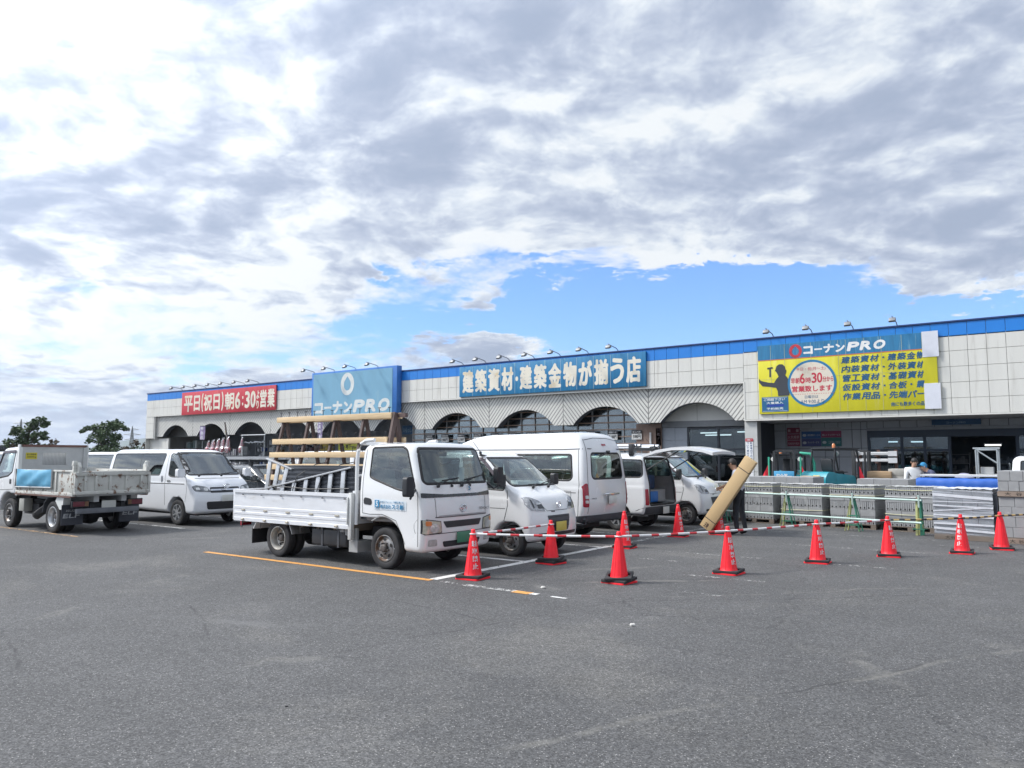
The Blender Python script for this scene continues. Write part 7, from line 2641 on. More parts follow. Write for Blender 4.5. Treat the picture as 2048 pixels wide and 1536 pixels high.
def strap(t, w, d, z, m, sag=0.0):
    s_ = MB()
    e = 0.006
    s_.tube([(-w / 2 - e, -e, z), (-w / 6, -e - 0.004, z - sag), (w / 6, -e - 0.004, z - sag * 0.7), (w / 2 + e, -e, z), (w / 2 + e, d + e, z), (-w / 2 - e, d + e, z), (-w / 2 - e, -e, z)], 0.007, 5)
    return s_.build('strap', m, t)


SG = 'strapped pallets of hollow concrete blocks behind the green barrier'
for i, (x, y, lab) in enumerate(((-7.20, 20.80, 'pallet of hollow concrete blocks beside the carried cardboard box'), (-5.92, 20.66, 'pallet of hollow concrete blocks behind the left green barrier stand'), (-4.66, 20.52, 'pallet of hollow concrete blocks behind the middle green barrier stand'), (-3.36, 20.36, 'pallet of hollow concrete blocks next to the plastic wrapped stack'), (-8.55, 20.95, 'pallet of hollow concrete blocks behind the white minivan nose'))):
    rg = random.Random(40 + i)
    t = thing('block_pallet', lab, 'block stack', (x, y, 0.0), R(-6 + rg.uniform(-1.2, 1.2)), SG)
    pallet(t, 1.08, 1.0)
    z = 0.12
    for k in range(5):
        if k % 2 == 0:
            grooved_tier(t, 1.06, 1.0, z, 0.187, 11, rg)
        else:
            plain_tier(t, 1.07, 0.98, z, 0.178, 3, rg)
        z += 0.187 if k % 2 == 0 else 0.178
    strap(t, 1.07, 1.0, z - 0.06, strapm, 0.012)
    strap(t, 1.07, 1.0, z - 0.23, strapw if i % 2 else strapm, 0.004)
    if i in (1, 3):
        strap(t, 1.07, 1.0, 0.40, strapm, 0.01)
    tp = MB()
    rg2 = random.Random(i)
    n = 12
    vs = []
    for a in range(n + 1):
        for b_ in range(n + 1):
            vs.append((-0.53 + 1.06 * a / n, 0.0 + 0.98 * b_ / n, z + 0.006 + rg2.uniform(0, 0.014)))
    tp.add(vs, [(a * (n + 1) + b_, (a + 1) * (n + 1) + b_, (a + 1) * (n + 1) + b_ + 1, a * (n + 1) + b_ + 1) for a in range(n) for b_ in range(n)])
    tp.build('top_sheet', mat('clear_sheet', (0.50, 0.51, 0.52), 0.25), t, smooth=0, fix=False)

# plastic-wrapped stack
rg = random.Random(77)
t = thing('wrapped_block_pallet', 'pallet of grey blocks wrapped in streaky clear plastic film', 'block stack', (-2.12, 19.02, 0), R(-4))
pallet(t, 1.12, 1.1)
z = 0.12
for k in range(5):
    plain_tier(t, 1.10, 1.08, z, 0.186, 4 if k % 2 else 3, rg)
    z += 0.186


def film_mat():
    m = bpy.data.materials.new('stretch_film')
    m.use_nodes = True
    q = NT(m.node_tree)
    ob = q.n('TexCoord').outputs['Object']
    x, y, z_ = q.xyz(ob)
    sl_ = q.m('ADD', z_, q.m('MULTIPLY', x, 0.06))
    n1 = q.noise(q.n('CombineXYZ', {0: q.m('MULTIPLY', x, 0.5), 1: q.m('MULTIPLY', y, 0.5), 2: q.m('MULTIPLY', sl_, 16.0)}).outputs[0], 1.0, 5, 0.65, 0.3)
    f = q.sstep(n1, 0.47, 0.66, 0.12, 0.85)
    p = q.n('BsdfPrincipled', {'Base Color': (0.60, 0.63, 0.68, 1), 'Roughness': 0.18, 'Coat Weight': 0.3})
    q.n('OutputMaterial', {0: q.n('MixShader', {0: f, 1: q.n('BsdfTransparent', {0: (0.9, 0.92, 0.95, 1)}), 2: p})})
    return m


film = film_mat()
fw = MB()
n = 26
vs = []
rg = random.Random(5)
loop = [(-0.565, -0.012), (0.565, -0.012), (0.565, 1.095), (-0.565, 1.095)]
rows_ = 20
for j in range(rows_ + 1):
    zz_ = 0.10 + (z - 0.08) * j / rows_
    for i, (lx, ly_) in enumerate(loop):
        vs.append((lx + rg.uniform(-0.004, 0.004), ly_ + rg.uniform(-0.004, 0.004), zz_))
fw.add(vs, [(j * 4 + i, j * 4 + (i + 1) % 4, (j + 1) * 4 + (i + 1) % 4, (j + 1) * 4 + i) for j in range(rows_) for i in range(4)])
fw.build('plastic_film', film, t, fix=False)
fb = MB()
for z0_, z1_, w_ in ((0.95, 0.88, 0.03), (0.72, 0.69, 0.016), (0.60, 0.70, 0.012), (0.52, 0.49, 0.018), (0.34, 0.33, 0.02), (0.24, 0.19, 0.022), (0.80, 0.80, 0.01)):
    fb.quad((-0.56, -0.02, z0_ - w_), (0.56, -0.02, z1_ - w_), (0.56, -0.022, z1_ + w_), (-0.56, -0.022, z0_ + w_))
fb.build('film_fold', mat('film_white', (0.66, 0.68, 0.72), 0.25, coat=0.4), t, fix=False)
ts = MB()
n = 14
vs = [(-0.55 + 1.10 * a / n, 0.0 + 1.08 * b_ / n, z + 0.012 + rg.uniform(0, 0.03)) for a in range(n + 1) for b_ in range(n + 1)]
ts.add(vs, [(a * (n + 1) + b_, (a + 1) * (n + 1) + b_, (a + 1) * (n + 1) + b_ + 1, a * (n + 1) + b_ + 1) for a in range(n) for b_ in range(n)])
ts.build('film_top', mat('film_white', (0, 0, 0)), t, smooth=0, fix=False)
L = MB()
text(L, '大谷積', -0.35, -0.05, 0.015, 0.085, -0.026, 0.02)
MB().box(-0.56, 0.56, -0.025, -0.0, 0.004, 0.10).build('pallet_front', palm, t)
L.build('pallet_lettering', mat('pallet_ink', (0.03, 0.025, 0.02), 0.8), t, smooth=0)

# tall stack at the right edge
rg = random.Random(78)
t = thing('tall_block_pallet', 'tall stack of grey blocks on two pallets at the right edge', 'block stack', (-0.90, 18.88, 0), R(-3))
pallet(t, 1.14, 1.1)
for k in range(4):
    plain_tier(t, 1.12, 1.08, 0.12 + k * 0.205, 0.205, 4 if k % 2 else 5, rg)
pallet(t, 1.14, 1.1, 0.942, 0.11)
for k in range(2):
    plain_tier(t, 1.12, 1.08, 1.055 + k * 0.205, 0.205, 5 if k % 2 else 6, rg)
for z0_ in (0.004, 0.95):
    MB().box(-0.57, 0.57, -0.026, -0.001, z0_, z0_ + 0.095).build('pallet_front', mat('pale_pallet_wood', (0.27, 0.21, 0.17), 0.85, var=0.2, vs=6, stretch=(0.4, 2, 2)), t)
L = MB()
for i, c_ in enumerate('大谷積'):
    text(L, c_, -0.44 + i * 0.19, -0.33 + i * 0.19, 0.965, 1.035, -0.0275, 0.02)
    text(L, c_, -0.40 + i * 0.15, -0.30 + i * 0.15, 0.015, 0.085, -0.0275, 0.02)
L.build('pallet_lettering', mat('pallet_ink', (0, 0, 0)), t, smooth=0)
dg_ = MB()
dg_.box(-0.60, -0.58, 0.05, 1.0, 0.13, 0.93)
dg_.build('gap_shade_sheet', mat('dark_sheet', (0, 0, 0)), t)  # added dark sheet, deepens the shade between the stacks
dg_ = box(-0.06, 0.06, 0, 0.9, 0.0, 0.98).build('gap_shade_filler', mat('dark_sheet', (0, 0, 0)), None, bevel=0.01)  # added dark slab that paints the shaded gap between two stacks
dg_.location = (-1.525, 19.05, 0.0)
tag(dg_, 'added dark filler standing in for shade in the gap between wrapped and tall stacks', 'board')

# stacks further back
for i, (x, y, w_, h, lab) in enumerate(((-7.35, 23.6, 1.95, 1.16, 'wide stack of pale grey blocks before the left forklift'), (-4.55, 23.6, 1.35, 1.14, 'stack of pale grey blocks right of the teal forklift'), (-3.2, 22.0, 1.1, 0.98, 'low stack of grey blocks under the people at the rear'))):
    rg = random.Random(90 + i)
    t = thing('block_pallet', lab, 'block stack', (x, y, 0), R(-3), 'rear stacks of grey blocks')
    pallet(t, w_, 1.0)
    n = 5
    for k in range(n):
        plain_tier(t, w_ - 0.02, 0.98, 0.12 + (h - 0.12) / n * k, (h - 0.12) / n, max(3, int(w_ / 0.39)), rg)
# blue tarp over a long load
t = thing('tarped_load', 'long load under a bright blue tarpaulin behind the wrapped stack', 'tarp', (-2.45, 22.6, 0))
box(-1.05, 1.6, 0.10, 1.0, 0, 1.17).build('load', blockd, t)
tp = MB()
nx, nz = 40, 16
rg = random.Random(4)
vs = []
for i in range(nx + 1):
    for j in range(nz + 1):
        x = -1.1 + 2.75 * i / nx
        u = j / nz
        fold = 0.010 * math.sin(9 * x + 4 * u) + 0.006 * math.sin(23 * x - 6 * u) + rg.uniform(-0.004, 0.004)
        if u < 0.6:
            vs.append((x, 0.02 + fold - 0.05 * (0.6 - u), 0.30 + 0.90 * u / 0.6 * 1.0))
        else:
            vs.append((x, 0.02 + (u - 0.6) / 0.4 * 1.0, 1.20 + fold * 0.5 + 0.01 * math.sin(PI * (u - 0.6) / 0.4)))
tp.add(vs, [(i * (nz + 1) + j, (i + 1) * (nz + 1) + j, (i + 1) * (nz + 1) + j + 1, i * (nz + 1) + j + 1) for i in range(nx) for j in range(nz)])
tp.build('tarpaulin', mat('bright_blue_tarp', (0.022, 0.105, 0.42), 0.42, var=0.12, vs=3), t, smooth=70, fix=False)
tb_ = MB()
tb_.box(-1.05, 1.6, 0.3, 1.3, 1.25, 1.29)
tb_.build('pale_cover_board', mat('pale_board', (0.55, 0.55, 0.52), 0.7), t)

# ================================================================ green barrier stands with pipes
gst = mat('green_paint', (0.04, 0.20, 0.13), 0.5, var=0.2, vs=8, col2=(0.30, 0.30, 0.16), c2s=5, c2lo=0.58, c2hi=0.72)
gyl = mat('yellowed_stand', (0.36, 0.38, 0.16), 0.55, var=0.2, vs=8)
ptm = mat('pale_green_pipe', (0.45, 0.57, 0.52), 0.4, 0.2, var=0.12, vs=4)


def rail_y(x):
    return 20.35 - 0.155 * (x + 7.4)


for x, lab in ((-6.12, 'left green A frame barrier stand holding the pale pipes'), (-4.50, 'middle green A frame barrier stand holding the pale pipes'), (-3.05, 'right green and yellow barrier stand at the end of the pale pipes'), (-7.9, 'green barrier stand hidden behind the minivan nose')):
    y = rail_y(x)
    t = thing('barrier_stand', lab, 'barrier', (x, y, 0), R(-9), 'green A frame barrier stands')
    for sy in (-1, 1):
        for sx in (-1, 1):
            lg = MB()
            if x > -3.5:
                lg.bar((sx * 0.04, sy * 0.07 + sx * 0.02, 0), (sx * 0.035, sy * 0.03, 0.76), 0.045, 0.03)
            else:
                lg.bar((sx * 0.17, sy * 0.10, 0), (sx * 0.035, sy * 0.03, 0.76), 0.034, 0.026)
            lg.build('leg', gyl if sx < 0 else gst, t)
    cr_ = MB()
    cr_.box(-0.06, 0.06, -0.05, 0.05, 0.755, 0.80)
    for sy in (-1, 1):
        cr_.bar((-0.13, sy * 0.088, 0.14), (0.13, sy * 0.088, 0.14), 0.02, 0.02)
        cr_.bar((-0.10, sy * 0.068, 0.36), (0.10, sy * 0.068, 0.36), 0.02, 0.02)
    cr_.build('brace', gst, t)
    cp_ = MB()
    cp_.tube([(0.03, -0.10, 0.62), (0.03, -0.10, 0.90)], 0.022, 8)
    cp_.build('upright_pipe', ptm, t)
    hk = MB()
    hk.lathe([(0.05, -0.04), (0.05, 0.04)], 12, 'X', (0.0, -0.03, 0.80))
    hk.build('clamp', mat('rusty_clamp', (0.14, 0.10, 0.08), 0.7, var=0.3), t)
for z, lab in ((0.80, 'upper pale green pipe lying along the barrier stands'), (0.31, 'lower pale green pipe lying along the barrier stands')):
    o = MB()
    o.tube([(-9.0, rail_y(-9.0) - 0.09 - 0.14 * (z < 0.5), z + 0.03), (-2.98, rail_y(-2.98) - 0.09 - 0.14 * (z < 0.5), z - 0.02)], 0.024, 10)
    o = o.build('barrier_pipe', ptm)
    tag(o, lab, 'pipe')

# ================================================================ forklifts
tealm = mat('teal_paint', (0.01, 0.24, 0.30), 0.4, var=0.08, coat=0.2)
grnm = mat('jade_green_paint', (0.05, 0.38, 0.25), 0.4, var=0.08)
flagm = mat('red_flag', (0.62, 0.012, 0.03), 0.6)
sbl = mat('sky_blue_plate', (0.06, 0.30, 0.52), 0.45)


def forklift(label, x, y, rz, bodym, guardm, roof):
    t = thing('forklift', label, 'forklift', (x, y, 0), rz)
    b_ = MB()
    b_.prism(rnd([(-1.0, 0.25), (0.75, 0.22), (0.85, 0.45), (0.80, 0.62), (0.2, 0.68), (0.1, 1.16), (-0.9, 1.26), (-1.12, 1.05), (-1.15, 0.5)], [0.05, 0.05, 0.08, 0.08, 0.1, 0.1, 0.2, 0.2, 0.1]), 'Y', -0.48, 0.48)
    b_.build('body', bodym, t, bevel=0.05, segs=3)
    c = MB()
    c.prism(rnd([(-1.22, 0.30), (-0.78, 0.30), (-0.78, 1.27), (-1.10, 1.30), (-1.25, 1.1)], 0.1), 'Y', -0.52, 0.52)
    c.build('counterweight', mat('counterweight_grey', (0.05, 0.055, 0.06), 0.5) if bodym is tealm and False else bodym, t, bevel=0.06, segs=3)
    g = MB()
    for sy in (-1, 1):
        g.tube([(0.55, sy * 0.46, 0.6), (0.42, sy * 0.44, 1.2), (0.25, sy * 0.44, roof)], 0.03, 8)
        g.tube([(-0.75, sy * 0.46, 1.0), (-0.80, sy * 0.46, 1.5), (-0.72, sy * 0.46, roof)], 0.03, 8)
        g.bar((0.28, sy * 0.45, roof), (-0.75, sy * 0.45, roof), 0.05, 0.05)
    for k in range(6):
        xx = -0.7 + k * 0.18
        g.bar((xx, -0.45, roof + 0.01), (xx, 0.45, roof + 0.01), 0.025, 0.03)
    g.box(-0.78, 0.32, -0.5, 0.5, roof + 0.03, roof + 0.06)
    g.build('overhead_guard', guardm, t)
    m_ = MB()
    for sy in (-1, 1):
        m_.box(0.92, 1.02, sy * 0.30 - 0.04, sy * 0.30 + 0.04, 0.08, 1.95)
        m_.box(0.88, 0.92, sy * 0.20 - 0.03, sy * 0.20 + 0.03, 0.1, 1.9)
    for z in (0.3, 1.0, 1.9):
        m_.box(0.93, 1.0, -0.28, 0.28, z, z + 0.08)
    m_.build('mast', mat('mast_dark', (0.03, 0.032, 0.035), 0.5), t)
    f_ = MB()
    for sy in (-1, 1):
        f_.prism([(1.05, 0.5), (1.09, 0.5), (1.09, 0.10), (2.0, 0.07), (2.0, 0.05), (1.05, 0.05)], 'Y', sy * 0.22 - 0.05, sy * 0.22 + 0.05)
    f_.build('fork', chass, t)
    s_ = MB()
    s_.box(-0.55, -0.1, -0.24, 0.24, 1.22, 1.32)
    s_.prism([(-0.6, 1.30), (-0.48, 1.30), (-0.55, 1.70), (-0.66, 1.70)], 'Y', -0.23, 0.23)
    s_.build('seat', plast, t, bevel=0.04)
    st = MB()
    st.tube([(0.3, 0, 0.7), (0.12, 0, 1.25)], 0.03, 8)
    st.lathe([(0.15, 0), (0.17, 0.015), (0.15, 0.03)], 20, 'Z', (0.1, 0, 1.25))
    st.build('steering_wheel', plast, t)
    for xx, r in ((0.55, 0.30), (-0.75, 0.24)):
        for sy in (-1, 1):
            wheel(t, xx, sy * 0.42, r, 0.18, sy, 'steel', mat('fork_rim', (0.45, 0.45, 0.4), 0.5))
    lp = MB()
    for sy in (-1, 1):
        lp.lathe([(0.0, -0.06), (0.06, -0.05), (0.075, 0.0), (0, 0.002)], 14, 'X', (0.36, sy * 0.42, roof - 0.12))
    lp.build('work_lamp', mat('lamp_white', (0.7, 0.7, 0.66), 0.3), t)
    bc = MB()
    bc.lathe([(0.05, roof + 0.06), (0.05, roof + 0.16), (0.03, roof + 0.19), (0, roof + 0.2)], 14, 'Z', (-0.6, -0.3, 0))
    bc.build('beacon', amber, t)
    return t


fk = forklift('teal counterbalance forklift with black roof behind the block pallets', -6.35, 26.6, R(62), tealm, plast, 1.98)
q = box(-0.16, 0.10, -0.5305, -0.5205, 0.35, 0.95)
pn = MB()
pn.box(-1.262, -1.252, -0.30, -0.05, 0.55, 1.18)
pn.build('yellow_panel', mat('fork_yellow', (0.6, 0.55, 0.25), 0.5), fk)
pn = MB()
pn.box(-1.262, -1.252, 0.02, 0.30, 0.50, 1.16)
pn.build('white_panel', mat('fork_white', (0.6, 0.62, 0.6), 0.5), fk)
fk2 = forklift('jade green forklift with blue front plate between two flag poles', -7.95, 26.4, R(-80), tealm, mat('guard_dark', (0.03, 0.03, 0.035), 0.5), 1.80)
bp = box(-0.32, 0.32, 0.0, 0.03, 0.98, 1.30).build('front_plate', sbl, None, bevel=0.01)
bp.parent = fk2
bp.rotation_euler = (0, 0, R(80))
bp.location = (1.14, 0.0, 0)
L = MB()
text(L, '安全第一', -0.24, 0.24, 1.06, 1.22, -0.004, 0.02)
L = L.build('plate_lettering', whitem, bp, smooth=0)
for x, y, lab, h in ((-8.45, 26.0, 'red flag on the pole left of the jade forklift', 1.75), (-7.42, 26.0, 'red flag on the pole right of the jade forklift', 1.75), (-5.72, 26.2, 'dark red flag hanging beside the teal forklift', 1.6)):
    t = thing('flag_pole', lab, 'flag', (x, y, 0), 0, 'red warning flags by the forklifts')
    pm = MB()
    pm.tube([(0, 0, 0), (0, 0, h)], 0.035, 8)
    pm.lathe([(0.14, 0), (0.14, 0.03), (0.05, 0.05), (0, 0.05)], 16)
    pm.build('pole', grnm if x < -6 else plast, t)
    f_ = MB()
    f_.add([(-0.02, -0.01, 1.52), (-0.02, -0.01, 1.12), (-0.12, -0.05, 1.06), (-0.24, -0.01, 1.08), (-0.12, -0.04, 1.3)] if x < -8 else [(0.02, -0.01, 1.50), (0.02, -0.01, 1.1), (0.1, -0.04, 0.98), (0.2, -0.01, 1.0), (0.12, -0.04, 1.25)], [(0, 1, 2, 4), (4, 2, 3)])
    f_.build('flag', flagm, t, fix=False)
rf = MB()
rf.tube([(0, 0, 0), (0, 0.02, 1.1), (0.0, 0.0, 1.55), (-0.1, 0, 1.85), (-0.45, 0, 1.88)], 0.045, 8)
rf = rf.build('green_pole', grnm)
rf.location = (-7.05, 26.2, 0)
tag(rf, 'bent jade green roll bar pole right of the jade forklift', 'pole')

# ---- other goods standing in the porch yard
bxm = mat('kraft_box', (0.42, 0.29, 0.16), 0.75, var=0.12, vs=4)
wdm = mat('raw_timber', (0.42, 0.29, 0.17), 0.75, var=0.2, vs=5, stretch=(0.4, 3, 6))
for x, y, w_, h, lab, m_ in ((-6.95, 25.3, 0.62, 1.16, 'bundle of brown cartons left of the teal forklift', bxm), (-5.25, 26.8, 0.7, 1.30, 'bundle of sawn timber right of the teal forklift', wdm), (-4.75, 27.0, 0.55, 1.38, 'wrapped grey bale beside the timber bundle', mat('bale_grey', (0.38, 0.37, 0.34), 0.7, var=0.2))):
    t = thing('goods_bundle', lab, 'goods', (x, y, 0))
    rg = random.Random(int(x * 100))
    n = 6
    for k in range(n):
        z0_ = h * k / n
        p = MB()
        p.box(-w_ / 2 + rg.uniform(0, 0.02), w_ / 2 - rg.uniform(0, 0.02), 0, 0.8, z0_ + 0.004, z0_ + h / n - 0.004)
        p.build('layer', m_, t, bevel=0.008)
rk2 = thing('pipe_rack', 'brown rack of pale plastic pipes against the porch wall', 'rack', (-6.25, 32.0, 0))
fr_ = MB()
for x in (-0.66, 0.0, 0.6):
    fr_.box(x - 0.05, x + 0.05, -0.05, 0.05, 0, 2.02)
    for z in (0.45, 1.1, 1.55, 1.8):
        fr_.box(x - 0.05, x + 0.05, -0.45, -0.05, z - 0.03, z)
fr_.build('frame', mat('rack_brown', (0.13, 0.07, 0.055), 0.6), rk2)
for z in (1.60, 1.655, 1.85, 1.905):
    for y in (-0.38, -0.30, -0.22, -0.14):
        p = MB()
        p.tube([(-0.72, y, z), (0.66, y, z)], 0.032, 8)
        p.build('pipe', mat('pale_pipe', (0.55, 0.56, 0.56), 0.4), rk2)
for z in (1.62, 1.87):
    box(0.42, 0.72, -0.52, -0.44, z - 0.09, z + 0.10).build('end_label', mat('label_grey', (0.55, 0.56, 0.57), 0.5), rk2)
p = MB()
p.box(-0.7, 0.7, -0.46, 0.3, 0.46, 1.06)
p.build('stored_board', mat('brown_board_stack', (0.12, 0.085, 0.075), 0.8, var=0.3, vs=4), rk2)
ct = thing('steel_trolley', 'tall galvanised trolley frame with diagonal brace in the porch', 'trolley', (-2.55, 30.0, 0))
f_ = MB()
for x in (-0.30, 0.30):
    for y in (-0.3, 0.3):
        f_.tube([(x, y, 0.12), (x, y, 2.0)], 0.028, 8)
for z in (0.3, 1.15, 1.98):
    for y in (-0.3, 0.3):
        f_.tube([(-0.3, y, z), (0.3, y, z)], 0.024, 8)
    for x in (-0.3, 0.3):
        f_.tube([(x, -0.3, z), (x, 0.3, z)], 0.024, 8)
f_.tube([(-0.26, -0.3, 1.96), (0.28, -0.3, 1.55)], 0.026, 8)
f_.tube([(-0.38, -0.3, 2.03), (0.38, -0.3, 2.03)], 0.026, 8)
f_.build('frame', mat('galvanised_tube', (0.42, 0.46, 0.48), 0.4, 0.5), ct)
d_ = MB()
d_.box(-0.3, 0.3, -0.3, 0.3, 0.31, 0.34)
d_.box(-0.3, 0.3, -0.3, 0.3, 1.17, 1.20)
d_.build('deck', mat('trolley_deck', (0.3, 0.31, 0.31), 0.5), ct)
for x in (-0.28, 0.28):
    for y in (-0.28, 0.28):
        w_ = MB()
        w_.lathe([(0.06, -0.02), (0.06, 0.02)], 14, 'Y', (x, y, 0.06))
        w_.build('castor', plast, ct)
bx_ = MB()
bx_.box(-0.2, 0.16, -0.2, 0.15, 1.202, 1.42)
bx_ = bx_.build('grey_carton', mat('carton_grey', (0.40, 0.41, 0.41), 0.7))
bx_.location = (-2.55, 30.0, 0)
tag(bx_, 'grey carton on the upper deck of the steel trolley', 'box')
dm_ = MB()
dm_.lathe([(0.30, 0), (0.31, 0.9), (0.30, 1.05), (0.22, 1.22), (0.10, 1.29), (0, 1.30)], 24)
dm_ = dm_.build('covered_drum', mat('cover_lilac', (0.25, 0.25, 0.33), 0.7, var=0.1))
dm_.location = (-2.75, 25.4, 0)
tag(dm_, 'drum under a rounded grey cover behind the blue tarpaulin', 'drum')

# ================================================================ people
skinm = mat('skin', (0.42, 0.25, 0.17), 0.55, var=0.05)
hairm = mat('black_hair', (0.012, 0.011, 0.011), 0.6)


def person(label, loc, rz, J, cloth, rad=None, hair=True, cap=None, face=(1, 0)):
    """J: joints in local metres (x is the way the person faces, y to the person's left); cloth(part) -> material"""
    t = thing('person', label, 'person', loc, rz)
    bones = [('pelvis', 'belly'), ('belly', 'chest'), ('chest', 'neck'), ('neck', 'chin'), ('chin', 'crown'),
             ('chest', 'shl'), ('shl', 'ell'), ('ell', 'wrl'), ('chest', 'shr'), ('shr', 'elr'), ('elr', 'wrr'),
             ('pelvis', 'hil'), ('hil', 'knl'), ('knl', 'anl'), ('anl', 'tol'), ('pelvis', 'hir'), ('hir', 'knr'), ('knr', 'anr'), ('anr', 'tor')]
    RR = {'pelvis': (0.155, 0.115), 'belly': (0.15, 0.105), 'chest': (0.17, 0.12), 'neck': (0.06, 0.06), 'chin': (0.075, 0.085), 'crown': (0.075, 0.085),
          'sh': (0.07, 0.07), 'el': (0.048, 0.048), 'wr': (0.032, 0.032), 'hi': (0.10, 0.10), 'kn': (0.068, 0.068), 'an': (0.05, 0.05), 'to': (0.045, 0.035)}
    # fingers: five short chains rooted in the palm
    P = dict(J)
    for s_ in 'lr':
        w_ = Vector(P['wr' + s_])
        d = (w_ - Vector(P['el' + s_])).normalized()
        curl = Vector(P.get('grip' + s_, (0, 0, -1))).normalized()
        side = d.cross(curl).normalized()
        pm = w_ + d * 0.05
        P['pm' + s_] = tuple(pm)
        bones.append(('wr' + s_, 'pm' + s_))
        for k in range(4):
            o = side * ((k - 1.5) * 0.021)
            ln = (0.038, 0.045, 0.042, 0.032)[k]
            a = pm + o + d * 0.04
            b1 = a + (d * 0.8 + curl * 0.5).normalized() * ln
            c1 = b1 + (d * 0.3 + curl).normalized() * ln * 0.8
            for nm, v in (('a', a), ('b', b1), ('c', c1)):
                P['f%s%d%s' % (s_, k, nm)] = tuple(v)
            bones += [('pm' + s_, 'f%s%da' % (s_, k)), ('f%s%da' % (s_, k), 'f%s%db' % (s_, k)), ('f%s%db' % (s_, k), 'f%s%dc' % (s_, k))]
        a = pm - side * 0.045 + curl * 0.01
        b1 = a + (d + curl - side * 0.3).normalized() * 0.04
        P['t%sa' % s_], P['t%sb' % s_] = tuple(a), tuple(b1)
        bones += [('pm' + s_, 't%sa' % s_), ('t%sa' % s_, 't%sb' % s_)]
    names = list(P)
    names = [n_ for n_ in names if not n_.startswith('grip')]
    names.sort(key=lambda n_: n_ != 'pelvis')
    ix = {n_: i for i, n_ in enumerate(names)}
    me = bpy.data.meshes.new('body')
    me.from_pydata([P[n_] for n_ in names], [(ix[a], ix[b_]) for a, b_ in bones], [])
    o = link(bpy.data.objects.new('body', me))
    o.modifiers.new('skin', 'SKIN').use_smooth_shade = True
    for n_, v in zip(names, me.skin_vertices[0].data):
        if n_ in RR:
            v.radius = RR[n_]
        elif n_[:2] in RR:
            v.radius = RR[n_[:2]]
        elif n_.startswith('pm'):
            v.radius = (0.034, 0.02)
        else:
            v.radius = (0.0095, 0.0095)
        v.use_root = n_ == 'pelvis'
    sb = o.modifiers.new('sub', 'SUBSURF')
    sb.levels = sb.render_levels = 2
    dg = bpy.context.evaluated_depsgraph_get()
    m2 = bpy.data.meshes.new_from_object(o.evaluated_get(dg))
    bpy.data.objects.remove(o)
    b_ = bpy.data.objects.new('body', m2)
    m2.materials.clear()
    order = ['skin', 'top', 'bottom', 'shoe']
    for k in order:
        m2.materials.append(cloth[k])
    zw, za = P['belly'][2] - 0.05, 0.09
    def d2(p, a, b__):
        a, b__ = Vector(a), Vector(b__)
        e = b__ - a
        f = max(0, min(1, (p - a).dot(e) / e.length_squared))
        return (p - a - e * f).length
    segs_ = [(a, b__) for a, b__ in bones]
    sl = cloth.get('sleeve', 0.9)
    for f in m2.polygons:
        c = f.center
        a, b__ = min(segs_, key=lambda q_: d2(c, P[q_[0]], P[q_[1]]))
        if 'chin' in (a, b__) or b__ == 'crown' or a[:2] == 'wr' or a[0] in 'tf' and a[:2] != 'to' or a[:2] == 'pm':
            k = 0
        elif b__[:2] == 'wr':
            e = Vector(P[b__]) - Vector(P[a])
            k = 1 if (c - Vector(P[a])).dot(e) / e.length_squared < sl else 0
        elif b__[:2] == 'to' or a[:2] == 'an':
            k = 3
        elif a[:2] in ('hi', 'kn') or b__[:2] == 'hi':
            k = 2
        elif a == 'pelvis' and b__ == 'belly':
            k = 1 if c.z > zw else 2
        else:
            k = 1
        f.material_index = k
        f.use_smooth = True
    link(b_, t)
    # face and hair
    ch, cr_ = Vector(P['chin']), Vector(P['crown'])
    mid = (ch + cr_) / 2
    fx, fy = face
    F = Vector((fx, fy, 0)).normalized()
    Sd = Vector((-F.y, F.x, 0))
    ft = MB()
    for sg in (-1, 1):
        e = mid + F * 0.083 + Sd * 0.032 * sg + Vector((0, 0, 0.0))
        ft.lathe([(0, -0.008), (0.009, -0.005), (0.011, 0), (0.009, 0.005), (0, 0.008)], 8, 'Z', tuple(e))
    ft.build('eyes', mat('eye_dark', (0.02, 0.015, 0.012), 0.2), b_)
    ns = MB()
    nb = mid + F * 0.088 + Vector((0, 0, -0.03))
    ns.add([tuple(nb + Vector((0, 0, 0.045))), tuple(nb + Sd * 0.014 - F * 0.012), tuple(nb - Sd * 0.014 - F * 0.012), tuple(nb + F * 0.018)], [(0, 1, 3), (0, 3, 2), (1, 2, 3)])
    for sg in (-1, 1):
        q_ = mid + Sd * 0.085 * sg
        ns.lathe([(0, -0.03), (0.014, -0.015), (0.016, 0.01), (0.008, 0.03), (0, 0.032)], 8, 'Z', tuple(q_))
    ns.build('nose_and_ears', skinm, b_)
    mo = MB()
    mp_ = mid + F * 0.085 + Vector((0, 0, -0.062))
    mo.bar(tuple(mp_ - Sd * 0.022), tuple(mp_ + Sd * 0.022), 0.012, 0.008)
    mo.build('mouth', mat('lip', (0.30, 0.12, 0.10), 0.5), b_)
    hr = MB()
    n = 18
    vs, fs = [], []
    for i in range(10):
        th_ = PI * 0.60 * i / 9
        for j in range(n):
            a = 2 * PI * j / n
            back = 1 if math.cos(a) < 0.2 else 0.78
            tt = th_ * back
            v = mid + Vector((0, 0, 0.02)) + F * (0.098 * math.sin(tt) * math.cos(a)) + Sd * (0.09 * math.sin(tt) * math.sin(a)) + Vector((0, 0, 0.115 * math.cos(tt)))
            vs.append(tuple(v))
    for i in range(9):
        for j in range(n):
            fs.append((i * n + j, (i + 1) * n + j, (i + 1) * n + (j + 1) % n, i * n + (j + 1) % n))
    hr.add(vs, fs)
    hr.build('hair' if cap is None else 'cap', cap or hairm, b_, smooth=60)
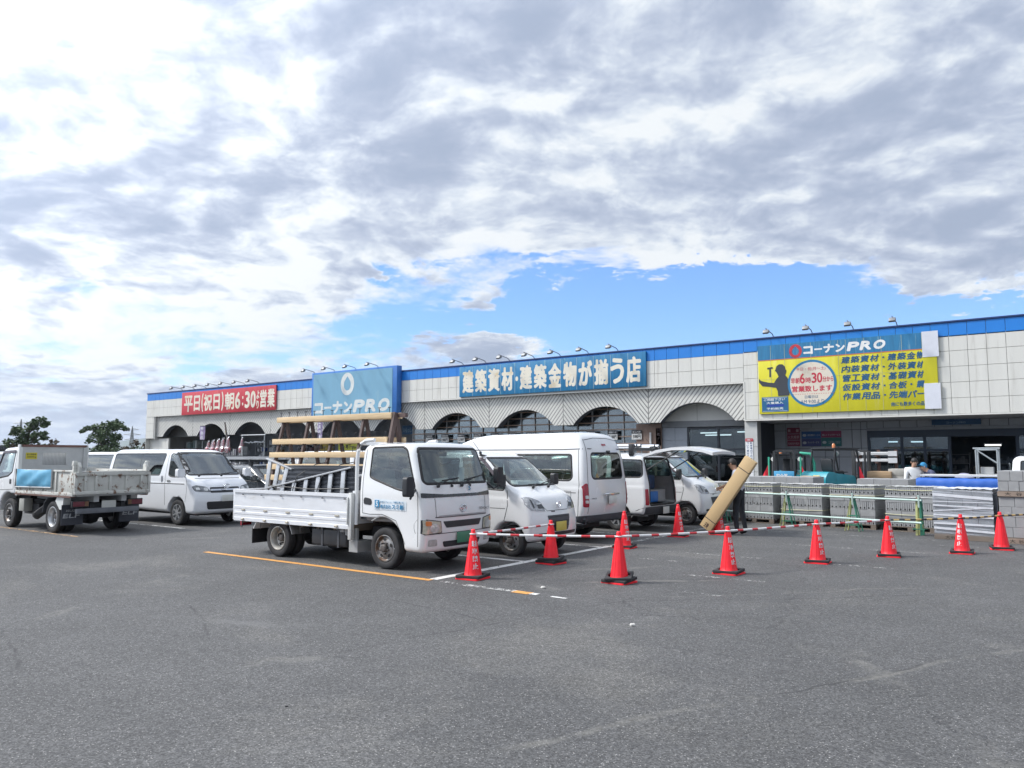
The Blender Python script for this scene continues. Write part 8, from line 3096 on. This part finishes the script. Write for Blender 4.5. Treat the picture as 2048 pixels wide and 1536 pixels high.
    if cap:
        br_ = MB()
        pk = mid + F * 0.09 + Vector((0, 0, 0.06))
        br_.add([tuple(pk + Sd * 0.07), tuple(pk - Sd * 0.07), tuple(pk - Sd * 0.05 + F * 0.08 - Vector((0, 0, 0.015))), tuple(pk + Sd * 0.05 + F * 0.08 - Vector((0, 0, 0.015)))], [(0, 1, 2, 3)])
        br_.build('cap_peak', cap, b_)
    return t


base = dict(pelvis=(0, 0, 0.93), belly=(0.0, 0, 1.08), chest=(0.01, 0, 1.32), neck=(0.02, 0, 1.46), chin=(0.045, 0, 1.545), crown=(0.05, 0, 1.65),
            shl=(0.0, 0.185, 1.40), shr=(0.0, -0.185, 1.40), ell=(0.02, 0.25, 1.12), elr=(0.02, -0.25, 1.12), wrl=(0.12, 0.24, 0.88), wrr=(0.12, -0.24, 0.88),
            hil=(0, 0.10, 0.87), hir=(0, -0.10, 0.87), knl=(0.03, 0.11, 0.48), knr=(0.0, -0.11, 0.48), anl=(-0.02, 0.115, 0.075), anr=(-0.04, -0.115, 0.075), tol=(0.13, 0.14, 0.04), tor=(0.11, -0.14, 0.04))
# the carrier faces left (towards the open tailgate); the carton is held on the near side, which is the person's left
carry = dict(base)
carry.update(chest=(0.03, 0.02, 1.31), neck=(0.07, 0.02, 1.45), chin=(0.12, 0.02, 1.535), crown=(0.14, 0.02, 1.64), shl=(0.02, 0.20, 1.385), shr=(0.03, -0.17, 1.39),
             ell=(-0.05, 0.33, 1.14), wrl=(0.16, 0.36, 1.03), elr=(0.22, -0.18, 1.16), wrr=(0.38, 0.06, 1.06), gripl=(0.2, -0.5, 0.8), gripr=(0.2, 0.8, -0.3),
             knl=(0.05, 0.11, 0.48), anl=(0.02, 0.12, 0.075), tol=(0.17, 0.14, 0.04), knr=(-0.02, -0.11, 0.48), anr=(-0.10, -0.115, 0.075), tor=(0.05, -0.13, 0.04))
cl1 = dict(skin=skinm, top=mat('pale_grey_shirt', (0.50, 0.52, 0.58), 0.8, var=0.08), bottom=mat('black_trousers', (0.018, 0.02, 0.026), 0.85, var=0.2, vs=8), shoe=mat('black_shoe', (0.015, 0.015, 0.018), 0.6), sleeve=0.15)
person('person in pale grey shirt and black trousers carrying a long cardboard carton', (-6.36, 17.40, 0), PI, carry, cl1)
cl2 = dict(skin=skinm, top=mat('white_shirt', (0.68, 0.69, 0.70), 0.8, var=0.05), bottom=mat('grey_trousers', (0.10, 0.105, 0.12), 0.85), shoe=cl1['shoe'], sleeve=0.2)
person('person in a white shirt standing behind the block stacks', (-3.92, 24.75, 0), R(-60), base, cl2)
bend = dict(base)
bend.update(chest=(0.16, 0, 1.26), neck=(0.24, 0, 1.37), chin=(0.30, 0, 1.42), crown=(0.34, 0, 1.52), shl=(0.14, 0.185, 1.32), shr=(0.14, -0.185, 1.32), ell=(0.24, 0.24, 1.08), elr=(0.24, -0.24, 1.08), wrl=(0.40, 0.16, 0.98), wrr=(0.40, -0.16, 0.98))
cl3 = dict(skin=skinm, top=mat('navy_workwear', (0.06, 0.07, 0.13), 0.8, var=0.1), bottom=mat('grey_trousers', (0, 0, 0)), shoe=cl1['shoe'], sleeve=0.95)
person('person in navy workwear and blue cap leaning over the goods', (-3.4, 24.9, 0), R(-150), bend, cl3, cap=mat('blue_cap', (0.02, 0.20, 0.40), 0.7))

# the long carton
ca, cb = Vector((-7.01, 17.05, 0.15)), Vector((-5.94, 17.07, 1.69))
o = MB()
o.bar((0, 0, -1.015), (0, 0, 1.015), 0.30, 0.17, (0, 1, 0))
t = thing('cardboard_carton', 'long brown cardboard carton carried at a slant by the person', 'carton', (ca + cb) / 2)
d = (cb - ca).normalized()
t.rotation_euler = (0, math.atan2(d.x, d.z), R(2))
o = MB()
o.box(-0.14, 0.14, -0.085, 0.085, -0.95, 0.95)
o.build('box', mat('carton_kraft', (0.58, 0.415, 0.22), 0.75, var=0.06, vs=2, stretch=(1, 1, 0.3)), t, bevel=0.006)
o = MB()
for z in (0.66, -0.72):
    o.box(-0.1425, 0.1425, -0.0875, 0.0875, z - 0.008, z + 0.008)
o.build('strap', mat('carton_strap', (0.035, 0.035, 0.04), 0.5), t)
L = MB()
text(L, '天地', -0.06, 0.04, -0.93, -0.80, -0.0875, 0.02)
L.build('print', mat('carton_ink', (0.09, 0.06, 0.045), 0.8), t, smooth=0)


# ================================================================ goods in front of and inside the open arches
rg = random.Random(31)
shm = mat('shelf_steel', (0.16, 0.17, 0.18), 0.5, 0.3)


def goods_rack(label, x, w_, y, h, levels, cols, seed, fill=0.8, d=0.5):
    q = random.Random(seed)
    t = thing('goods_rack', label, 'rack', (x, y, 0), 0, 'racks of goods in the open arches')
    f_ = MB()
    for a in (-w_ / 2, w_ / 2):
        for b_ in (0, d):
            f_.box(a - 0.03, a + 0.03, b_ - 0.03, b_ + 0.03, 0, h)
    for k in range(levels):
        z = h * (k + 0.5) / levels
        f_.box(-w_ / 2, w_ / 2, 0, d, z - 0.02, z)
    f_.build('frame', shm, t)
    for ci, c in enumerate(cols):
        g = MB()
        for k in range(levels):
            z = h * (k + 0.5) / levels
            a = -w_ / 2 + 0.05 + ci * 0.07
            while a < w_ / 2 - 0.2:
                b_ = q.uniform(0.12, 0.3)
                if q.random() < fill / len(cols) * 1.4:
                    g.box(a, a + b_ - 0.02, 0.02 + 0.012 * ci, d - 0.04, z + 0.001, z + q.uniform(0.3, 0.85) * h / levels)
                a += b_ + (0.0 if len(cols) == 1 else q.uniform(0, 0.25))
        if g.v:
            g.build('goods', mat('rack_goods_%s' % '_'.join('%d' % round(v * 100) for v in c), c, 0.6, var=0.3, vs=4), t)
    return t


goods_rack('wide steel rack below the bagged cones', -50.0, 4.8, 33.0, 2.23, 3, [(0.12, 0.12, 0.14), (0.3, 0.31, 0.32)], 1)
goods_rack('rack of blue and white bottles under the tall steel frame', -50.9, 1.1, 36.8, 2.9, 6, [(0.03, 0.09, 0.34), (0.45, 0.47, 0.5)], 2, 0.95)
goods_rack('rack of pale bottles right of the blue bottles', -49.6, 0.9, 36.9, 2.9, 6, [(0.5, 0.52, 0.54)], 3, 0.9)
goods_rack('narrow rack of brown and white tins in the third open arch', -48.0, 0.8, 36.6, 2.8, 6, [(0.22, 0.14, 0.07), (0.5, 0.5, 0.48)], 4, 0.9)
goods_rack('rack of dark goods seen between the planks in the fourth open arch', -44.9, 3.0, 37.0, 2.4, 4, [(0.07, 0.07, 0.09), (0.2, 0.1, 0.12), (0.3, 0.3, 0.3)], 5)
goods_rack('rack of mixed goods behind the glass rack on the truck', -40.6, 3.6, 37.0, 2.1, 4, [(0.08, 0.09, 0.1), (0.3, 0.26, 0.1), (0.34, 0.34, 0.36)], 6)
goods_rack('rack of grey goods in the rightmost open arch', -36.2, 3.2, 37.2, 2.2, 4, [(0.08, 0.09, 0.1), (0.26, 0.27, 0.28)], 7)
goods_rack('glass fronted case left of the bagged cones', -58.6, 2.6, 36.0, 2.95, 3, [(0.2, 0.27, 0.27), (0.4, 0.44, 0.43)], 8, 0.6)

bag = glass('clear_bag', (0.93, 0.9, 0.92), 0.25, 2.5)
pinkm = mat('bagged_cone_red', (0.78, 0.10, 0.13), 0.5, var=0.1, col2=(0.80, 0.38, 0.42), c2s=6, c2lo=0.5, c2hi=0.65)


def bagged(label, x, y, z, k, h=0.75):
    t = thing('bagged_cone', label, 'traffic cone', (x, y, z), k, 'red cones in clear bags on the rack')
    MB().lathe([(0.19, 0.0), (0.19, 0.3), (0.15, 0.34), (0.09, 0.5), (0.035, h), (0, h + 0.01)], 16).build('cone_body', pinkm, t)
    q = random.Random(int(x * 50))
    b_ = MB()
    vs, fs = [], []
    n = 14
    prof_ = [(0.22, 0.0), (0.235, 0.15), (0.23, 0.33), (0.15, 0.45), (0.09, h), (0.03, h + 0.12), (0.07, h + 0.2)]
    for r, zz_ in prof_:
        for i in range(n):
            a = 2 * PI * i / n
            rr_ = r * q.uniform(0.88, 1.12)
            vs.append((rr_ * math.cos(a), rr_ * math.sin(a), zz_))
    for j in range(len(prof_) - 1):
        for i in range(n):
            fs.append((j * n + i, j * n + (i + 1) % n, (j + 1) * n + (i + 1) % n, (j + 1) * n + i))
    b_.add(vs, fs)
    b_.build('clear_bag', bag, t, smooth=0, fix=False)


bl_ = ['leftmost', 'second', 'third', 'fourth', 'fifth', 'sixth', 'seventh', 'eighth', 'ninth']
for i, x in enumerate((-52.1, -51.75, -51.4, -51.1, -50.8, -50.5, -50.2, -49.9, -49.6)):
    bagged('%s bagged red cone of the crowded row on the wide rack' % bl_[i], x, 33.15 + 0.12 * (i % 2), 2.05, 0.3 * i, 0.70 + 0.035 * i)
bagged('single bagged red cone standing apart at the right end of the wide rack', -48.05, 33.2, 2.05, 0.2, 0.9)

t = thing('display_stand', 'tall open stand of grey tubes before the third open arch', 'stand', (-46.9, 33.3, 0))
f_ = MB()
for x in (-1.3, 1.3):
    f_.tube([(x, 0, 0), (x, 0, 3.30)], 0.05, 8)
f_.tube([(-1.4, 0, 3.28), (1.4, 0, 3.28)], 0.05, 8)
f_.tube([(-1.35, 0, 2.75), (1.35, 0, 2.75)], 0.03, 8)
f_.build('tube', mat('grey_tube', (0.34, 0.36, 0.37), 0.45, 0.4), t)
f_ = MB()
q = random.Random(3)
for k in range(9):
    x = -1.2 + k * 0.3
    f_.bar((x - 0.12, -0.05, 2.74 + q.uniform(-0.04, 0.1)), (x + 0.16, -0.05, 2.78 + q.uniform(-0.04, 0.1)), 0.03, 0.05)
f_.build('hung_tools', mat('tool_grey', (0.3, 0.33, 0.36), 0.4, 0.4), t)

for nm, x, y, z0, z1, w_, lab, tx, cc in (('hanging_banner', -53.64, 33.6, 3.05, 4.07, 0.62, 'faded lilac banner hanging on the second arch foot', '特価品', (0.28, 0.23, 0.38)), ('hanging_banner', -40.3, 33.7, 2.9, 4.2, 0.42, 'lilac banner hanging in the arch seen between the truck rack posts', '工具売場', (0.28, 0.23, 0.38))):
    t = thing(nm, lab, 'banner', (x, y, 0))
    b_ = MB()
    n = 10
    vs = []
    for i in range(n + 1):
        z = z0 + (z1 - z0) * i / n
        for j in range(4):
            vs.append((-w_ / 2 + w_ * j / 3, 0.03 * math.sin(3 * z + j), z))
    b_.add(vs, [(i * 4 + j, i * 4 + j + 1, (i + 1) * 4 + j + 1, (i + 1) * 4 + j) for i in range(n) for j in range(3)])
    b_.build('cloth', mat('lilac_cloth', cc, 0.8, var=0.25, vs=3, col2=(0.5, 0.5, 0.56), c2s=3), t, fix=False)
    L = MB()
    m_ = len(tx)
    for i, c_ in enumerate(tx):
        hh = (z1 - z0) / m_
        text(L, c_, -w_ * 0.3, w_ * 0.3, z1 - hh * (i + 0.9), z1 - hh * (i + 0.15), -0.045, 0.03)
    L.build('lettering', mat('banner_letter', (0.62, 0.62, 0.68), 0.7), t, smooth=0)
    MB().tube([(-w_ / 2, 0, z1 + 0.02), (w_ / 2, 0, z1 + 0.02)], 0.02, 6).build('rod', plast, t)
t = thing('rolled_banner', 'thin dark rolled banner hanging from the arch panel above the bagged cones', 'banner', (-50.8, 33.6, 0))
MB().tube([(0.0, 0, 4.25), (0.08, 0.02, 3.95), (0.18, 0, 3.6), (0.32, 0.02, 3.2), (0.42, 0, 2.9)], 0.05, 8, r2=0.08).build('cloth', mat('rolled_cloth', (0.14, 0.12, 0.11), 0.8, var=0.4, vs=6, col2=(0.4, 0.36, 0.12), c2s=3), t)
MB().tube([(-0.12, 0, 4.28), (0.12, 0, 4.28)], 0.02, 6).build('rod', plast, t)

t = thing('yellow_notice', 'small yellow notice with black lettering seen between the truck rack planks', 'sign', (-40.0, 35.9, 2.2))
box(-0.98, 0.98, -0.02, 0, 0, 0.48).build('board', mat('notice_yellow', (0.56, 0.56, 0.05), 0.5), t)
L = MB()
text(L, '地下', -0.25, 0.3, 0.1, 0.42, -0.024, 0.03)
text(L, 'この先', -0.85, -0.35, 0.1, 0.26, -0.024, 0.02)
text(L, '足袋あり', 0.36, 0.9, 0.1, 0.26, -0.024, 0.02)
L.build('lettering', mat('black_ink', (0.02, 0.02, 0.02), 0.6), t, smooth=0)
t = thing('yellow_sack', 'yellow sack with a dark triangle mark behind the truck rack', 'sack', (-42.7, 36.4, 2.1))
MB().lathe([(0.42, 0), (0.52, 0.15), (0.5, 0.5), (0.42, 0.7), (0.2, 0.78), (0, 0.8)], 16).build('sack', mat('sack_yellow', (0.42, 0.31, 0.06), 0.7, var=0.2), t)
L = MB()
L.prism([(-0.2, 0.2), (0.2, 0.2), (0, 0.58)], 'Y', -0.57, -0.53)
L.build('mark', mat('sack_mark', (0.08, 0.06, 0.03), 0.7), t)
t = thing('welcome_sign', 'small dark blue sign with pale kana in the rightmost open arch', 'sign', (-34.7, 36.5, 3.2))
box(-0.85, 0.85, -0.03, 0, 0, 0.58).build('board', mat('welcome_blue', (0.02, 0.09, 0.20), 0.5), t)
L = MB()
text(L, 'いらっしゃいませ', -0.75, 0.75, 0.12, 0.44, -0.034, 0.02)
L.build('lettering', mat('welcome_letter', (0.24, 0.36, 0.45), 0.6), t, smooth=0)
# goods along the lattice front
for i in range(8):
    x = -32.0 + i * 1.95
    t = thing('plank_stand', 'stand of planks and sheets on show along the lattice front', 'display', (x, 34.55, 0), 0, 'stands of planks along the lattice front')
    q = random.Random(60 + i)
    f_ = MB()
    for a in (-0.8, 0.8):
        f_.box(a - 0.03, a + 0.03, -0.25, 0.25, 0, 0.9)
        f_.box(a - 0.03, a + 0.03, 0.19, 0.25, 0.9, 2.4)
    f_.box(-0.8, 0.8, -0.25, 0.25, 0.40, 0.44)
    f_.box(-0.8, 0.8, 0.2, 0.24, 2.2, 2.26)
    f_.build('frame', shm, t)
    f_ = MB()
    a = -0.7
    while a < 0.65:
        b_ = q.uniform(0.08, 0.2)
        f_.box(a, a + b_ - 0.01, -0.05 + q.uniform(0, 0.1), 0.16, 0.441, 0.44 + q.uniform(1.0, 1.6))
        a += b_
    f_.build('planks', mat('stand_goods_%d' % (i % 3), [(0.28, 0.2, 0.12), (0.3, 0.3, 0.29), (0.16, 0.13, 0.11)][i % 3], 0.7, var=0.3, vs=4), t)


# ================================================================ air
m = bpy.data.materials.new('haze')
m.use_nodes = True
q = NT(m.node_tree)
q.t.links.new(q.n('VolumePrincipled', {'Color': (0.80, 0.88, 1.0, 1), 'Density': 0.00009, 'Anisotropy': 0.2}).outputs[0], q.n('OutputMaterial').inputs['Volume'])
kind(box(-9500, 9500, -9500, 9500, -1.2, 260).build('haze', m, None, smooth=0), 'stuff')
